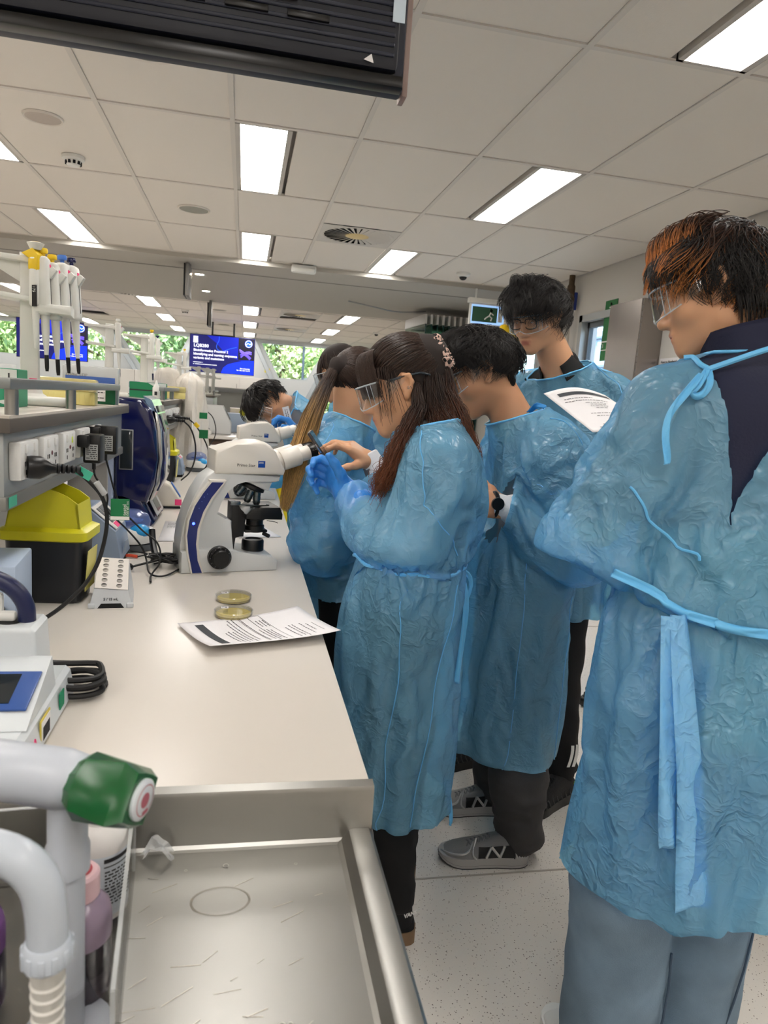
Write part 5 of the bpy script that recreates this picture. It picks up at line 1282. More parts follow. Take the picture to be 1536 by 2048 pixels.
text('How to Handwash', .026, PRINT, t, T(-.003, .105, .235) @ Rz(-PI / 2) @ FACE_NY, bold=.0006)
b = B(); 
for k in range(6): dashes(b, -.1, .1, .18 - k * .04, .01, 0, k, m=T(-.003, 0, 0) @ Rz(-PI / 2) @ FACE_NY)
b.obj('print', mat('print_grey', (92, 92, 96), .7), t, 0)
t = thing('water_pipe', 'vertical service pipe with wrapped lagging and blue valve in the wall corner', 'pipe', (2.9, 6.25, 0))
b = B(); b.cyl((0, 0, 0), (0, 0, 2.42), .028); b.cyl((-.06, .02, 0), (-.06, .02, 2.3), .02); b.obj('pipe', mat('pipe_paint', (196, 190, 182), .4), t)
b = B(); b.lathe([(.03, 2.42), (.045, 2.43), (.045, 2.5), (.036, 2.52), (.036, 2.6), (.026, 2.62), (.026, 2.7)], 16); b.obj('lagging', mat('lagging_brown', (84, 68, 52), .7, var=(30, .5)), t)
b = B(); b.box((.04, -.03, 2.47), (.03, .02, .16), .008); b.obj('valve_lever', mat('valve_blue', (30, 50, 120), .4), t)
t = thing('exit_sign', 'illuminated exit sign hanging from the beam at the right', 'exit sign', (2.45, 7.2, 2.40))
b = B(); b.box((0, 0, .0), (.42, .05, .22), .008); b.obj('case', WHITE, t); b = B(); b.box((0, -.027, 0), (.39, .004, .19)); b.obj('panel', mat('exit_lit', (150, 190, 240), .4, emit=.8), t, 0)
b = B(); b.box((-.05, -.03, 0), (.27, .003, .15)); b.obj('green_field', mat('exit_green', (50, 90, 70), .4), t, 0)
b = B(); b.lathe([(0, 0), (.016, 0)], 12, T(.02, -.033, .045) @ Rx(PI / 2)); b.tube([(.015, -.033, .025), (0, -.033, -.01), (.03, -.033, -.03), (.02, -.033, -.06)], .008, 6); b.tube([(0, -.033, -.01), (-.03, -.033, -.03), (-.05, -.033, -.05)], .008, 6); b.tube([(.015, -.033, .02), (.045, -.033, .0)], .006, 6); b.box((.12, -.032, 0), (.05, .002, .13)); b.obj('running_figure', WHITE, t)
b = B(); b.box((0, 0, .135), (.46, .07, .05), .006)
for sx in (-.15, .15): b.cyl((sx, 0, .15), (sx, 0, .256), .01, n=10)
b.obj('bracket', WHITE, t)
t = thing('shower_head', 'yellow plastic emergency shower cone by the second glass door', 'shower', (2.42, 6.6, 2.1))
b = B(); b.lathe([(.15, 0), (.15, .015), (.11, .05), (.06, .09), (.04, .14), (.02, .15)], 28); b.obj('cone', mat('shower_yellow', (236, 196, 20), .35), t); b = B(); b.lathe([(0, .01), (.148, .01)], 24); b.obj('rose', GREYM, t); b = B(); b.tube([(0, 0, .14), (0, 0, .22), (.2, 0, .25), (.556, 0, .25)], .017, 8); b.obj('arm', mat('pipe_paint', (196, 190, 182), .4), t)
# stacked glass folding wall
for k in range(11):
    t = thing('glass_panel', 'clear panel of the folded glass wall, ' + (['leftmost, showing its whole face', 'second from the left', 'third from the left', 'fourth from the left', 'fifth from the left', 'sixth, the middle one', 'fifth from the right', 'fourth from the right', 'third from the right', 'second from the right', 'rightmost, against the wall'][k]), 'glass panel', (2.16 + k * .076, 9.25, 0), .06, 'folded glass wall panels')
    if k == 0:
        b = B(); b.box((0, 0, 1.23), (.012, .9, 2.42)); gp0 = b.obj('pane', GREENGLASS, t, 0)
        b = B(); b.box((0, -.452, 1.23), (.014, .006, 2.42)); gp3 = b.obj('edge', mat('glass_edge', (30, 60, 54), .2), t, 0)
        b = B(); b.box((0, 0, 2.5), (.03, .9, .12), .003); gp1 = b.obj('top_clamp', mat('clamp_white', (206, 202, 196), .4), t, 0)
        b = B(); b.box((0, 0, .04), (.03, .9, .08), .003); gp2 = b.obj('bottom_clamp', STEEL, t, 0)
    else:
        for g in (gp0, gp3, gp1, gp2): c = g.copy(); COL.objects.link(c); c.parent = t
# office chair mostly hidden
t = thing('office_chair', 'black office chair behind the students, armrest and caster showing', 'chair', (2.08, 3.05, 0), .15)
b = B(); b.box((0, 0, .47), (.44, .46, .08), .03, seg=3); b.obj('seat', mat('chair_fabric', (24, 24, 26), .8), t)
b = B(); b.box((.26, 0, .82), (.07, .44, .5), .03, seg=3); b.obj('backrest', mat('chair_fabric', (24, 24, 26), .8), t)
for s in (-1, 1):
    b = B(); b.box((-.02, s * .28, .69), (.26, .07, .035), .015); b.tube([(.05, s * .28, .68), (.05, s * .28, .48), (.05, s * .2, .46)], .016, 8); b.obj('armrest', BLACK, t)
b = B(); b.cyl((0, 0, .1), (0, 0, .44), .03); b.obj('gas_lift', GREYM, t)
for k in range(5):
    a = 2 * PI * k / 5 + 3.0
    b = B(); b.tube([(0, 0, .12), (.16 * math.cos(a), .16 * math.sin(a), .11), (.35 * math.cos(a), .35 * math.sin(a), .085)], .02, 8); b.obj('base_arm', BLACK, t)
    b = B(); m = T(.35 * math.cos(a), .35 * math.sin(a), .028) @ Rz(a + .5)
    b.cyl((0, -.02, 0), (0, .02, 0), .028, n=18, m=m); b.box((0, 0, .025), (.03, .02, .05), .005, m); b.obj('caster', BLACK, t)

# ================================================================== PEOPLE: implicit surfaces, hair, clothes
def A(*p): return np.array(p, float)
def nrm(v): v = np.asarray(v, float); return v / np.linalg.norm(v)
_perm = np.random.default_rng(11).permutation(256); _perm = np.concatenate([_perm, _perm, _perm])
_grad = np.random.default_rng(12).normal(size=(256, 3)); _grad /= np.linalg.norm(_grad, axis=1)[:, None]
def perlin(p):
    i = np.floor(p).astype(int); f = p - i; i &= 255
    u = f * f * f * (f * (f * 6 - 15) + 10)
    out = 0
    for a in (0, 1):
        for b_ in (0, 1):
            for c in (0, 1):
                g = _grad[_perm[_perm[_perm[i[:, 0] + a] + i[:, 1] + b_] + i[:, 2] + c]]
                dd = (g * (f - A(a, b_, c))).sum(1)
                wx = u[:, 0] if a else 1 - u[:, 0]; wy = u[:, 1] if b_ else 1 - u[:, 1]; wz = u[:, 2] if c else 1 - u[:, 2]
                out = out + dd * wx * wy * wz
    return out
class SDF:
    """smooth union of tapered limbs, ellipsoids and elliptical lofts, meshed with surface nets"""
    def __init__(s): s.ops = []
    def cone(s, a, b, ra, rb, k=.03, sub=False): s.ops.append(('c', A(*a), A(*b), ra, rb, k, sub)); return s
    def chain(s, pts, rs, k=.03):
        for i in range(len(pts) - 1): s.cone(pts[i], pts[i + 1], rs[i], rs[i + 1], k)
        return s
    def ell(s, c, r, R=None, k=.03, sub=False): s.ops.append(('e', A(*c), A(*r), np.eye(3) if R is None else np.asarray(R, float), None, k, sub)); return s
    def loft(s, rows, fold=None, k=.04, sub=False):
        """rows: (z, cx, cy, rx, ry) from low to high"""
        s.ops.append(('l', np.array(rows, float), fold, None, None, k, sub)); return s
    def bbox(s, o):
        if o[0] == 'c':
            r = max(o[3], o[4]); return np.minimum(o[1], o[2]) - r, np.maximum(o[1], o[2]) + r
        if o[0] == 'e': r = o[2].max(); return o[1] - r, o[1] + r
        R_ = o[1]; m = 1.25
        return A((R_[:, 1] - R_[:, 3] * m).min(), (R_[:, 2] - R_[:, 4] * m).min(), R_[0, 0]), A((R_[:, 1] + R_[:, 3] * m).max(), (R_[:, 2] + R_[:, 4] * m).max(), R_[-1, 0])
    def ev(s, o, X, Y, Z):
        if o[0] == 'c':
            a, b_ = o[1], o[2]; ab = b_ - a; L2 = max(ab @ ab, 1e-12)
            t = np.clip(((X - a[0]) * ab[0] + (Y - a[1]) * ab[1] + (Z - a[2]) * ab[2]) / L2, 0, 1)
            return np.sqrt((X - a[0] - t * ab[0]) ** 2 + (Y - a[1] - t * ab[1]) ** 2 + (Z - a[2] - t * ab[2]) ** 2) - (o[3] + t * (o[4] - o[3]))
        if o[0] == 'e':
            c, r, R_ = o[1], o[2], o[3]; x, y, z = X - c[0], Y - c[1], Z - c[2]
            q = [R_[0, i] * x + R_[1, i] * y + R_[2, i] * z for i in range(3)]
            k0 = np.sqrt(sum((q[i] / r[i]) ** 2 for i in range(3))); k1 = np.sqrt(sum((q[i] / r[i] ** 2) ** 2 for i in range(3)))
            return k0 * (k0 - 1) / np.maximum(k1, 1e-9)
        R_ = o[1]; zz = Z.ravel(); z = np.clip(zz, R_[0, 0], R_[-1, 0])
        cx, cy, rx, ry = [np.interp(z, R_[:, 0], R_[:, i]).reshape(Z.shape) for i in (1, 2, 3, 4)]
        x, y = (X - cx) / rx, (Y - cy) / ry
        r = np.sqrt(x * x + y * y)
        if o[2] is not None: r = r / o[2](np.arctan2(y, x), Z)
        d = (r - 1) * np.minimum(rx, ry)
        return np.maximum(d, np.maximum(R_[0, 0] - Z, Z - R_[-1, 0]))
    def mesh(s, h):
        lo, D, h = s.grid(h); return nets(D, lo, h)
    def grid(s, h, pad_=0):
        bb = [s.bbox(o) for o in s.ops if not o[6]]
        lo = np.min([b_[0] for b_ in bb], 0) - 3 * h - .01 - pad_; hi = np.max([b_[1] for b_ in bb], 0) + 3 * h + .01 + pad_
        n_ = np.ceil((hi - lo) / h).astype(int) + 1
        ax = [lo[i] + h * np.arange(n_[i]) for i in range(3)]
        D = np.full(n_, 1.0, np.float32)
        for o in s.ops:
            b0, b1 = s.bbox(o); k = o[5]; pad = k + 2.5 * h + pad_
            i0 = np.clip(np.floor((b0 - pad - lo) / h).astype(int), 0, n_ - 1); i1 = np.clip(np.ceil((b1 + pad - lo) / h).astype(int) + 1, 1, n_)
            if (i1 <= i0).any(): continue
            sl = tuple(slice(i0[i], i1[i]) for i in range(3))
            X, Y, Z = np.meshgrid(*[ax[i][sl[i]] for i in range(3)], indexing='ij')
            e = s.ev(o, X, Y, Z); d = D[sl]
            if o[6]:
                hh = np.clip(.5 - .5 * (d + e) / k, 0, 1); D[sl] = d * (1 - hh) - e * hh + k * hh * (1 - hh)
            else:
                hh = np.clip(.5 + .5 * (d - e) / k, 0, 1); D[sl] = d * (1 - hh) + e * hh - k * hh * (1 - hh)
        return lo, D, h
def nets(D, lo, h):
    S = D < 0
    sh = np.array(D.shape) - 1
    cs = [(a, b_, c) for a in (0, 1) for b_ in (0, 1) for c in (0, 1)]
    cnt = np.zeros(sh, np.int8)
    for a, b_, c in cs: cnt += S[a:sh[0] + a, b_:sh[1] + b_, c:sh[2] + c]
    mix = (cnt > 0) & (cnt < 8)
    ijk = np.argwhere(mix); idx = np.full(sh, -1, np.int64); idx[mix] = np.arange(len(ijk))
    vals = np.stack([D[ijk[:, 0] + a, ijk[:, 1] + b_, ijk[:, 2] + c] for a, b_, c in cs], 1)
    P = np.zeros((len(ijk), 3)); N = np.zeros(len(ijk)); C = np.array(cs, float)
    for i in range(8):
        for j in range(i + 1, 8):
            if np.abs(C[i] - C[j]).sum() != 1: continue
            va, vb = vals[:, i], vals[:, j]; m = (va < 0) != (vb < 0)
            t = va[m] / (va[m] - vb[m]); P[m] += C[i] + t[:, None] * (C[j] - C[i]); N[m] += 1
    V_ = lo + h * (ijk + P / N[:, None])
    F_ = []
    for ax_ in range(3):
        u, v = [(1, 2), (2, 0), (0, 1)][ax_]
        s0 = [slice(1, -1)] * 3; s1 = [slice(1, -1)] * 3; s0[ax_] = slice(0, -1); s1[ax_] = slice(1, None)
        a, b_ = S[tuple(s0)], S[tuple(s1)]
        e = np.argwhere(a != b_)
        if not len(e): continue
        flip = ~a[tuple(e.T)]
        g = e.copy(); o_ = np.ones(3, int); o_[ax_] = 0; g = g + o_
        def ci(du, dv):
            q = g.copy(); q[:, u] += du; q[:, v] += dv
            q = np.clip(q, 0, sh - 1); return idx[q[:, 0], q[:, 1], q[:, 2]]
        quad = np.stack([ci(-1, -1), ci(0, -1), ci(0, 0), ci(-1, 0)], 1)
        quad[flip] = quad[flip][:, ::-1]
        F_.append(quad[(quad >= 0).all(1)])
    return V_, np.concatenate(F_)
def np_mesh(name, V_, F_, mats, parent, loc=None, smooth=180, attrs=None):
    me = bpy.data.meshes.new(name)
    me.vertices.add(len(V_)); me.vertices.foreach_set('co', np.ascontiguousarray(V_, np.float32).ravel())
    k = F_.shape[1]
    me.loops.add(F_.size); me.loops.foreach_set('vertex_index', np.ascontiguousarray(F_, np.int32).ravel())
    me.polygons.add(len(F_)); me.polygons.foreach_set('loop_start', np.arange(0, F_.size, k, dtype=np.int32))
    me.update(calc_edges=True); me.validate()
    for nm, arr in (attrs or {}).items():
        at = me.attributes.new(nm, 'FLOAT', 'POINT')
        at.data.foreach_set('value', np.ascontiguousarray(arr, np.float32)) if len(at.data) == len(arr) else None
    o = link(name, me, mats, parent, smooth)
    if loc is not None: o.location = -A(*loc)
    return o
def vnormals(V_, F_):
    n_ = np.cross(V_[F_[:, 2]] - V_[F_[:, 0]], V_[F_[:, 3]] - V_[F_[:, 1]]); o = np.zeros_like(V_)
    for i in range(4): np.add.at(o, F_[:, i], n_)
    return o / np.maximum(np.linalg.norm(o, axis=1), 1e-12)[:, None]
def smooth_v(V_, F_, it=1, lam=.5):
    E_ = np.concatenate([F_[:, [0, 1]], F_[:, [1, 2]], F_[:, [2, 3]], F_[:, [3, 0]]])
    for _ in range(it):
        s = np.zeros_like(V_); c = np.zeros(len(V_))
        np.add.at(s, E_[:, 0], V_[E_[:, 1]]); np.add.at(c, E_[:, 0], 1)
        V_ = V_ + lam * (s / np.maximum(c, 1)[:, None] - V_)
    return V_
def join(parts):
    vs, fs, o = [], [], 0
    for v, f in parts: vs.append(v); fs.append(f + o); o += len(v)
    return np.concatenate(vs), np.concatenate(fs)

# ---- materials for people
def skin(name, c, lip):
    m = mat(name, c, .45, sss=.12); n, L, b = nodes(m)
    at = n.new('ShaderNodeAttribute'); at.attribute_name = 'lip'
    mx = n.new('ShaderNodeMix'); mx.data_type = 'RGBA'; mx.inputs[6].default_value = srgb(*c) + (1,); mx.inputs[7].default_value = srgb(*lip) + (1,)
    L.new(at.outputs['Fac'], mx.inputs[0]); L.new(mx.outputs[2], b.inputs['Base Color'])
    return m
SKIN = skin('skin_light', (208, 158, 122), (186, 116, 98)); SKIN2 = skin('skin_tan', (196, 144, 108), (168, 104, 86))
def gown_mat(name, clear, deep=1.0):
    m = bpy.data.materials.new(name); m.use_nodes = True; n = m.node_tree.nodes; L = m.node_tree.links
    b = n['Principled BSDF']; out = n['Material Output']
    c = tuple(x * deep for x in srgb(150, 216, 250))
    b.inputs['Base Color'].default_value = c + (1,); b.inputs['Roughness'].default_value = .24; b.inputs['Specular IOR Level'].default_value = .9
    tl = n.new('ShaderNodeBsdfTranslucent'); tl.inputs[0].default_value = tuple(x * deep for x in srgb(128, 208, 250)) + (1,)
    tr = n.new('ShaderNodeBsdfTransparent'); tr.inputs[0].default_value = srgb(134, 206, 244) + (1,)
    m1 = n.new('ShaderNodeMixShader'); m1.inputs[0].default_value = .38; m2 = n.new('ShaderNodeMixShader'); m2.inputs[0].default_value = clear
    L.new(b.outputs[0], m1.inputs[1]); L.new(tl.outputs[0], m1.inputs[2]); L.new(m1.outputs[0], m2.inputs[1]); L.new(tr.outputs[0], m2.inputs[2]); L.new(m2.outputs[0], out.inputs[0])
    tc = n.new('ShaderNodeTexCoord')
    nz = n.new('ShaderNodeTexNoise'); nz.inputs['Scale'].default_value = 9; nz.inputs['Detail'].default_value = 3
    mp = n.new('ShaderNodeMixRGB'); mp.inputs[0].default_value = .12
    L.new(tc.outputs['Object'], nz.inputs[0]); L.new(tc.outputs['Object'], mp.inputs[1]); L.new(nz.outputs['Color'], mp.inputs[2])
    hs = []
    for sc_, w_ in ((7, .55), (19, .5), (48, .26)):
        v = n.new('ShaderNodeTexNoise'); v.inputs['Scale'].default_value = sc_; v.inputs['Detail'].default_value = 1; v.inputs['Distortion'].default_value = .6; L.new(mp.outputs[0], v.inputs['Vector'])
        p = n.new('ShaderNodeMath'); p.operation = 'SUBTRACT'; p.inputs[1].default_value = .5; L.new(v.outputs[0], p.inputs[0])
        pa = n.new('ShaderNodeMath'); pa.operation = 'ABSOLUTE'; L.new(p.outputs[0], pa.inputs[0]); pp = n.new('ShaderNodeMath'); pp.operation = 'POWER'; pp.inputs[1].default_value = .7; L.new(pa.outputs[0], pp.inputs[0])
        q = n.new('ShaderNodeMath'); q.operation = 'MULTIPLY'; q.inputs[1].default_value = -w_; L.new(pp.outputs[0], q.inputs[0]); hs.append(q)
    ad = n.new('ShaderNodeMath'); ad.operation = 'ADD'; L.new(hs[0].outputs[0], ad.inputs[0]); L.new(hs[1].outputs[0], ad.inputs[1])
    ad2 = n.new('ShaderNodeMath'); ad2.operation = 'ADD'; L.new(ad.outputs[0], ad2.inputs[0]); L.new(hs[2].outputs[0], ad2.inputs[1]); ad = ad2
    # creases gather in patches
    n2 = n.new('ShaderNodeTexNoise'); n2.inputs['Scale'].default_value = 5.0; L.new(tc.outputs['Object'], n2.inputs[0])
    mr = n.new('ShaderNodeMapRange'); mr.inputs['From Min'].default_value = .38; mr.inputs['From Max'].default_value = .62; mr.inputs['To Min'].default_value = .3; mr.inputs['To Max'].default_value = 1.; L.new(n2.outputs[0], mr.inputs[0])
    ml = n.new('ShaderNodeMath'); ml.operation = 'MULTIPLY'; L.new(ad.outputs[0], ml.inputs[0]); L.new(mr.outputs[0], ml.inputs[1])
    bp = n.new('ShaderNodeBump'); bp.inputs['Strength'].default_value = .9; bp.inputs['Distance'].default_value = .03
    L.new(ml.outputs[0], bp.inputs['Height']); L.new(bp.outputs[0], b.inputs['Normal'])
    MATS[name] = m; return m
GOWN = gown_mat('gown_film', .39); GOWN2 = gown_mat('gown_film_double', .06, 1.1); TIE = mat('gown_tie', (104, 186, 236), .4)
GLOVE = mat('blue_glove', (52, 132, 214), .42, bump=(60, .25)); CUFF = mat('knit_cuff', (232, 232, 234), .9, bump=(400, .2))
BLKCLOTH = mat('black_cloth', (16, 16, 18), .85); NAVYCLOTH = mat('navy_cloth', (24, 28, 54), .8, bump=(200, .1)); DKGREY = mat('charcoal_cloth', (58, 57, 58), .8, bump=(40, .15)); GREYTOP = mat('grey_cloth', (110, 112, 116), .85)
JEANS = mat('washed_denim', (112, 134, 154), .85, bump=(420, .25), var=(11, .4)); BEIGE = mat('beige_cloth', (160, 150, 128), .85)
def hairmat(name, root, tip=None, rough=.38):
    m = mat(name, root, rough, spec=.4); n, L, b = nodes(m)
    hi_ = n.new('ShaderNodeHairInfo')
    if tip:
        cr = n.new('ShaderNodeValToRGB'); cr.color_ramp.elements[0].color = srgb(*root) + (1,); cr.color_ramp.elements[1].color = srgb(*tip) + (1,)
        cr.color_ramp.elements[0].position = .42 if 'orange' in name else .25; cr.color_ramp.elements[1].position = .85
        L.new(hi_.outputs['Intercept'], cr.inputs[0]); src = cr.outputs[0]
    else:
        cr = n.new('ShaderNodeRGB'); cr.outputs[0].default_value = srgb(*root) + (1,); src = cr.outputs[0]
    hv = n.new('ShaderNodeHueSaturation'); L.new(src, hv.inputs['Color'])
    mr = n.new('ShaderNodeMapRange'); mr.inputs['To Min'].default_value = .6; mr.inputs['To Max'].default_value = 1.5; L.new(hi_.outputs['Random'], mr.inputs[0]); L.new(mr.outputs[0], hv.inputs['Value'])
    L.new(hv.outputs[0], b.inputs['Base Color'])
    return m
H_BLACK = hairmat('hair_black', (22, 18, 17)); H_BROWN = hairmat('hair_dark_brown', (48, 33, 26)); H_RED = hairmat('hair_red_brown', (42, 27, 21), (104, 58, 34)); H_OMBRE = hairmat('hair_ombre', (52, 36, 28), (196, 156, 96)); H_ORANGE = hairmat('hair_orange', (52, 30, 18), (190, 118, 58)); H_BASE = mat('hair_mass', (20, 16, 15), .7); H_BASEB = mat('hair_mass_brown', (34, 24, 20), .7)

# ---- head frame and pieces
class Head:
    def __init__(s, c, f, u, sc_=1.0):
        s.c = A(*c); s.f = nrm(f); r = nrm(np.cross(s.f, A(*u))); s.u = np.cross(r, s.f); s.r = r; s.s = sc_
        s.R = np.stack([r, s.f, s.u], 1)
    def p(s, x, y, z): return s.c + s.R @ (A(x, y, z) * s.s)
    def pts(s, arr): return s.c + (arr * s.s) @ s.R.T
    def loc(s, W): return ((W - s.c) @ s.R) / s.s
    def m4(s):
        m = M.Identity(4)
        for i in range(3):
            for j in range(3): m[i][j] = s.R[i, j] * s.s
            m[i][3] = s.c[i]
        return m
def head_sdf(H, neck, rn=.056, jaw=1.0):
    S = SDF(); s = H.s
    def e(c, r, k=.02, sub=False): S.ell(H.p(*c), A(*r) * s, H.R, k * s, sub)
    def c(a, b_, ra, rb, k=.02, sub=False): S.cone(H.p(*a), H.p(*b_), ra * s, rb * s, k * s, sub)
    e((0, -.012, .03), (.073, .094, .090), .02)
    e((0, .03, -.02), (.062 * jaw, .058, .08), .03)
    c((-.042 * jaw, .0, -.055), (-.012, .068, -.098), .022, .017, .03); c((.042 * jaw, .0, -.055), (.012, .068, -.098), .022, .017, .03)
    e((0, .066, -.096), (.022, .02, .017), .02)
    e((0, .068, -.06), (.034, .026, .032), .025)
    for g in (-1, 1): e((g * .043, .054, -.03), (.024, .026, .022), .022)
    c((-.036, .074, .02), (.036, .074, .02), .012, .012, .02)
    for g in (-1, 1): e((g * .031, .098, .0), (.017, .016, .011), .012, True)
    c((0, .084, .006), (0, .107, -.034), .0075, .0105, .014); e((0, .106, -.037), (.0115, .0095, .009), .01)
    for g in (-1, 1): e((g * .0125, .096, -.041), (.008, .01, .007), .008); 
    for g in (-1, 1): e((g * .0065, .103, -.0475), (.003, .005, .003), .003, True)
    c((-.018, .090, -.064), (.018, .090, -.064), .0048, .0048, .006); c((-.008, .0945, -.0625), (.008, .0945, -.0625), .0052, .0052, .006)
    c((-.014, .090, -.0745), (.014, .090, -.0745), .0062, .0062, .006)
    c((-.022, .094, -.0688), (.022, .094, -.0688), .0014, .0014, .003, True)
    for g in (-1, 1):
        for dz in (.0062, -.0078): c((g * .031 - .013, .0838, .0 + dz), (g * .031 + .013, .0832, dz), .0056, .0056, .006)
    for g in (-1, 1):
        # ear: rim, lobe, hollow
        q = [(g * .072, .006, .012), (g * .079, -.004, .026), (g * .084, -.019, .022), (g * .083, -.022, .004), (g * .078, -.012, -.014), (g * .073, -.001, -.026)]
        for a, b_ in zip(q, q[1:]): c(a, b_, .0052, .0052, .006)
        e((g * .073, -.006, .002), (.008, .017, .024), .006); e((g * .075, .0, -.026), (.006, .008, .01), .008)
        e((g * .083, -.005, .002), (.006, .009, .013), .005, True)
    S.cone(H.p(0, -.026, -.045), neck, .052 * s, rn, .035)
    return S
def add_eyes(H, par, loc, look=(0, .2, -.3)):
    for g in (-1, 1):
        b = B(); m = T(*(-A(*loc))) @ H.m4()
        b.ell((g * .031, .0755, -.0005), (.0118, .0118, .0118), 16, m); b.obj('eye', mat('eye_white', (222, 214, 208), .2), par)
        d = nrm(A(look[0], 1, look[2])); p = A(g * .031, .0755, -.0005) + d * .0105
        b = B(); b.ell(tuple(p), (.0052, .0028, .0052), 12, m); b.obj('iris', mat('iris_dark', (24, 16, 12), .15), par)
def goggles(H, par, loc, arms=True):
    m = T(*(-A(*loc))) @ H.m4()
    ph = lambda u: (u - .5) * 2 * 1.28
    def sh(u, z): a = ph(u); k = 1 - .10 * (z / .04) * (1 if z < 0 else .3); return (.083 * math.sin(a) * (1 + 0 * k), .018 + .104 * math.cos(a) ** .75 if math.cos(a) > 0 else .018, z)
    bot = lambda u: -.034 + .012 * math.exp(-((u - .5) / .07) ** 2) + .014 * abs(2 * u - 1) ** 3
    b = B(); b.grid(lambda u, v: sh(u, bot(u) + (.026 - bot(u)) * v), 36, 6, m); o = b.obj('goggle_lens', GOGGLE, par, 180)
    b = B()
    rim = mat('goggle_rim', (214, 222, 228), .12, alpha=.5, spec=.8)  # clear rim whitened: glints along the lens edges put into its colour
    b.tube([sh(i / 36, .0265) for i in range(37)], .0022, 6, m); b.tube([sh(i / 36, bot(i / 36)) for i in range(37)], .0015, 6, m)
    for u in (.1, .16, .84, .9): b.tube([sh(u, bot(u)), sh(u, .026)], .001, 5, m)
    b.obj('goggle_rim', rim, par, 180)
    for g in (-1, 1):
        b = B(); b.grid(lambda u, v: (g * (.080 + .003 * math.sin(PI * u)), .045 - .05 * u, (.026 - .002 * u) - v * (.046 - .032 * u)), 8, 3, m)
        for k in range(4): b.tube([(g * .0825, .04 - k * .008, .018), (g * .0825, .04 - k * .008, -.006 + k * .003)], .001, 5, m)
        b.obj('side_shield', GOGGLE, par, 180)
        if arms:
            b = B(); b.tube([(g * .081, .03, .021), (g * .0825, -.01, .0235), (g * .082, -.05, .019), (g * .078, -.072, .008)], lambda t_: .0034 - .0008 * t_, 7, m)
            b.obj('goggle_arm', mat('goggle_arm', (60, 68, 76), .15, alpha=.7), par, 180)

# ---- hair
EC, ER = A(0, -.012, .03), A(.076, .098, .094)
def strands(name, P, rad, mt, par, loc, taper=True):
    n_, k = P.shape[:2]
    hc = bpy.data.hair_curves.new(name); hc.add_curves([k] * n_)
    hc.attributes['position'].data.foreach_set('vector', np.ascontiguousarray(P - A(*loc), np.float32).ravel())
    r = np.tile(np.linspace(1, .35 if taper else 1, k) * rad, n_).astype(np.float32)
    ra = hc.attributes.get('radius') or hc.attributes.new('radius', 'FLOAT', 'POINT')
    ra.data.foreach_set('value', r)
    hc.materials.append(mt)
    o = bpy.data.objects.new(name, hc); COL.objects.link(o); o.parent = par; return o
HLY = [-.12, -.085, -.045, -.028, -.015, .02, .05, .09]; HLZ = [-.085, -.075, -.03, .02, .052, .056, .066, .088]
def roots(n_, r_, hly=HLY, hlz=HLZ, cond=None):
    out = np.zeros((0, 3))
    while len(out) < n_:
        d = r_.normal(size=(n_ * 2, 3)); d /= np.linalg.norm(d, axis=1)[:, None]
        p = EC + d * ER; ok = p[:, 2] > np.interp(p[:, 1], hly, hlz)
        if cond is not None: ok &= cond(p)
        out = np.concatenate([out, d[ok]])
    return out[:n_]
def comb(d, target, L, k, lift, wob, r_, ncl=220, clump=.6, drop=0., mess=1.):
    """short hair: paths over the skull ellipsoid. target(d) gives the combing direction in head space"""
    n_ = len(d); P = np.zeros((n_, k, 3)); cur = d.copy(); off = np.zeros(n_)
    ph = r_.uniform(0, 6.28, (n_, 2))
    for i in range(k):
        s = i / (k - 1)
        rad = 1.02 + .03 * s + lift * math.sin(min(1, s * 1.15) * PI * .5)
        rad = np.broadcast_to(rad, (n_,))
        P[:, i] = EC + cur * ER * rad[:, None]
        P[:, i, 2] -= drop * s * s
        t = target(cur); t = t - cur * (t * cur).sum(1)[:, None]; t /= np.maximum(np.linalg.norm(t, axis=1), 1e-6)[:, None]
        side = np.cross(cur, t); w_ = wob * np.sin(s * 5 + ph[:, 0])
        t = t + side * w_[:, None]
        cur = cur + t * (np.asarray(L) / (k - 1) / .088).reshape(-1, 1); cur /= np.linalg.norm(cur, axis=1)[:, None]
    if ncl:
        g = r_.integers(0, n_, ncl); R0 = P[:, 0]
        nn = np.zeros(n_, int)
        for a in range(0, n_, 2000): nn[a:a + 2000] = ((R0[a:a + 2000, None] - R0[None, g]) ** 2).sum(2).argmin(1)
        G = P[g][nn]; w_ = (np.linspace(0, 1, k) ** 1.3 * clump)[None, :, None]
        P = P + (G - P) * w_
        jit = r_.normal(size=(ncl, 1, 3)) * A(.007, .007, .008) * mess; P = P + jit[nn] * np.linspace(0, 1, k)[None, :, None] * 1.5
    P += r_.normal(size=(n_, 1, 3)) * .0012 * np.linspace(0, 1, k)[None, :, None]
    return P
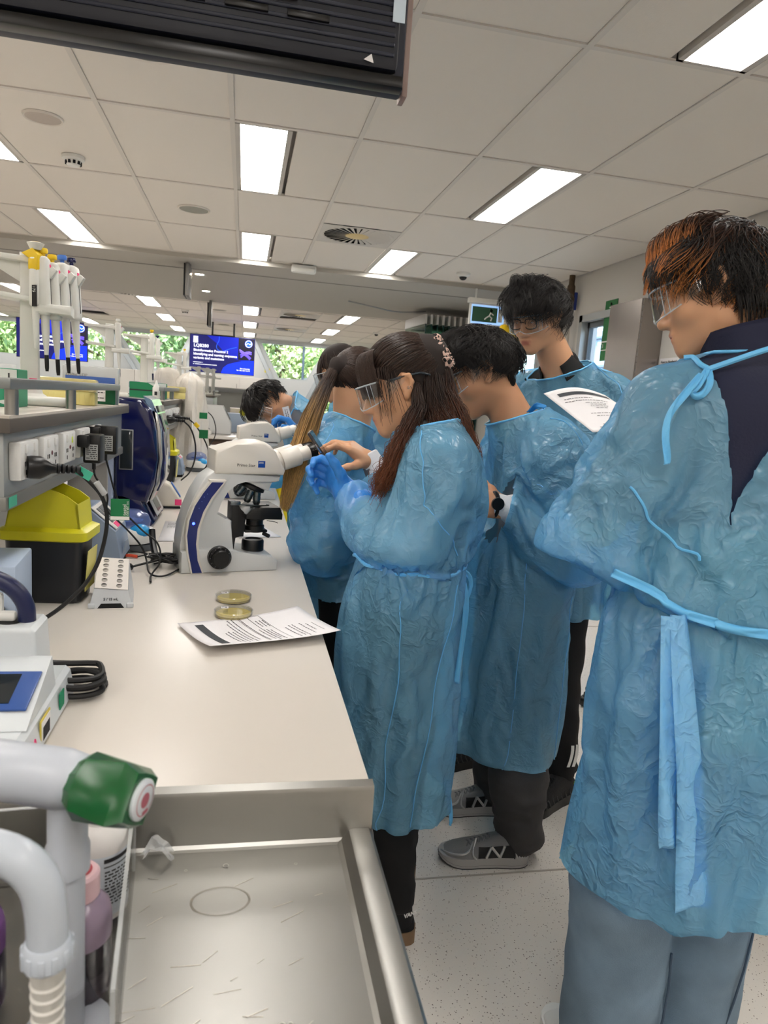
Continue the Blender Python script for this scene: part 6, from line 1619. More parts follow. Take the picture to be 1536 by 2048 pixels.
def fall(start, guide, n_, k, spread, r_, wave=.006, freq=9., endspread=None, var=.12):
    """long hair along a world guide polyline"""
    g = np.array(guide, float); seg = np.concatenate([[0], np.cumsum(np.linalg.norm(np.diff(g, axis=0), axis=1))]); T_ = seg[-1]
    P = np.zeros((n_, k, 3)); ln = 1 - np.abs(r_.normal(size=n_)) * var
    off = r_.normal(size=(n_, 3)); off /= np.linalg.norm(off, axis=1)[:, None]; off *= r_.uniform(0, 1, (n_, 1)) ** .5
    ph = r_.uniform(0, 6.28, n_); cl = r_.integers(0, 26, n_); cph = r_.uniform(0, 6.28, 26); cd = r_.normal(size=(26, 3))
    for i in range(k):
        s = np.clip(i / (k - 1) * ln, 0, 1); q = s * T_
        c = np.stack([np.interp(q, seg, g[:, j]) for j in range(3)], 1)
        sp = np.interp(s, np.linspace(0, 1, len(spread)), spread)
        P[:, i] = c + off * sp[:, None] + (cd[cl] * (np.sin(freq * s * 2 + cph[cl]) * wave * s)[:, None]) + r_.normal(size=(n_, 3)) * .0004
    return P

# ---- hands
def hand_sdf(w, d, n_, thumb, curls=(.5, .6, .7, .8), tc=.4, s=1.0, r=1.0, spread=.06, S=None, fan=None):
    """w wrist, d palm direction, n_ direction the fingers curl to, thumb direction (roughly perpendicular)"""
    S = S or SDF(); d = nrm(d); x = A(*thumb) - d * (A(*thumb) @ d); x = nrm(x); n0 = A(*n_); n1 = nrm(n0 - d * (n0 @ d) - x * (n0 @ x))
    w = A(*w); P = lambda a, b_, c: w + s * (x * a + d * b_ + n1 * c)
    kx = (.030, .010, -.011, -.030); ky = (.088, .094, .089, .078)
    for i in range(4): S.cone(P(kx[i] * .55, .0, 0), P(kx[i], ky[i] - .008, 0), .0150 * s * r, .0118 * s * r, .016 * s)
    S.ell(P(.004, .045, .004), A(.036, .046, .0145) * s, np.stack([x, d, n1], 1), .015 * s)
    S.cone(P(0, -.03, 0), P(0, .01, 0), .026 * s * r, .027 * s * r, .02 * s)
    L = ((.043, .026, .021), (.047, .030, .022), (.044, .028, .021), (.035, .021, .019)); R_ = ((.0098, .0086, .0074), (.0101, .0088, .0076), (.0096, .0084, .0072), (.0086, .0075, .0066))
    for i in range(4):
        p = P(kx[i], ky[i] - .006, 0); a = 0; sp = (kx[i] / .03) * spread
        rr0 = .0108
        for j in range(3):
            cu = curls[i] if np.ndim(curls[i]) == 0 else curls[i][j]
            a += cu * (1.0 if j else .9)
            v = (d * math.cos(a) + n1 * math.sin(a)) * math.cos(sp) + x * math.sin(sp)
            q = p + v * L[i][j] * s; S.cone(p, q, (rr0 if j == 0 else R_[i][j - 1]) * s * r, R_[i][j] * s * r, .005 * s); p = q
    p = P(.022, .016, .006); v0 = nrm(x * .75 + d * .62 + n1 * .35)
    rr = (.0155, .0125, .0108, .0088)
    for j, l in enumerate((.040, .033, .026)):
        a = tc * (j * .55)
        v = nrm(v0 + d * a * .6 + n1 * a * .5 - x * a * .25)
        q = p + v * l * s; S.cone(p, q, rr[j] * s * r, rr[j + 1] * s * r, .009 * s); p = q
    return S

# ---- shoes
def shoe(par, loc, heel, toe, mats, name='shoe', h=.105, w=.098, detail=None, tilt=0., collar=.11):
    """upper, sole and laces as children; heel and toe are floor points"""
    hx, hy = heel[0], heel[1]; L = math.hypot(toe[0] - hx, toe[1] - hy); a = math.atan2(toe[1] - hy, toe[0] - hx)
    m = T(*(A(hx, hy, 0) - A(*loc))) @ Rz(a) @ Ry(tilt)
    wd = lambda t: w * (.5 * (np.interp(t, [0, .04, .15, .35, .55, .72, .88, .96, 1], [.25, .52, .68, .66, .78, .98, .86, .56, .2])))
    off = lambda t: .004 * math.sin(PI * t)
    ht = lambda t: float(np.interp(t, [0, .03, .12, .3, .42, .55, .72, .88, 1], [.05, .075, h * .88, h, h * .95, h * .78, .058, .046, .022]))
    def ring(t, z0, z1, e=.5):
        W = wd(t)
        out = []
        for k in range(15):
            th = PI * k / 14
            c, s_ = math.cos(th), math.sin(th)
            out.append((t * L, off(t) + W * (abs(c) ** e) * (1 if c > 0 else -1), z0 + (z1 - z0) * (s_ ** .7)))
        return out
    ts = [0, .01, .03, .07, .12, .2, .28, .36, .45, .55, .65, .75, .84, .91, .96, .99, 1.0]
    b = B(); vs = []; 
    for t in ts: vs += ring(t, .024, max(.03, ht(t)))
    n_ = len(ts); b.add(vs, [(j * 15 + i, j * 15 + i + 1, (j + 1) * 15 + i + 1, (j + 1) * 15 + i) for j in range(n_ - 1) for i in range(14)], m)
    up = b.obj(name, mats[0], par, 60)
    b = B(); vs = []
    zt = lambda t: .032 + .008 * (1 - t) ; zb = lambda t: .0 + .018 * max(0, (t - .78) / .22) ** 2
    for t in ts:
        W = wd(t) * 1.07; 
        vs += [(t * L * 1.02 - .003, off(t) - W, zb(t) + .004), (t * L * 1.02 - .003, off(t) - W * 1.0, zt(t)), (t * L * 1.02 - .003, off(t) + W, zt(t)), (t * L * 1.02 - .003, off(t) + W, zb(t) + .004), (t * L * 1.02 - .003, off(t), zb(t))]
    b.add(vs, [(j * 5 + i, j * 5 + (i + 1) % 5, (j + 1) * 5 + (i + 1) % 5, (j + 1) * 5 + i) for j in range(n_ - 1) for i in range(5)] + [tuple(range(5)), tuple(range((n_ - 1) * 5, n_ * 5))], m)
    b.obj('sole', mats[1], up, 40)
    b = B(); vs = []
    for t in ts:
        W = wd(t) * 1.05
        vs += [(t * L * 1.02 - .003, off(t) - W, zb(t) - .0), (t * L * 1.02 - .003, off(t) - W * 1.02, zb(t) + .012), (t * L * 1.02 - .003, off(t) + W * 1.02, zb(t) + .012), (t * L * 1.02 - .003, off(t) + W, zb(t))]
    b.add(vs, [(j * 4 + i, j * 4 + (i + 1) % 4, (j + 1) * 4 + (i + 1) % 4, (j + 1) * 4 + i) for j in range(n_ - 1) for i in range(4)] + [tuple(range(4)), tuple(range((n_ - 1) * 4, n_ * 4))], m)
    b.obj('outsole', mats[2], up, 40)
    b = B()
    for k in range(6):
        t = .44 + k * .045; z = ht(t) + .001; W = wd(t) * .42
        b.tube([(t * L, off(t) - W, z - .008), (t * L + .006, off(t), z + .002), (t * L + .012, off(t) + W, z - .009)], .0024, 6, m, smooth=1)
        b.tube([(t * L + .01, off(t) - W, z - .009), (t * L + .004, off(t), z + .003), (t * L, off(t) + W, z - .008)], .0024, 6, m, smooth=1)
    b.obj('laces', mats[3], up)
    return up, m, L, wd, ht, off

# ---- gown
def cut_faces(V_, F_, keep_fn):
    c = V_[F_].mean(1); return F_[keep_fn(c)]
def plane_cut(o, n_, rad):
    o, n_ = A(*o), nrm(n_)
    def fn(c):
        d = (c - o) @ n_; q = np.linalg.norm((c - o) - d[:, None] * n_, axis=1)
        return ~((d > .0005) & (q < rad) & (d < .25))
    fn.plane = (o, n_, rad)
    return fn
def compact(V_, F_):
    u, inv = np.unique(F_, return_inverse=True); return V_[u], inv.reshape(F_.shape)
class Field:
    """sampled distance field of the clothes under a gown, for collisions"""
    def __init__(s, S, h=.016):
        s.lo, s.D, s.h = S.grid(h, .07); s.G = np.stack(np.gradient(s.D, h), -1)
    def __call__(s, P):
        q = np.clip((P - s.lo) / s.h, 0, np.array(s.D.shape) - 1.001); i = q.astype(int); f = q - i; d = 0; g = 0
        for a in (0, 1):
            for b_ in (0, 1):
                for c in (0, 1):
                    w_ = (f[:, 0] if a else 1 - f[:, 0]) * (f[:, 1] if b_ else 1 - f[:, 1]) * (f[:, 2] if c else 1 - f[:, 2])
                    d = d + w_ * s.D[i[:, 0] + a, i[:, 1] + b_, i[:, 2] + c]; g = g + w_[:, None] * s.G[i[:, 0] + a, i[:, 1] + b_, i[:, 2] + c]
        return d, g / np.maximum(np.linalg.norm(g, axis=1), 1e-6)[:, None]
def edges_of(F_):
    E_ = np.sort(np.concatenate([F_[:, [0, 1]], F_[:, [1, 2]], F_[:, [2, 3]], F_[:, [3, 0]]]), 1)
    key = E_[:, 0] * 10000000 + E_[:, 1]; u, first, inv, cnt = np.unique(key, return_index=True, return_inverse=True, return_counts=True)
    nxt = np.concatenate([F_[:, [3, 2]], F_[:, [0, 3]], F_[:, [1, 0]], F_[:, [2, 1]]])   # outer neighbours of the edge ends in that quad
    raw = np.concatenate([F_[:, [0, 1]], F_[:, [1, 2]], F_[:, [2, 3]], F_[:, [3, 0]]])
    sw = raw[:, 0] > raw[:, 1]; nxt[sw] = nxt[sw][:, ::-1]
    order = np.argsort(inv, kind='stable'); start = np.concatenate([[0], np.cumsum(cnt)[:-1]]); two = cnt == 2
    i0, i1 = order[start[two]], order[start[two] + 1]
    bend = np.concatenate([np.stack([nxt[i0, 0], nxt[i1, 0]], 1), np.stack([nxt[i0, 1], nxt[i1, 1]], 1)])
    return E_[first], bend, E_[first[cnt == 1]]
def drape(V_, F_, field, rng_, slack=1.12, steps=46, iters=5, pin=None, belt=None, gap=.006, grav=.0002, bendk=.26, zs=1.02):
    """position based cloth: stretched film falling on the clothes below"""
    E_, Bd, _ = edges_of(F_)
    Dg = np.concatenate([F_[:, [0, 2]], F_[:, [1, 3]]]); C_ = np.concatenate([E_, Dg, Bd]); k = np.concatenate([np.ones(len(E_)), np.full(len(Dg), .6), np.full(len(Bd), bendk)])
    rest = np.linalg.norm(V_[C_[:, 0]] - V_[C_[:, 1]], axis=1)
    dz = np.abs(V_[C_[:, 0], 2] - V_[C_[:, 1], 2]) / np.maximum(rest, 1e-9); sk = np.clip((zs - V_[C_[:, 0], 2]) / .06, 0, 1)   # the skirt hangs: no spare length downwards
    rest = rest * (slack - (slack - 1.012) * dz ** 2 * sk)
    n_ = len(V_); i, j = C_[:, 0], C_[:, 1]; wsum = np.maximum(np.bincount(i, k, n_) + np.bincount(j, k, n_), 1e-6)
    X = V_ + rng_.normal(size=V_.shape) * .0012; prev = X.copy(); free = np.ones(n_) if pin is None else 1 - pin
    for st in range(steps):
        vel = (X - prev) * .86; sp = np.linalg.norm(vel, axis=1); vel *= np.minimum(1, .012 / np.maximum(sp, 1e-9))[:, None]
        prev = X.copy(); X = X + (vel + A(0, 0, -grav)) * free[:, None]
        for it in range(iters):
            d = X[j] - X[i]; l = np.maximum(np.linalg.norm(d, axis=1), 1e-9); c = (k * .5 * (l - rest) / l)[:, None] * d
            for ax_ in range(3): X[:, ax_] += 1.5 * free * (np.bincount(i, c[:, ax_], n_) - np.bincount(j, c[:, ax_], n_)) / wsum
        dd, g = field(X); pen = np.maximum(gap - dd, 0); X = X + g * pen[:, None]
        hit = pen > 0; prev[hit] = prev[hit] * .4 + X[hit] * .6
        if belt is not None:
            wz, tight, bm_ = belt; q = np.exp(-((X[:, 2] - wz(X)) / .011) ** 2) * bm_; X = X - g * (np.clip(dd - tight, 0, .05) * q * .5)[:, None]
    return X
def gown(par, loc, S, h, cuts, sleeves=(), amp=1.0, mt=None, seed=0, zmin=None, inner=None, belt=None, slack=1.12, steps=46, extra_pin=(), warp=None):
    V_, F_ = S.mesh(h)
    V_ = smooth_v(V_, F_, 1, .4)
    N_ = vnormals(V_, F_); o = A(seed * 7.3, seed * 3.1, 0)
    d = amp * (.009 * perlin(V_ / A(.07, .07, .16) + o) + .005 * perlin(V_ / .04 + o * 2))
    V_ = V_ + N_ * d[:, None]
    if zmin is not None:
        c = V_[F_].mean(1); nf = np.cross(V_[F_[:, 2]] - V_[F_[:, 0]], V_[F_[:, 3]] - V_[F_[:, 1]]); nf /= np.maximum(np.linalg.norm(nf, axis=1), 1e-9)[:, None]
        F_ = F_[~((c[:, 2] < zmin + .035) & (nf[:, 2] < -.5))]
    if zmin is not None: V_[V_[:, 2] < zmin + h * 1.1, 2] = zmin
    if warp is not None: zz = warp(V_); m = V_[:, 2] < .85; V_[m, 2] = .85 - (.85 - V_[m, 2]) * (.85 - zz[m]) / (.85 - zmin)
    pin = np.zeros(len(V_))
    for fn in cuts:
        if hasattr(fn, 'snap'): fn.snap(V_, h)
        if hasattr(fn, 'plane'):
            po, pn, pr = fn.plane; dd = (V_ - po) @ pn; near = (np.abs(dd) < h * .8) & (np.linalg.norm(V_ - po - dd[:, None] * pn, axis=1) < pr); V_[near] -= dd[near][:, None] * pn
            pin[(np.abs(dd) < .02) & (np.linalg.norm(V_ - po, axis=1) < pr)] = 1
        F_ = cut_faces(V_, F_, fn)
    for pc, pr in extra_pin: pin[np.linalg.norm(V_ - A(*pc), axis=1) < pr] = 1
    u, inv = np.unique(F_, return_inverse=True); V_, F_, pin = V_[u], inv.reshape(F_.shape), pin[u]
    if inner is not None:
        V_ = drape(V_, F_, Field(inner), np.random.default_rng(seed), slack, steps, 5, pin, belt)
        V_ = smooth_v(V_, F_, 1, .25)
    N_ = vnormals(V_, F_)
    g = np_mesh('isolation_gown', V_, F_, mt or GOWN, par, loc)
    # bound neckline
    neck = [fn for fn in cuts if hasattr(fn, 'plane')]
    if neck:
        po, pn, pr = neck[0].plane; _, _, bd = edges_of(F_); b_ = np.unique(bd); b_ = b_[(np.abs((V_[b_] - po) @ pn) < .03) & (np.linalg.norm(V_[b_] - po, axis=1) < pr)]
        if len(b_) > 12:
            x = nrm(np.cross(pn, A(0, 1, .3))); y = np.cross(pn, x); q = V_[b_] - po; an = np.arctan2(q @ y, q @ x); P = V_[b_][np.argsort(an)]
            kk = max(1, len(P) // 40); P = np.array([P[i:i + kk].mean(0) for i in range(0, len(P) - kk + 1, kk)]); P = (P + np.roll(P, 1, 0) + np.roll(P, -1, 0)) / 3
            b = B(); b.tube([tuple(p_ - A(*loc)) for p_ in P] + [tuple(P[0] - A(*loc))], .0035, 6, smooth=1); b.obj('neck_binding', TIE, par, 180)
    return g, V_, F_, N_
def onto(gv, pts, off=.005):
    """lay points on the outside of a draped gown"""
    V_, N_ = gv; P = [V(q) for q in pts]
    for _ in range(3):
        Q = [P[0]]
        for a, b_ in zip(P, P[1:]): Q += [a * .75 + b_ * .25, a * .25 + b_ * .75]
        P = Q + [P[-1]]
    out = []
    for q in P:
        i = ((V_ - np.array(q)) ** 2).sum(1).argmin(); out.append(V_[i] + N_[i] * off)
    out = np.array(out)
    for _ in range(2): out[1:-1] = (out[:-2] + out[1:-1] * 2 + out[2:]) / 4
    return out
def seam(par, loc, pts, gv, r=.0014, name='seam'):
    b = B(); b.tube([tuple(o - A(*loc)) for o in onto(gv, pts, .002)], r, 6); return b.obj(name, TIE, par)
def ribbon(par, loc, pts, w, nrm_dir, mt=TIE, name='gown_tie', taper=None, smooth=2):
    """flat strip along pts with width direction = cross(tangent, nrm_dir)"""
    P = [V(p) for p in pts]
    for _ in range(smooth):
        Q = [P[0]]
        for a, b_ in zip(P, P[1:]): Q += [a * .75 + b_ * .25, a * .25 + b_ * .75]
        P = Q + [P[-1]]
    b = B(); n_ = V(nrm_dir).normalized(); vs = []
    for i, p in enumerate(P):
        t = (P[min(i + 1, len(P) - 1)] - P[max(i - 1, 0)]).normalized(); sd_ = t.cross(n_).normalized(); ww = w if taper is None else w + (taper - w) * i / (len(P) - 1)
        for k in range(5):
            u = k / 4 - .5; vs.append(p + sd_ * ww * u + n_ * (.004 * math.cos(u * 6 + i * .5)) - V(loc))
    b.add(vs, [(i * 5 + k, i * 5 + k + 1, (i + 1) * 5 + k + 1, (i + 1) * 5 + k) for i in range(len(P) - 1) for k in range(4)])
    o = b.obj(name, mt, par, 180); sm = o.modifiers.new('t', 'SOLIDIFY'); sm.thickness = .0008; return o
def cord(par, loc, pts, r, mt=TIE, name='gown_tie'):
    b = B(); b.tube([A(*p) - A(*loc) for p in pts], r, 7, smooth=2); return b.obj(name, mt, par)
def cuff(par, loc, a, b_, r0, r1):
    bb = B(); a, b_ = A(*a) - A(*loc), A(*b_) - A(*loc); l = np.linalg.norm(b_ - a)
    bb.lathe([(r0 * .9, 0), (r0, .004), (r1 * 1.02, l * .5), (r1, l - .004), (r1 * .88, l)], 24, frame(a, b_), cap=False); return bb.obj('knit_cuff', CUFF, par)
def body(par, loc, parts, H=None, mt=SKIN):
    V_, F_ = join(parts)
    att = {}
    if H is not None:
        q = H.loc(V_); lm = np.exp(-((q[:, 0] / .02) ** 4 + ((q[:, 2] + .0695) / .0098) ** 4)) * (q[:, 1] > .082)
        att = {'lip': lm}
    else: att = {'lip': np.zeros(len(V_))}
    return np_mesh('body', V_, F_, mt, par, loc, attrs=att)
def person(label, loc): return thing('person', label, 'person', loc)
def swave(n_list, amp_z):
    """fold function for skirts: sum of sines whose depth grows towards the hem"""
    def fn(th, Z):
        a = np.interp(Z, amp_z[0], amp_z[1]); s = 0
        for n_, ph, w_ in n_list: s = s + w_ * np.sin(n_ * th + ph)
        return 1 + a * s
    return fn

# ------------------------------------------------------------------ bodies
def core(J, rt=.10):
    S = SDF()
    mid = (A(*J['shL']) + A(*J['shR'])) / 2
    S.cone(J['pel'], mid, rt, rt * .95, .05).cone(mid, J['neck'], rt * .7, .05, .05)
    for s in 'LR':
        S.chain([J['sh' + s], J['el' + s], J['wr' + s]], [.05, .038, .026], .03)
        S.chain([J['hip' + s], J['kn' + s], J['an' + s]], [.075, .05, .034], .04)
    return S.mesh(.014)
def shirt_ops(S, J, top=.09, waist=.125, arm=(.062, .052, .030), sleeves=True):
    L_, R_ = A(*J['shL']), A(*J['shR']); mid = (L_ + R_) / 2; pel = A(*J['pel']); d = nrm(R_ - L_)
    S.cone(L_, R_, .07, .07, .04)
    for s in (-1, 1): S.cone(mid + d * s * .075 - A(0, 0, .03), pel + d * s * .055 + A(0, 0, .05), top + .02, waist, .05)
    S.cone(mid, J['neck'], top, .062, .04)
    if sleeves:
        for s in 'LR': S.chain([J['sh' + s], J['el' + s], J['wr' + s]], list(arm), .03)
    return S
def trouser_ops(S, J, r=(.11, .085, .07)):
    S.cone(A(*J['hipL']) + A(0, 0, .08), A(*J['hipR']) + A(0, 0, .08), r[0] + .01, r[0] + .01, .05)
    for s in 'LR': S.chain([J['hip' + s], J['kn' + s], J['an' + s]], list(r), .035)
    return S
def folds(V_, F_, fold, lo=.22, sc_=(.09, .09, .07), o=0.):
    N_ = vnormals(V_, F_); l = np.exp(-((V_[:, 2] - lo) / lo) ** 2)
    return V_ + N_ * (fold * (.5 + 2 * l) * (.3 - np.abs(perlin(V_ / A(*sc_) + o)) * 1.6))[:, None], F_
def dressed(par, loc, J, shirt_mt, trouser_mt, r=(.11, .085, .07), **kw):
    """shirt and trousers as parts; returns their joint field for the gown to fall on"""
    np_mesh('shirt', *folds(*shirt_ops(SDF(), J, **kw).mesh(.014), .003), shirt_mt, par, loc)
    np_mesh('trousers', *folds(*trouser_ops(SDF(), J, r).mesh(.013), .005), trouser_mt, par, loc)
    return trouser_ops(shirt_ops(SDF(), J, **kw), J, r)
def gown_torso(J, sl_r=(.088, .098, .062), top=.115, waist=.145, nr=.08, k=.045, side=.08, chest_drop=.03):
    S = SDF(); L_, R_ = A(*J['shL']), A(*J['shR']); mid = (L_ + R_) / 2; pel = A(*J['waist']); d = nrm(R_ - L_); nk = A(*J['neck'])
    S.cone(L_, R_, .078, .078, k)
    for s in (-1, 1): S.cone(mid + d * s * side - A(0, 0, chest_drop), pel + d * s * side * .8, top, waist, .06)
    S.cone(mid - A(0, 0, .02), nk + nrm(nk - mid) * .04, top * .9, nr, .05)
    for s in 'LR':
        sh, el, wr = A(*J['sh' + s]), A(*J['el' + s]), A(*J['wr' + s])
        S.chain([sh, sh * .5 + el * .5, el, el * .45 + wr * .55, wr + nrm(wr - el) * .03], [sl_r[0], sl_r[0] * 1.02, sl_r[1], (sl_r[1] + sl_r[2]) * .5, sl_r[2] * .8], .012)
    return S
def jd(**k): return k

# ================= PERSON 1: woman holding a phone to the near microscope
L1 = (.47, 1.76, 0)
p = person('person in blue gown with half-up brown hair holding phone at near microscope eyepiece', L1)
J = jd(neck=(.475, 1.80, 1.365), shL=(.475, 1.665, 1.295), shR=(.535, 1.95, 1.30), elL=(.405, 1.655, 1.085), wrL=(.300, 1.885, 1.162), elR=(.48, 2.06, 1.07), wrR=(.385, 2.115, 1.248),
       waist=(.435, 1.775, 1.03), pel=(.445, 1.775, .92), hipL=(.435, 1.72, .9), hipR=(.475, 1.84, .9), knL=(.425, 1.70, .5), knR=(.50, 1.86, .5), anL=(.452, 1.64, .13), anR=(.515, 1.875, .1))
H = Head((.405, 1.83, 1.475), (-.92, .16, -.34), (0, 0, 1))
hs = head_sdf(H, (.475, 1.80, 1.34)).mesh(.0042)
hr = hand_sdf(J['wrR'], (-.78, -.05, .50), (-.35, -.45, -.8), (-.25, -.93, -.25), curls=((.35, .75, .5), (.5, .7, .5), (.6, .7, .5), (.7, .8, .5)), tc=.25, s=.98).mesh(.0026)
body(p, L1, [core(J), hs, hr], H)
hl = hand_sdf((.292, 1.90, 1.170), (-.48, .55, .52), (-.35, -.1, -.9), (-.35, .2, .9), curls=((.55, 1.1, .7), (.8, 1.2, .8), (.9, 1.2, .8), (1.0, 1.2, .8)), tc=.3, s=1.02, r=1.1)
hl.cone((.318, 1.855, 1.152), (.289, 1.905, 1.172), .046, .033, .02)
V_, F_ = hl.mesh(.0028); N_ = vnormals(V_, F_); V_ = V_ + N_ * (.0016 * (.3 - np.abs(perlin(V_ / A(.008, .03, .02))) * 1.5))[:, None]
np_mesh('glove', V_, F_, GLOVE, p, L1)
inn = dressed(p, L1, J, GREYTOP, BLKCLOTH, (.105, .075, .046))
S = gown_torso(J, sl_r=(.090, .118, .060), top=.118, waist=.14, side=.06)
S.ell((.52, 1.77, 1.2), (.085, .12, .13), k=.05)
S.loft([(.405, .445, 1.745, .165, .15), (.6, .44, 1.75, .17, .155), (.85, .435, 1.76, .172, .155), (.97, .432, 1.765, .16, .145), (1.03, .43, 1.77, .142, .13), (1.12, .44, 1.775, .15, .14)], swave([(3, .4, .6), (7, 1.1, .5), (12, 2, .35)], ([.3, .7, 1.02], [.055, .03, .015])), .05)
g1, gv, _, gn = gown(p, L1, S, .0105, [plane_cut((.462, 1.805, 1.375), (-.25, .1, .95), .13), plane_cut((.297, 1.892, 1.166), (-.40, .75, .3), .11), plane_cut((.408, 2.105, 1.218), (-.5, .25, .8), .10)], [[J['shL'], J['elL'], J['wrL']], [J['shR'], J['elR'], J['wrR']]], 1.0, GOWN, 1, .405, inn, (lambda X: 1.03 + 0 * X[:, 0], .012, 1.)); gv = (gv, gn)
cuff(p, L1, (.422, 2.10, 1.20), (.374, 2.12, 1.268), .046, .034)
seam(p, L1, [(.272, 1.70, 1.035), (.33, 1.635, 1.03), (.43, 1.605, 1.022), (.52, 1.63, 1.026), (.578, 1.71, 1.035)], gv, .0048, 'gown_belt')
ribbon(p, L1, [(.545, 1.655, 1.03), (.575, 1.66, .96), (.578, 1.665, .84), (.572, 1.66, .72)], .018, (.3, -.9, 0))
ribbon(p, L1, [(.552, 1.66, 1.03), (.592, 1.68, 1.0), (.585, 1.68, .94), (.57, 1.67, .93)], .012, (.3, -.9, 0))
ribbon(p, L1, [(.583, 1.70, .42), (.592, 1.69, .36), (.6, 1.685, .30)], .012, (.3, -.9, 0))
seam(p, L1, [(.44, 1.67, 1.35), (.42, 1.60, 1.28), (.425, 1.58, 1.2)], gv)
seam(p, L1, [(.425, 1.58, 1.2), (.48, 1.57, 1.14), (.53, 1.6, 1.08)], gv)
seam(p, L1, [(.40, 1.6, .98), (.385, 1.59, .7), (.37, 1.58, .35)], gv)
seam(p, L1, [(.53, 1.60, 1.0), (.50, 1.59, .7), (.47, 1.58, .36)], gv)
add_eyes(H, p, L1, (0, 0, -.5)); goggles(H, p, L1)
r_ = np.random.default_rng(1)
# hair: crown combed to the tie, bangs, long waves
HB_ = SDF(); HB_.ell(H.p(0, -.016, .036), A(.079, .100, .096) * H.s, H.R, .02); HB_.cone(H.p(0, -.09, .06), (.505, 1.82, 1.46), .05, .04, .03); HB_.chain([(.505, 1.82, 1.46), (.545, 1.79, 1.38), (.58, 1.765, 1.27)], [.042, .034, .018], .03)
HB_.ell(H.p(0, .115, -.03), A(.075, .07, .085) * H.s, H.R, .015, True); HB_.ell(H.p(-.085, .045, -.05), A(.045, .045, .058) * H.s, H.R, .012, True); HB_.ell(H.p(-.08, -.004, .0), A(.02, .026, .034) * H.s, H.R, .006, True)
V_, F_ = HB_.mesh(.006); np_mesh('hair', V_, F_, H_BASEB, p, L1)
tie = A(0, -.118, .062)
d = roots(3400, r_, HLY, [-0.02, 0.0, 0.02, 0.025, 0.036, 0.04, 0.066, 0.088])
def to_tie(c): return tie[None] - (EC + c * ER * 1.02)
Pq = np.zeros((len(d), 14, 3))
for i in range(14):
    s = i / 13; q = EC + d * ER; e = EC + nrm((tie - EC) / ER) * ER
    m = d * (1 - s) + nrm((tie - EC) / ER) * s; m /= np.maximum(np.linalg.norm(m, axis=1), 1e-6)[:, None]
    Pq[:, i] = EC + m * ER * (1.05 + .075 * math.sin(PI * s) ** .8 + r_.uniform(-.015, .02, (len(d), 1)) * math.sin(PI * s))
strands('hair_strands', H.pts(Pq), .0011, H_BROWN, p, L1)
# bangs
n_ = 900; a = r_.uniform(-1.05, 1.0, n_); P = np.zeros((n_, 12, 3))
for i in range(12):
    s = i / 11
    P[:, i, 0] = np.sin(a) * (.062 + .022 * s) ; P[:, i, 1] = .012 + np.cos(a) * (.066 + .032 * math.sin(min(1, s * 1.2) * PI / 2)); P[:, i, 2] = .108 - .105 * s ** 1.4 + .012 * math.sin(PI * s) - .012 * s * np.abs(np.sin(a)) + r_.normal(size=n_) * .004 * s
strands('hair_bangs', H.pts(P), .0011, H_BROWN, p, L1)
# face framing wisps on the near side
n_ = 26; P = np.zeros((n_, 14, 3)); b0 = r_.uniform(.015, .065, n_); ln = r_.uniform(.6, 1, n_); ph = r_.uniform(0, 6, n_)
for i in range(14):
    s = i / 13
    P[:, i, 0] = -.074 - .010 * np.sin(s * PI) - .004 * np.sin(s * 5 + ph); P[:, i, 1] = b0 + .02 * s * np.sin(ph) + .01 * s; P[:, i, 2] = .06 - .15 * s * ln
strands('hair_wisps', H.pts(P), .0009, H_BROWN, p, L1)
Tw = H.p(0, -.12, .062)
bk = [(Tw, .02), ((.50, 1.79, 1.46), .036), ((.525, 1.765, 1.40), .046), ((.56, 1.745, 1.325), .042), ((.583, 1.735, 1.245), .03)]
strands('hair_lengths', fall(None, [q for q, _ in bk], 1500, 26, [s for _, s in bk], r_, .009, 10), .0010, H_RED, p, L1)
lo_ = [(H.p(-.045, -.07, .0), .03), ((.475, 1.76, 1.42), .04), ((.51, 1.74, 1.36), .045), ((.555, 1.72, 1.27), .03)]
strands('hair_lengths', fall(None, [q for q, _ in lo_], 900, 24, [s for _, s in lo_], r_, .008, 9), .0010, H_RED, p, L1)
fr = [(H.p(-.072, -.03, -.01), .012), ((.43, 1.735, 1.42), .022), ((.395, 1.715, 1.35), .026), ((.362, 1.70, 1.27), .028), ((.335, 1.72, 1.20), .022)]
strands('hair_lengths', fall(None, [q for q, _ in fr], 620, 26, [s for _, s in fr], r_, .011, 11), .0010, H_RED, p, L1)
# scrunchies, earrings
SCR = mat('scrunchie_print', (196, 160, 140), .8); n, L, b = nodes(SCR)
v = n.new('ShaderNodeTexVoronoi'); v.inputs['Scale'].default_value = 110; tc = n.new('ShaderNodeTexCoord'); cr = n.new('ShaderNodeValToRGB'); cr.color_ramp.elements[0].position = .42; cr.color_ramp.elements[1].position = .5
cr.color_ramp.elements[0].color = (.006, .005, .005, 1); cr.color_ramp.elements[1].color = srgb(216, 184, 170) + (1,); L.new(tc.outputs['Object'], v.inputs[0]); L.new(v.outputs['Distance'], cr.inputs[0]); L.new(cr.outputs[0], b.inputs['Base Color'])
for k, (pt, rr) in enumerate(((H.p(-.012, -.118, .078), .023), (H.p(-.018, -.128, .038), .025))):
    b = B(); m = frame(tuple(pt - A(*L1)), tuple(pt - A(*L1) + H.R @ A(-.3, -1, .2)))
    b.grid(lambda u, v: ((rr * .72 + (.0105 + .003 * math.sin(9 * 2 * PI * u)) * math.cos(2 * PI * v)) * math.cos(2 * PI * u), (rr * .72 + (.0105 + .003 * math.sin(9 * 2 * PI * u)) * math.cos(2 * PI * v)) * math.sin(2 * PI * u), (.012 + .003 * math.sin(13 * u * 6.28)) * math.sin(2 * PI * v)), 72, 12, m)
    b.obj('scrunchie', SCR, p, 180)
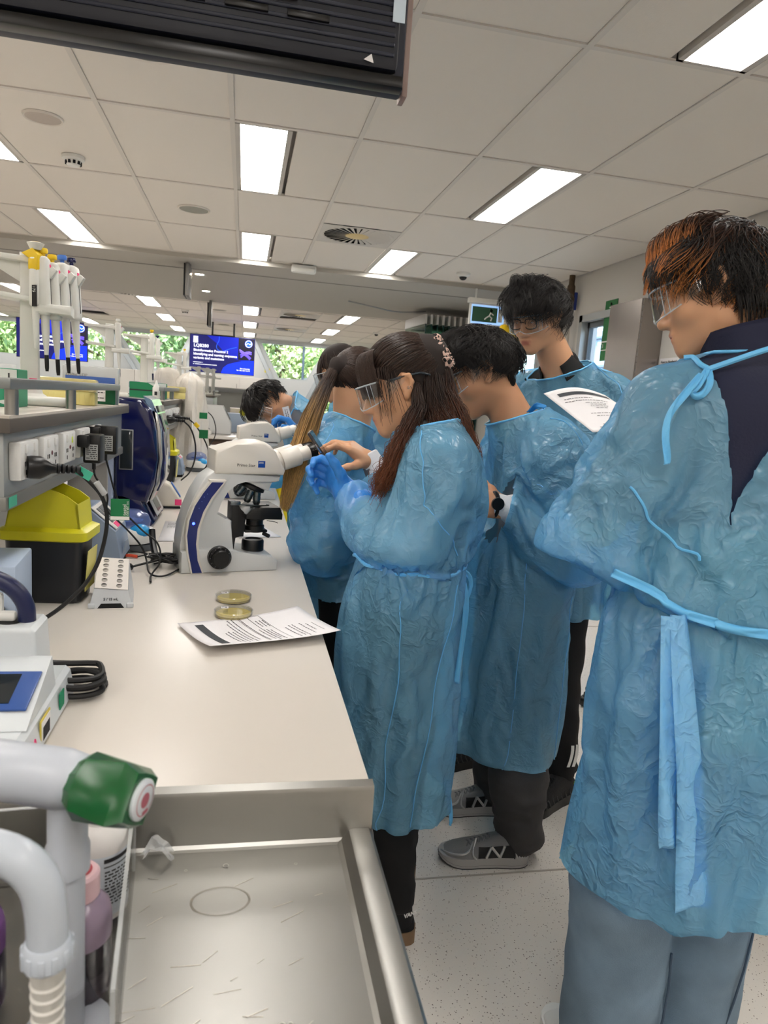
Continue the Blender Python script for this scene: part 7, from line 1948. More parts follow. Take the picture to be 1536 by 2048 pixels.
b = B(); m = T(*(-A(*L1))) @ H.m4()
for dz in (0, .004): b.tube([(-.083 - .004 * math.cos(t), -.012 + .005 * math.sin(t) , -.006 - dz + .0005 * math.sin(t)) for t in np.linspace(0, 5.6, 14)], .0011, 6, m)
b.obj('earring', CHROME, p)
# shoes and socks
SK = [BLKCLOTH, mat('gum_sole', (130, 104, 78), .6), mat('gum_sole', (130, 104, 78), .6), WHITE]
for s, hx, hy in (('L', .505, 1.635), ('R', .565, 1.875)):
    up, m, *_ = shoe(p, L1, (hx, hy), (hx - .245, hy + .07), SK, 'sneaker', .075, .09)
    b = B(); b.grid(lambda u, v: (.012 + .06 * u + .0, -.0405 + .01 * u, .035 + .03 * v + .012 * u), 6, 3, m); b.obj('white_stripe', WHITE, up, 180)
    an = J['an' + s]
    b = B(); b.cyl((an[0] + .008, an[1], .06), (an[0], an[1], an[2] + .01), .039, .038, 24, m=T(*(-A(*L1)))); b.obj('sock', BLKCLOTH, p)
text('VANS', .016, WHITE, p, T(*(A(J['anL'][0] + .012, J['anL'][1] - .0405, .095) - A(*L1))) @ Rz(.35) @ FACE_NY, bold=.0008)
# phone
ph_m = M(((-.0, 0, 0, 0), (0, 1, 0, 0), (0, 0, 1, 0), (0, 0, 0, 1)))
t = thing('phone', 'dark smartphone held against the near microscope eyepiece', 'phone', (.232, 2.055, 1.272))
q = V((-.60, .05, .80)).normalized(); nn = V((-.78, .2, -.6)); nn = (nn - q * nn.dot(q)).normalized(); sd_ = q.cross(nn)
m = M((sd_.to_4d(), q.to_4d(), nn.to_4d(), (0, 0, 0, 1))).transposed(); m[3][0] = m[3][1] = m[3][2] = 0; m[0][3] = m[1][3] = m[2][3] = 0
b = B(); b.box((0, 0, 0), (.072, .148, .009), .004, m); b.obj('case', mat('phone_case', (52, 44, 44), .4), t)
b = B(); b.box((0, 0, -.0047), (.066, .142, .001), .0, m); b.obj('screen', mat('dark_glass', (34, 40, 44), .06), t, 0)
b = B(); b.box((.0362, .02, 0), (.0015, .03, .003), 0, m); b.obj('side_button', CHROME, t, 0)

# ================= PERSON 2: ponytail, behind
L2 = (.36, 2.42, 0)
p = person('person with long ombre ponytail, back to camera, bending behind the phone holder', L2)
J = jd(neck=(.365, 2.44, 1.345), shL=(.37, 2.60, 1.28), shR=(.265, 2.335, 1.255), elR=(.275, 2.25, 1.02), wrR=(.45, 2.30, .97), elL=(.50, 2.66, 1.05), wrL=(.52, 2.45, .98),
       waist=(.345, 2.42, 1.0), pel=(.37, 2.43, .9), hipR=(.37, 2.34, .88), hipL=(.38, 2.5, .88), knR=(.38, 2.33, .48), knL=(.40, 2.5, .48), anR=(.38, 2.33, .1), anL=(.40, 2.52, .1))
H = Head((.385, 2.45, 1.475), (.75, .5, -.42), (0, 0, 1))
body(p, L2, [core(J), head_sdf(H, (.365, 2.44, 1.33), .062).mesh(.006), hand_sdf(J['wrR'], (1, .1, -.1), (0, .2, -1), (0, .9, .3), s=.95).mesh(.004)], H, SKIN)
inn = dressed(p, L2, J, mat('white_shirt', (206, 206, 206), .8), BLKCLOTH, (.105, .08, .06))
S = gown_torso(J, sl_r=(.09, .108, .06), top=.11, waist=.13, side=.07)
S.loft([(.815, .375, 2.40, .155, .15), (.95, .37, 2.41, .155, .15), (1.08, .34, 2.42, .15, .14)], swave([(4, .4, .6), (9, 1, .5)], ([.8, 1.05], [.05, .02])), .05)
g2, gv2, _, gn = gown(p, L2, S, .012, [plane_cut((.372, 2.445, 1.352), (.35, .1, .95), .14), plane_cut((.46, 2.3, .965), (1, .2, -.2), .1)], [[J['shL'], J['elL'], J['wrL']], [J['shR'], J['elR'], J['wrR']]], 1.2, GOWN, 2, .815, inn, None, 1.12, 40); gv2 = (gv2, gn)
seam(p, L2, [(.30, 2.36, 1.33), (.25, 2.27, 1.25), (.24, 2.22, 1.12)], gv2)
HB_ = SDF(); HB_.ell(H.p(0, -.014, .036), A(.080, .102, .098) * H.s, H.R, .02); HB_.cone(H.p(0, -.09, .03), H.p(0, -.125, .02), .045, .022, .02); HB_.ell(H.p(0, .115, -.03), A(.10, .075, .085), H.R, .015, True); HB_.ell(H.p(0, -.06, -.10), A(.09, .08, .06), H.R, .02, True)
pony = [(H.p(0, -.125, .022), .016), ((.262, 2.365, 1.47), .026), ((.215, 2.305, 1.36), .036), ((.168, 2.255, 1.21), .036), ((.138, 2.225, 1.07), .012)]
HB_.chain([q for q, _ in pony[:4]], [.016, .018, .02, .012], .02)
V_, F_ = HB_.mesh(.007); np_mesh('hair', V_, F_, H_BASEB, p, L2)
tie = A(0, -.122, .024); d = roots(2600, r_, HLY, [-0.07, -0.06, -0.03, -0.024999999999999998, 0.0, 0.03, 0.066, 0.088])
P = np.zeros((len(d), 12, 3))
for i in range(12):
    s = i / 11; m = d * (1 - s) + nrm((tie - EC) / ER) * s; m /= np.maximum(np.linalg.norm(m, axis=1), 1e-6)[:, None]
    P[:, i] = EC + m * ER * (1.06 + .06 * math.sin(PI * s) + r_.uniform(-.01, .015, (len(d), 1)) * math.sin(PI * s))
strands('hair_strands', H.pts(P), .0013, H_BROWN, p, L2)
strands('ponytail', fall(None, [q for q, _ in pony], 1700, 20, [s for _, s in pony], r_, .004, 6), .0012, H_OMBRE, p, L2)
b = B(); b.grid(lambda u, v: ((.017 + .006 * math.cos(2 * PI * v)) * math.cos(2 * PI * u), (.017 + .006 * math.cos(2 * PI * v)) * math.sin(2 * PI * u), .008 * math.sin(2 * PI * v)), 24, 8, frame(tuple(H.p(0, -.118, .024) - A(*L2)), tuple(H.p(0, -.2, .01) - A(*L2)))); b.obj('hair_tie', BLACK, p, 180)
for s in 'LR': shoe(p, L2, (J['an' + s][0] - .06, J['an' + s][1]), (J['an' + s][0] + .19, J['an' + s][1] + .05), [BLKCLOTH, BLACK, BLACK, BLACK], 'shoe', .09, .09)

# ================= PERSON 3: man bending, silver running shoes
L3 = (.92, 2.12, 0)
p = person('person with tousled black hair bending forward in gown, charcoal trousers, silver running shoes', L3)
J = jd(neck=(.85, 2.14, 1.405), shL=(.925, 1.965, 1.335), shR=(.94, 2.29, 1.34), elL=(.995, 1.90, 1.10), wrL=(.775, 1.975, 1.145), elR=(.95, 2.34, 1.1), wrR=(.86, 2.2, 1.06),
       waist=(.92, 2.13, 1.02), pel=(.925, 2.13, .92), hipL=(.92, 2.06, .9), hipR=(.92, 2.20, .9), knL=(.90, 2.05, .5), knR=(.92, 2.24, .5), anL=(.905, 1.95, .15), anR=(.93, 2.23, .15))
H = Head((.732, 2.165, 1.545), (-.86, .2, -.46), (0, 0, 1), 1.06)
body(p, L3, [core(J), head_sdf(H, (.85, 2.14, 1.39), .07).mesh(.0045), hand_sdf(J['wrL'], (-.95, .25, .1), (0, .5, -.8), (0, .4, .9), s=1.05).mesh(.004)], H, SKIN2)
np_mesh('shirt', *shirt_ops(SDF(), J).mesh(.014), GREYTOP, p, L3)
S = SDF(); S.cone((.92, 2.05, .98), (.92, 2.21, .98), .115, .115, .05)
S.chain([(.92, 2.06, .9), (.91, 2.04, .5), (.915, 1.965, .25), (.93, 1.95, .085)], [.115, .10, .088, .078], .03); S.chain([(.92, 2.22, .9), (.92, 2.25, .5), (.93, 2.23, .25), (.945, 2.225, .085)], [.115, .095, .08, .072], .03)
inn = shirt_ops(SDF(), J); inn.ops += S.ops
V_, F_ = S.mesh(.011); N_ = vnormals(V_, F_); lo2 = np.exp(-((V_[:, 2] - .16) / .16) ** 2)
V_ = V_ + N_ * (.02 * (.25 + lo2) * (.25 - np.abs(perlin(V_ / A(.11, .11, .06) + 3.3)) * 1.5))[:, None]
V_[:, 2] = np.maximum(V_[:, 2], .042 + .012 * np.sin(V_[:, 0] * 60)); np_mesh('wide_trousers', V_, F_, DKGREY, p, L3)
S = gown_torso(J, sl_r=(.10, .105, .066), top=.125, waist=.14, side=.085)
S.ell((1.01, 2.15, 1.2), (.08, .11, .15), k=.06)
S.loft([(.375, .905, 2.11, .18, .19), (.6, .905, 2.115, .182, .185), (.9, .905, 2.125, .182, .18), (1.1, .92, 2.14, .17, .15)], swave([(3, 2.0, .5), (6, .6, .5), (11, 1.3, .35)], ([.28, .8, 1.1], [.04, .028, .012])), .05)
g3, gv3, _, gn = gown(p, L3, S, .0115, [plane_cut((.842, 2.145, 1.415), (-.35, .05, .93), .14), plane_cut((.787, 1.971, 1.143), (-.93, .3, .18), .11)], [[J['shL'], J['elL'], J['wrL']], [J['shR'], J['elR'], J['wrR']]], 1.15, GOWN, 3, .375, inn); gv3 = (gv3, gn)
cuff(p, L3, (.80, 1.966, 1.14), (.75, 1.983, 1.15), .048, .036)
seam(p, L3, [(.90, 1.98, 1.42), (.95, 1.9, 1.36), (1.0, 1.9, 1.25)], gv3); seam(p, L3, [(1.0, 1.9, 1.25), (.93, 1.88, 1.2), (.86, 1.92, 1.22)], gv3)
seam(p, L3, [(.86, 1.95, 1.0), (.86, 1.94, .7), (.86, 1.94, .3)], gv3); seam(p, L3, [(1.05, 1.98, 1.0), (1.05, 1.97, .7), (1.05, 1.97, .3)], gv3)
b = B(); b.tube([A(.748, 1.984, 1.15) - A(*L3) + A(.004 * math.cos(t) * 0, .036 * math.cos(t), .036 * math.sin(t)) for t in np.linspace(0, 2 * PI, 25)], .0065, 8); b.obj('watch_strap', mat('watch_dark', (40, 42, 44), .3, .7), p)
b = B(); b.lathe([(0, 0), (.019, 0), (.019, .009), (0, .01)], 22, T(*(A(.744, 1.948, 1.158) - A(*L3))) @ Rx(PI / 2) ); b.obj('watch_face', mat('watch_dark', (40, 42, 44), .3, .7), p)
add_eyes(H, p, L3, (0, 0, -.4)); goggles(H, p, L3)
def short_hair(H, par, loc, n_, seed, bcut, mt, hl=None, L=.075, lift=.16, base=H_BASE, rad=.0012, wob=.6, mess=1., colourpick=None):
    r_ = np.random.default_rng(seed)
    S = SDF(); S.ell(H.p(0, -.013, .034), A(.0775, .0995, .0945) * H.s, H.R, .02); S.ell(H.p(0, .112, -.035), A(.11, .078, .102) * H.s, H.R, .012, True)
    for g in (-1, 1): S.ell(H.p(g * .082, .045, -.05), A(.04, .055, .075) * H.s, H.R, .01, True); S.ell(H.p(g * .085, -.008, -.012), A(.03, .03, .042) * H.s, H.R, .008, True)
    S.ell(H.p(0, -.03, -.125), A(.12, .12, .06) * H.s, H.R, .02, True)
    V_, F_ = S.mesh(.006); N_ = vnormals(V_, F_); V_ = V_ + N_ * (.006 * perlin(V_ / .018))[:, None]; np_mesh('hair', V_, F_, base, par, loc)
    d = roots(n_, r_, HLY, hl or HLZ, lambda p: ~((np.abs(p[:, 0]) > .055) & (p[:, 1] > -.034) & (p[:, 1] < .05) & (p[:, 2] < .076))); W = nrm(A(.05, -.55, .84))
    q = EC + d * ER
    up = np.clip((d[:, 2] + .1) / .8, 0, 1)
    Ln = L * (.2 + .9 * up ** 1.3) * (1 - .68 * np.clip((q[:, 1] + .015) / .045, 0, 1) * np.clip((.125 - q[:, 2]) / .04, .3, 1)) * r_.uniform(.75, 1.2, n_)
    bk = np.clip((-q[:, 1] - .01) / .05, 0, 1); Ln = Ln * (1 + .45 * bk) * (1 - .8 * np.clip((np.abs(q[:, 0]) - .045) / .018, 0, 1) * np.clip((.115 - q[:, 2]) / .03, 0, 1) * (q[:, 1] > -.045))
    Wj = W[None] + r_.normal(size=(n_, 3)) * .22
    def tgt(c): return (c - Wj) * .9 + A(0, .25, -.25)[None] * np.clip(c[:, 2:3], 0, 1) + A(0, 0, -.55)[None] * (c[:, 2:3] < .45)
    P = comb(d, tgt, Ln, 9, lift * (.04 + 1.15 * up ** 1.5) * (1 - .5 * bk), wob, r_, 260, .62, 0., mess)
    if colourpick is None: strands('hair_strands', H.pts(P), rad, mt, par, loc)
    else:
        m = colourpick(q, r_); strands('hair_strands', H.pts(P[~m]), rad, mt[0], par, loc); strands('hair_dyed', H.pts(P[m]), rad, mt[1], par, loc)
short_hair(H, p, L3, 9500, 31, None, H_BLACK, L=.085, lift=.38, wob=1.3, mess=1.1, rad=.0008)
def fringe(H, p, loc, seed, n_, drop, mt, fwd=.034, name='hair_fringe', rad=.0011, a0=-1.15, a1=1.15):
    r2 = np.random.default_rng(seed); a = r2.uniform(a0, a1, n_); P = np.zeros((n_, 9, 3)); ln = r2.uniform(.55, 1.1, n_); cg = r2.integers(0, 30, n_); co = r2.normal(size=30) * .2; cz = r2.normal(size=30) * .012; by = r2.uniform(0, .075, n_)
    for i in range(9):
        s = i / 8; aa = a + co[cg] * s
        P[:, i, 0] = np.sin(aa) * (.060 + .024 * s); P[:, i, 1] = .005 + np.cos(aa) * (.070 + fwd * math.sin(s * PI / 2)) - by * (1 - s) ** 1.2; P[:, i, 2] = .110 + by * .2 * (1 - s) + (.024 + cz[cg]) * math.sin(s * PI * .8) - drop * s ** 1.6 * ln
    strands(name, H.pts(P), rad, mt, p, loc)
fringe(H, p, L3, 33, 1600, .052, H_BLACK, .058, rad=.0008)
RS = [mat('silver_mesh', (150, 150, 150), .35, .55, bump=(900, .5)), mat('midsole_grey', (168, 166, 164), .5), mat('outsole_dark', (40, 40, 42), .6), mat('silver_lace', (120, 122, 124), .5)]
for s, hp, tp in (('L', (.946, 1.915), (.668, 1.965)), ('R', (.985, 2.20), (.716, 2.235))):
    up, m, LL, wd, ht, off = shoe(p, L3, hp, tp, RS, 'running_shoe', .10, .102)
    BK2 = mat('shoe_black_panel', (20, 20, 22), .5); SL = mat('silver_trim', (186, 186, 186), .3, .6)
    def side(t, z, o=.0035):
        W = wd(t); hh = max(.03, ht(t)); v = np.clip((z - .024) / (hh - .024), 0, 1); th = math.asin(v ** (1 / .7)); return (t * LL, off(t) + (W * math.cos(th) ** .5 + o), z)
    b = B(); b.grid(lambda u, v: side(.16 + .42 * u, .036 + (.045 - .012 * u) * v, .002), 12, 5, m); b.obj('side_panel', BK2, up, 180)
    b = B()
    pa = [side(.49, .038), side(.44, .074), side(.335, .040), side(.29, .078)]
    for q0, q1 in zip(pa, pa[1:]): b.tube([tuple(A(*q0) * (1 - t_) + A(*q1) * t_) for t_ in np.linspace(0, 1, 5)], .0045, 6, m)
    b.obj('letter_mark', SL, up)
    b = B()
    b.tube([side(.98, .03), side(.86, .042), side(.7, .05), side(.62, .07)], .004, 6, m, smooth=2); b.obj('toe_overlay', SL, up); b = B(); b.tube([side(.6, .034), side(.66, .05), side(.6, .08)], .0032, 6, m, smooth=2)
    b.obj('lace_overlay', SL, up); b = B()
    for k in range(4): b.tube([side(.05 + .03 * k, .04), side(.1 + .03 * k, .085)], .003, 6, m)
    b.obj('heel_overlay', SL, up)
# lanyard
ribbon(p, L3, [(.90, 2.03, 1.452), (.875, 2.05, 1.455), (.86, 2.06, 1.43)], .02, (.5, -.8, .3), mat('lanyard_blue', (40, 130, 200), .5), 'lanyard')

# ================= PERSON 4: tall man with black collar and glasses
L4 = (1.19, 2.46, 0)
p = person('tall person in black collar, glasses and clear goggles standing looking down to the left', L4)
J = jd(neck=(1.145, 2.47, 1.61), shL=(1.315, 2.40, 1.515), shR=(1.10, 2.66, 1.52), elL=(1.33, 2.30, 1.22), wrL=(1.17, 2.27, 1.10), elR=(1.02, 2.70, 1.24), wrR=(.95, 2.50, 1.14),
       waist=(1.20, 2.48, 1.1), pel=(1.20, 2.48, 1.0), hipL=(1.24, 2.42, .98), hipR=(1.14, 2.57, .98), knL=(1.23, 2.38, .53), knR=(1.05, 2.57, .53), anL=(1.225, 2.275, .11), anR=(.97, 2.56, .1))
H = Head((1.012, 2.425, 1.768), (-.78, -.50, -.34), (0, 0, 1), .98)
body(p, L4, [core(J), head_sdf(H, (1.14, 2.465, 1.585), .066).mesh(.0036), hand_sdf(J['wrL'], (-.9, -.1, -.1), (0, .5, -.8), (0, .4, .9), s=1.05).mesh(.005), hand_sdf(J['wrR'], (-.8, -.5, -.1), (0, -.5, -.8), (0, -.4, .9), s=1.05).mesh(.005)], H, SKIN)
inn = dressed(p, L4, J, BLKCLOTH, BLKCLOTH, (.105, .075, .055))
# collar: open standing band
b = B()
def col_(u, v):
    a = -2.45 + 4.9 * u; ax = nrm(A(-.55, -.1, .85)); bx = nrm(np.cross(ax, A(-.84, -.54, 0))); fx = np.cross(bx, ax)
    c = A(1.128, 2.46, 1.590) + ax * (.055 * v - .01 - .02 * (1 - abs(math.cos(a / 2))) ); rr = .073 - .008 * v + .012 * (1 - v) ** 2
    q = c - fx * rr * math.cos(a) * 1.0 + bx * rr * math.sin(a); return tuple(q - A(*L4))
b.grid(col_, 40, 6); o = b.obj('collar', BLKCLOTH, p, 180); sm = o.modifiers.new('t', 'SOLIDIFY'); sm.thickness = .004
S = gown_torso(J, sl_r=(.10, .10, .065), top=.125, waist=.14, side=.085, nr=.095)
S.loft([(.745, 1.20, 2.44, .185, .18), (1.0, 1.20, 2.46, .185, .18), (1.2, 1.20, 2.47, .17, .17)], swave([(4, .2, .6), (7, .6, .5), (12, 1.6, .4)], ([.72, 1.1], [.075, .02])), .05)
g4, gv4, _, gn = gown(p, L4, S, .012, [plane_cut((1.135, 2.465, 1.585), (-.4, -.05, .9), .14), plane_cut((1.18, 2.27, 1.10), (-.9, -.1, -.6), .1)], [[J['shL'], J['elL'], J['wrL']], [J['shR'], J['elR'], J['wrR']]], 1.15, GOWN, 4, .745, inn, None, 1.12, 40); gv4 = (gv4, gn)
seam(p, L4, [(1.24, 2.40, 1.62), (1.30, 2.31, 1.55), (1.31, 2.28, 1.45)], gv4); seam(p, L4, [(1.31, 2.28, 1.45), (1.36, 2.28, 1.40), (1.40, 2.3, 1.34)], gv4)
ribbon(p, L4, [(1.20, 2.50, 1.625), (1.27, 2.47, 1.612), (1.33, 2.44, 1.60)], .012, (.3, -.6, .7))
# loose back panel of the gown
b = B(); b.grid(lambda u, v: (1.30 + .075 * u + .014 * math.sin(9 * u + 3 * v) - 1.19, 2.36 - .05 * u + .02 * math.sin(6 * u) - 2.46, 1.12 - .40 * v + .03 * u), 14, 10); b.obj('gown_panel', GOWN, p, 180)
add_eyes(H, p, L4, (.25, 0, -.5)); goggles(H, p, L4)
m = T(*(-A(*L4))) @ H.m4(); b = B()
for g in (-1, 1):
    rr_ = [(g * (.032 + .024 * math.copysign(abs(math.cos(t)) ** .6, math.cos(t))), .1005 - .006 * abs(math.cos(t)), -.003 + .0175 * math.copysign(abs(math.sin(t)) ** .6, math.sin(t))) for t in np.linspace(0, 2 * PI, 33)]
    b.tube(rr_, .0017, 6, m, cap=False); b.tube([(g * .056, .094, .004), (g * .074, .06, .008), (g * .079, .0, .012)], .0016, 6, m)
b.tube([(-.009, .102, .003), (0, .104, .006), (.009, .102, .003)], .0015, 6, m); b.obj('glasses', BLACK, p)
BR_ = np.random.default_rng(5); P = np.zeros((260, 5, 3)); gx = BR_.uniform(.012, .05, 260) * BR_.choice((-1, 1), 260)
for i in range(5): P[:, i, 0] = gx * (1 + .06 * i / 4); P[:, i, 1] = .0885 - np.abs(gx) * .35 + .001; P[:, i, 2] = .0215 + .004 * np.sin((np.abs(gx) - .01) * 60) + .0018 * i / 4 + BR_.normal(size=260) * .001
strands('eyebrows', H.pts(P), .0007, H_BLACK, p, L4)
short_hair(H, p, L4, 10500, 41, None, H_BLACK, L=.10, lift=.46, wob=1.4, mess=1.3, rad=.0008)
fringe(H, p, L4, 44, 1300, .046, H_BLACK, .03, rad=.0008, a0=-.5, a1=1.2)
BS = [mat('black_knit', (24, 24, 26), .7, bump=(300, .4)), BLACK, BLACK, BLACK]
for s, hp, tp in (('L', (1.283, 2.285), (1.02, 2.16)), ('R', (1.03, 2.55), (.80, 2.52))):
    up, m, LL, wd, ht, off = shoe(p, L4, hp, tp, BS, 'chunky_sneaker', .115, .11)
    b = B()
    for k in range(8):
        t = .1 + .09 * k; W = wd(t) * 1.02
        b.tube([(t * LL, off(t) + W, .034), (t * LL + .012, off(t) + W * .98, .055), (t * LL + .006, off(t) + W * .82, .07 if t < .6 else .055)], .0035, 6, m, smooth=1)
    b.obj('wavy_ribs', mat('rib_black', (40, 40, 42), .4), up)
    b = B(); b.tube([(.0, 0, .085), (-.022, 0, .1), (-.014, 0, .125), (.015, 0, .12)], .004, 6, m, smooth=2); b.obj('heel_loop', BLACK, up)
    if s == 'L': b = B(); b.box((.045, off(.2) + .042, .085), (.012, .003, .012), 0, m); b.obj('green_tag', mat('tag_lime', (150, 200, 70), .5), up, 0)
b = B()
for k in range(2):
    y0 = 2.225; x0 = 1.222 + .022 * k
    b.grid(lambda u, v: (x0 + .010 * (u - .5) * 2 * .6 + .01 * math.sin(v * 2.2) - .004 - 1.19, 2.275 - math.sqrt(max(0, .060 ** 2 - (x0 - 1.225 + .01 * math.sin(v * 2.2)) ** 2)) - .0035 - 2.46, .155 + .085 * v - .02 * k * 0), 3, 8)
b.obj('leg_stripes', WHITE, p, 180)

# ================= PERSON 5: man with orange tinted hair, back to camera
L5 = (.93, 1.16, 0)
p = person('person nearest the camera at right, back turned, orange tinted black hair, blue gown, washed jeans', L5)
J = jd(neck=(.945, 1.22, 1.575), shL=(.765, 1.19, 1.452), shR=(1.13, 1.13, 1.485), elL=(.672, 1.215, 1.23), wrL=(.80, 1.45, 1.20), elR=(1.24, 1.25, 1.22), wrR=(1.08, 1.48, 1.2),
       waist=(.915, 1.15, 1.12), pel=(.93, 1.16, 1.0), hipL=(.84, 1.16, .95), hipR=(1.02, 1.16, .95), knL=(.80, 1.17, .5), knR=(1.005, 1.19, .5), anL=(.815, 1.18, .1), anR=(1.035, 1.22, .1))
H = Head((.885, 1.26, 1.688), (-.72, .62, -.30), (0, 0, 1), .98)
hp5 = hand_sdf((.80, 1.45, 1.22), (.1, .75, .6), (.6, .5, -.5), (.2, -.6, .8), curls=(.5, .6, .6, .6), s=1.05).mesh(.005)
body(p, L5, [core(J), head_sdf(H, (.945, 1.215, 1.55), .066).mesh(.0036), hp5, hand_sdf(J['wrR'], (-.4, .9, .2), (-.5, .2, -.8), (0, -.5, .9), s=1.05).mesh(.005)], H, SKIN)
inn = shirt_ops(SDF(), J, .105, .145, (.072, .062, .04)); V_, F_ = inn.mesh(.013); up_ = V_[F_].mean(1)[:, 2] > 1.245
u, iv = np.unique(F_[up_], return_inverse=True); np_mesh('navy_jacket', V_[u], iv.reshape(-1, 4), NAVYCLOTH, p, L5)
S = SDF(); S.loft([(.86, .93, 1.16, .195, .16), (1.0, .93, 1.16, .19, .155), (1.26, .93, 1.16, .185, .15)]); inn.ops += S.ops; V_, F_ = S.mesh(.013); np_mesh('beige_sweater', V_, F_, BEIGE, p, L5)
b = B()
def col5(u, v):
    a = 2 * PI * u; ax = nrm(A(-.22, .18, .95)); bx = nrm(np.cross(ax, A(.7, -.7, 0))); fx = np.cross(bx, ax)
    rr = .076 + .020 * (1 - v) ** 1.5; c = A(.943, 1.215, 1.548) + ax * (.085 * v - .012); return tuple(c + fx * rr * math.cos(a) + bx * rr * math.sin(a) - A(*L5))
b.grid(col5, 40, 6); o = b.obj('jacket_collar', NAVYCLOTH, p, 180); sm = o.modifiers.new('t', 'SOLIDIFY'); sm.thickness = .004
S = SDF(); S.cone((.84, 1.16, 1.0), (1.02, 1.16, 1.0), .125, .125, .05)
S.chain([(.83, 1.16, .95), (.797, 1.165, .5), (.815, 1.18, .03)], [.125, .102, .098], .03); S.chain([(1.02, 1.16, .95), (1.003, 1.19, .5), (1.03, 1.22, .03)], [.125, .105, .10], .03)
inn.ops += S.ops; V_, F_ = S.mesh(.011); N_ = vnormals(V_, F_); V_ = V_ + N_ * (.009 * (.3 - np.abs(perlin(V_ / A(.10, .10, .14) + 1.7)) * 1.5))[:, None]; np_mesh('jeans', V_, F_, JEANS, p, L5)
b = B(); b.tube([A(.866, 1.085, .40) - A(*L5), A(.872, 1.084, .3) - A(*L5), A(.862, 1.09, .12) - A(*L5)], .0026, 6, smooth=1); b.obj('jean_seam', mat('denim_dark', (62, 80, 100), .8), p); b = B(); b.tube([A(1.062, 1.10, .44) - A(*L5), A(1.045, 1.095, .3) - A(*L5), A(1.035, 1.12, .12) - A(*L5)], .0026, 6, smooth=1); b.obj('jean_seam', mat('denim_dark', (62, 80, 100), .8), p)
S = gown_torso(J, sl_r=(.097, .106, .07), top=.125, waist=.165, side=.085, nr=.082)
S.loft([(.575, .945, 1.15, .235, .20), (.8, .94, 1.15, .245, .205), (.98, .925, 1.15, .245, .20), (1.06, .92, 1.15, .20, .17), (1.14, .935, 1.15, .178, .165), (1.25, .945, 1.16, .17, .165)], swave([(4, .9, .6), (7, 2.2, .5), (11, .3, .4)], ([.48, .9, 1.05, 1.2], [.045, .04, .06, .02])), .05)
def back_open(c):
    z = c[:, 2]; xl = np.interp(z, [1.1, 1.2, 1.33, 1.43, 1.6], [.80, .80, .815, .80, .78]); xr = np.interp(z, [1.1, 1.2, 1.30, 1.42, 1.5, 1.6], [.71, .76, .81, .87, .95, 1.05])
    return ~((c[:, 1] < 1.16) & (z > 1.12) & (c[:, 0] > xl) & (c[:, 0] < xr))
def bsnap(V_, h):
    z = V_[:, 2]
    for xs in (np.interp(z, [1.1, 1.2, 1.33, 1.43, 1.6], [.80, .80, .815, .80, .78]), np.interp(z, [1.1, 1.2, 1.30, 1.42, 1.5, 1.6], [.71, .76, .81, .87, .95, 1.05])):
        m = (np.abs(V_[:, 0] - xs) < h * .75) & (V_[:, 1] < 1.16) & (z > 1.12); V_[m, 0] = xs[m]
back_open.snap = bsnap
def hem5(c): return np.interp(c[:, 0], [.66, .74, .80, .86, .92, 1.0, 1.2], [.61, .58, .575, .60, .615, .61, .67])
g5, gv5, _, gn = gown(p, L5, S, .0105, [plane_cut((.94, 1.215, 1.565), (-.08, .12, .97), .135), plane_cut((.79, 1.44, 1.2), (.4, .9, 0), .12), back_open], [[J['shL'], J['elL'], J['wrL']], [J['shR'], J['elR'], J['wrR']]], .95, GOWN, 5, .575, inn, (lambda X: np.interp(X[:, 0], [.60, .67, .75, .82, 1.2], [1.15, 1.108, 1.09, 1.08, 1.06]), .012, 1.), extra_pin=[((.79, 1.08, 1.55), .06), ((1.0, 1.08, 1.56), .06)], warp=hem5); gv5 = (gv5, gn)
ribbon(p, L5, onto(gv5, [(.61, 1.02, 1.15), (.67, .97, 1.108), (.75, .955, 1.09), (.82, .95, 1.08), (.92, .95, 1.07), (1.05, .98, 1.06), (1.14, 1.05, 1.06)], .006), .016, (0, -1, .2), smooth=0, name='gown_belt')
kx_, ky_, kz_ = onto(gv5, [(.68, .965, 1.105)] * 3, .02)[0]; yb_ = ky_ - .03
ribbon(p, L5, [(kx_, ky_ - .01, 1.112), (kx_ + .012, yb_ - .012, .95), (kx_ + .045, yb_ - .018, .8), (kx_ + .068, yb_ - .02, .66), (kx_ + .08, yb_ - .02, .585)], .028, (-.1, -1, 0), GOWN2, 'gown_strip', .07)
ribbon(p, L5, [(kx_ - .01, ky_ - .006, 1.108), (kx_ - .012, yb_ - .002, .96), (kx_, yb_ - .008, .84), (kx_ + .02, yb_ - .01, .70)], .036, (-.1, -1, .1), GOWN2, 'gown_strip', .03)
nk_ = onto(gv5, [(.78, 1.17, 1.55), (.81, 1.11, 1.556), (.83, 1.09, 1.562), (.845, 1.07, 1.566)], .006)
cord(p, L5, list(nk_[::3]) + [(.88, 1.07, 1.572), (.93, 1.08, 1.58), (1.0, 1.085, 1.585)], .005)
q0 = nk_[-1]
for dd_ in ([(0, 0, 0), (-.03, -.02, -.025), (-.045, -.022, -.045), (-.025, -.025, -.05), (-.01, -.02, -.03), (0, 0, 0)], [(-.02, -.012, -.012), (-.06, -.03, -.045), (-.085, -.04, -.07), (-.095, -.045, -.10), (-.098, -.05, -.135), (-.092, -.055, -.165)]):
    ribbon(p, L5, [q0 + A(*d_) for d_ in dd_], .013, (0, -1, .2), smooth=2)
seam(p, L5, [(.66, 1.10, 1.32), (.70, 1.06, 1.25), (.76, 1.03, 1.2)], gv5, r=.0026)
goggles(H, p, L5)
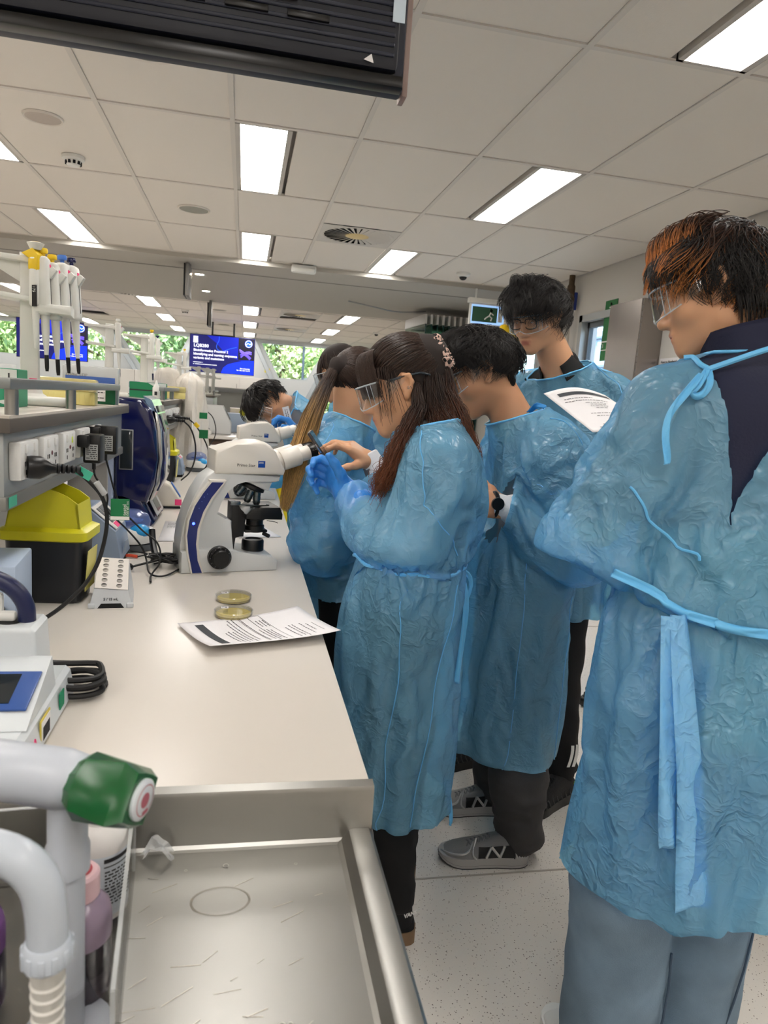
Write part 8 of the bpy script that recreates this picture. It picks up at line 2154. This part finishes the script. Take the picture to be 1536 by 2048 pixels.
short_hair(H, p, L5, 9000, 51, None, (H_BLACK, H_ORANGE), L=.10, lift=.30, wob=.8, rad=.0008, colourpick=lambda q, r_: (((q[:, 1] > .05) & (q[:, 2] > .03)) | (np.sin(q[:, 0] * 95 + q[:, 1] * 40) > .74)) & (q[:, 2] > .06) & (r_.uniform(size=len(q)) < .85))
fringe(H, p, L5, 54, 800, .078, H_ORANGE, .042, 'hair_dyed_fringe', .0009, -1.35, 1.1); r2 = np.random.default_rng(54)
# nape hair
n_ = 900; P = np.zeros((n_, 9, 3)); a = r2.uniform(-1.35, 1.35, n_); z0 = r2.uniform(-.04, .05, n_); ln = r2.uniform(.5, 1.1, n_)
for i in range(9):
    s = i / 8; P[:, i, 0] = np.sin(a) * (.078 + .006 * math.sin(s * PI) - .012 * s); P[:, i, 1] = -.012 - np.cos(a) * (.100 + .008 * math.sin(s * PI) - .02 * s); P[:, i, 2] = z0 - .075 * s * ln
strands('nape_hair', H.pts(P), .0011, H_BLACK, p, L5)
for s in 'LR': shoe(p, L5, (J['an' + s][0] + .02, J['an' + s][1] - .09), (J['an' + s][0] - .04, J['an' + s][1] + .18), [WHITE, WHITE, WHITE, WHITE], 'sneaker', .1, .1)
# sheet held by that person
sheet('held_sheet', 'white printed worksheet held up in front of the person at right', 'paper', [(.788, 1.80, 1.484), (.925, 1.72, 1.490), (.995, 1.58, 1.40), (.850, 1.62, 1.394)], (.87, 1.7, 1.44), lambda u, v: V((0, 0, .018 * math.sin(PI * u) * (1 - v) + .012 * u * v)),
      [('band', .14, .95, .10, .17)] + page_lines([(.24, .15, .6, .012), (.30, .12, .8, .012), (.36, .4, .75, .01), (.40, .45, .7, .01), (.44, .42, .7, .01), (.48, .48, .66, .01), (.60, .3, .85, .01), (.66, .35, .8, .01), (.76, .5, .6, .01), (.84, .3, .5, .01), (.9, .2, .6, .01)], 8))

# ================= PERSON 6: bending student at the far microscope
L6 = (.38, 4.0, 0)
p = person('person with black hair bent low over the far microscope, blue gloved hand holding a card', L6)
J = jd(neck=(.26, 3.97, 1.37), shL=(.33, 3.88, 1.31), shR=(.33, 4.14, 1.31), elL=(.37, 3.78, 1.13), wrL=(.285, 3.76, 1.235), elR=(.34, 4.2, 1.1), wrR=(.2, 4.1, .98),
       waist=(.44, 4.02, 1.0), pel=(.46, 4.02, .92), hipL=(.46, 3.94, .9), hipR=(.46, 4.1, .9), knL=(.44, 3.94, .5), knR=(.44, 4.1, .5), anL=(.46, 3.94, .1), anR=(.46, 4.1, .1))
H = Head((.135, 3.93, 1.385), (-.25, -.45, -.85), (-.9, .1, .35))
body(p, L6, [core(J), head_sdf(H, (.26, 3.97, 1.36), .06).mesh(.0065)], H, SKIN2)
V_, F_ = hand_sdf(J['wrL'], (-.5, .0, .6), (-.6, -.3, -.6), (-.2, -.9, .3), curls=(.7, .8, .9, .9), s=1.05, r=1.1).mesh(.005); np_mesh('glove', V_, F_, GLOVE, p, L6)
inn = dressed(p, L6, J, GREYTOP, BLKCLOTH, (.1, .075, .055))
S = gown_torso(J, sl_r=(.085, .09, .06), top=.11, waist=.14, side=.08)
S.loft([(.4, .46, 4.02, .17, .17), (.9, .45, 4.02, .17, .17), (1.1, .43, 4.01, .15, .16)], swave([(5, .2, .6), (9, .6, .5)], ([.4, 1.1], [.05, .02])), .05)
gown(p, L6, S, .016, [plane_cut((.25, 3.97, 1.372), (-.9, -.1, .3), .17), plane_cut((.29, 3.76, 1.23), (-.5, 0, .7), .1)], [[J['shL'], J['elL'], J['wrL']]], 1.1, GOWN, 6, .4, inn, None, 1.1, 28)
cuff(p, L6, (.305, 3.765, 1.205), (.278, 3.76, 1.25), .045, .036)
short_hair(H, p, L6, 2600, 61, None, H_BLACK, L=.10, lift=.28, rad=.0022)
goggles(H, p, L6)
for s in 'LR': shoe(p, L6, (J['an' + s][0] + .06, J['an' + s][1]), (J['an' + s][0] - .19, J['an' + s][1]), [BLKCLOTH, BLACK, BLACK, BLACK], 'shoe', .09, .09)
t = thing('white_card', 'small white card held in the blue glove beside the far microscope', 'card', (.222, 3.745, 1.33))
m = Rz(.2) @ Ry(-.3); b = B(); b.box((0, 0, 0), (.035, .002, .085), 0, m); b.obj('card', PAPER, t, 0); b = B(); 
for k in range(2): dashes(b, -.03, .03, -.006 + k * .01, .003, 0, k, m=m @ T(0, -.0015, 0) @ FACE_NY @ Rz(PI / 2))
b.obj('print', PRINT, t, 0)

# ================= PERSON 7 and 8: students behind
L7 = (.5, 3.33, 0)
p = person('person with long dark hair and clear glasses, face in profile behind the ponytail', L7)
J = jd(neck=(.48, 3.34, 1.43), shL=(.52, 3.19, 1.34), shR=(.52, 3.49, 1.34), elL=(.5, 3.11, 1.1), wrL=(.38, 3.16, .98), elR=(.5, 3.56, 1.1), wrR=(.38, 3.46, .98), waist=(.53, 3.33, 1.05), pel=(.53, 3.33, .93), hipL=(.53, 3.25, .9), hipR=(.53, 3.41, .9), knL=(.52, 3.25, .5), knR=(.52, 3.41, .5), anL=(.54, 3.25, .1), anR=(.54, 3.41, .1))
H = Head((.43, 3.33, 1.549), (-.90, -.12, -.34), (0, 0, 1))
body(p, L7, [core(J), head_sdf(H, (.48, 3.34, 1.41)).mesh(.006)], H, SKIN)
inn = dressed(p, L7, J, GREYTOP, BLKCLOTH, (.1, .075, .055))
S = gown_torso(J, sl_r=(.085, .09, .06), top=.11, waist=.14, side=.08); S.loft([(.4, .53, 3.33, .17, .17), (1.1, .53, 3.33, .16, .16)], swave([(5, .2, .6), (9, .6, .5)], ([.4, 1.1], [.05, .02])), .05)
gown(p, L7, S, .016, [plane_cut((.475, 3.34, 1.44), (-.3, 0, .9), .17)], [], 1.1, GOWN, 7, .4, inn, None, 1.1, 28)
goggles(H, p, L7); add_eyes(H, p, L7)
def long_hair(H, p, loc, seed, guides, mt, n_=1500, base=H_BASEB, hz=None):
    r_ = np.random.default_rng(seed)
    S = SDF(); S.ell(H.p(0, -.016, .036), A(.082, .104, .10) * H.s, H.R, .02); S.ell(H.p(0, .118, -.03), A(.10, .075, .09) * H.s, H.R, .015, True)
    for g in guides: S.chain([q for q, _ in g], [s * .7 for _, s in g], .03)
    V_, F_ = S.mesh(.008); np_mesh('hair', V_, F_, base, p, loc)
    d = roots(n_, r_, HLY, [-0.02, 0.0, 0.02, 0.025, 0.03, 0.035, 0.066, 0.088]); W = nrm(A(.0, -.1, 1.))
    P = comb(d, lambda c: (c - W) * .8 + A(0, -.35, -.6), .15, 10, .12, .1, r_, 120, .4); strands('hair_strands', H.pts(P), .0018, mt, p, loc)
    for g in guides: strands('hair_lengths', fall(None, [q for q, _ in g], 500, 14, [s for _, s in g], r_, .005, 5), .0018, mt, p, loc)
long_hair(H, p, L7, 71, [[(H.p(0, -.09, .03), .06), (H.p(0, -.11, -.06), .06), ((.54, 3.33, 1.33), .05)], [(H.p(-.07, .0, .02), .03), (H.p(-.075, .0, -.08), .03), ((.44, 3.23, 1.36), .025)]], H_BROWN)
for s in 'LR': shoe(p, L7, (J['an' + s][0] + .06, J['an' + s][1]), (J['an' + s][0] - .19, J['an' + s][1]), [BLKCLOTH, BLACK, BLACK, BLACK], 'shoe', .09, .09)
L8 = (.62, 2.98, 0)
p = person('person almost hidden behind the phone holder, dark hair top and gown shoulder showing', L8)
J = jd(neck=(.60, 2.97, 1.40), shL=(.57, 2.84, 1.33), shR=(.70, 3.12, 1.33), elL=(.5, 2.82, 1.1), wrL=(.42, 2.9, 1.0), elR=(.68, 3.2, 1.1), wrR=(.55, 3.15, 1.0), waist=(.64, 2.98, 1.05), pel=(.64, 2.98, .93), hipL=(.61, 2.9, .9), hipR=(.67, 3.06, .9), knL=(.61, 2.9, .5), knR=(.67, 3.06, .5), anL=(.63, 2.9, .1), anR=(.69, 3.06, .1))
H = Head((.515, 2.98, 1.515), (-.75, .1, -.6), (0, 0, 1))
body(p, L8, [core(J), head_sdf(H, (.60, 2.97, 1.38)).mesh(.007)], H, SKIN)
inn = dressed(p, L8, J, GREYTOP, BLKCLOTH, (.1, .075, .055))
S = gown_torso(J, sl_r=(.085, .09, .06), top=.11, waist=.14, side=.08); S.loft([(.4, .64, 2.98, .16, .16), (1.1, .64, 2.98, .16, .16)], swave([(5, .2, .6), (9, .6, .5)], ([.4, 1.1], [.05, .02])), .05)
gown(p, L8, S, .016, [plane_cut((.59, 2.97, 1.405), (-.3, 0, .9), .17)], [], 1.1, GOWN, 8, .4, inn, None, 1.1, 28)
short_hair(H, p, L8, 1800, 81, None, H_BLACK, L=.09, lift=.15, rad=.002)
for s in 'LR': shoe(p, L8, (J['an' + s][0] + .06, J['an' + s][1]), (J['an' + s][0] - .19, J['an' + s][1]), [BLKCLOTH, BLACK, BLACK, BLACK], 'shoe', .09, .09)

# ================= PERSON 9: hidden by the nearest person, one white sneaker in view
L9 = (1.66, 1.66, 0)
p = person('person hidden behind the nearest student at right, only a white sneaker showing', L9)
J = jd(neck=(1.66, 1.68, 1.44), shL=(1.66, 1.5, 1.36), shR=(1.66, 1.86, 1.36), elL=(1.66, 1.46, 1.1), wrL=(1.5, 1.5, 1.1), elR=(1.66, 1.9, 1.1), wrR=(1.5, 1.8, 1.1), waist=(1.68, 1.68, 1.05), pel=(1.68, 1.68, .93), hipL=(1.68, 1.6, .9), hipR=(1.68, 1.76, .9), knL=(1.67, 1.6, .5), knR=(1.67, 1.78, .5), anL=(1.66, 1.64, .1), anR=(1.68, 1.82, .1))
H = Head((1.60, 1.68, 1.55), (-.95, .1, -.25), (0, 0, 1))
body(p, L9, [core(J), head_sdf(H, (1.66, 1.68, 1.42)).mesh(.008)], H, SKIN)
inn = dressed(p, L9, J, GREYTOP, mat('pale_pink_cloth', (196, 160, 150), .8), (.1, .075, .06))
S = gown_torso(J, sl_r=(.085, .09, .06), top=.11, waist=.14, side=.08); S.loft([(.5, 1.68, 1.69, .19, .21), (1.1, 1.68, 1.68, .17, .18)], swave([(5, .2, .6), (9, .6, .5)], ([.5, 1.1], [.05, .02])), .05)
gown(p, L9, S, .018, [plane_cut((1.65, 1.68, 1.445), (-.2, 0, .95), .17)], [], 1.1, GOWN, 9, .5, inn, None, 1.1, 24)
short_hair(H, p, L9, 800, 91, None, H_BLACK, L=.09, lift=.15, rad=.003)
WS = [mat('white_mesh', (214, 210, 208), .6, bump=(600, .3)), WHITE, mat('sole_grey', (120, 116, 114), .6), mat('lace_white', (226, 224, 222), .7)]
shoe(p, L9, (1.72, 1.665), (1.475, 1.60), WS, 'sneaker', .1, .1); shoe(p, L9, (1.74, 1.84), (1.5, 1.82), WS, 'sneaker', .1, .1)
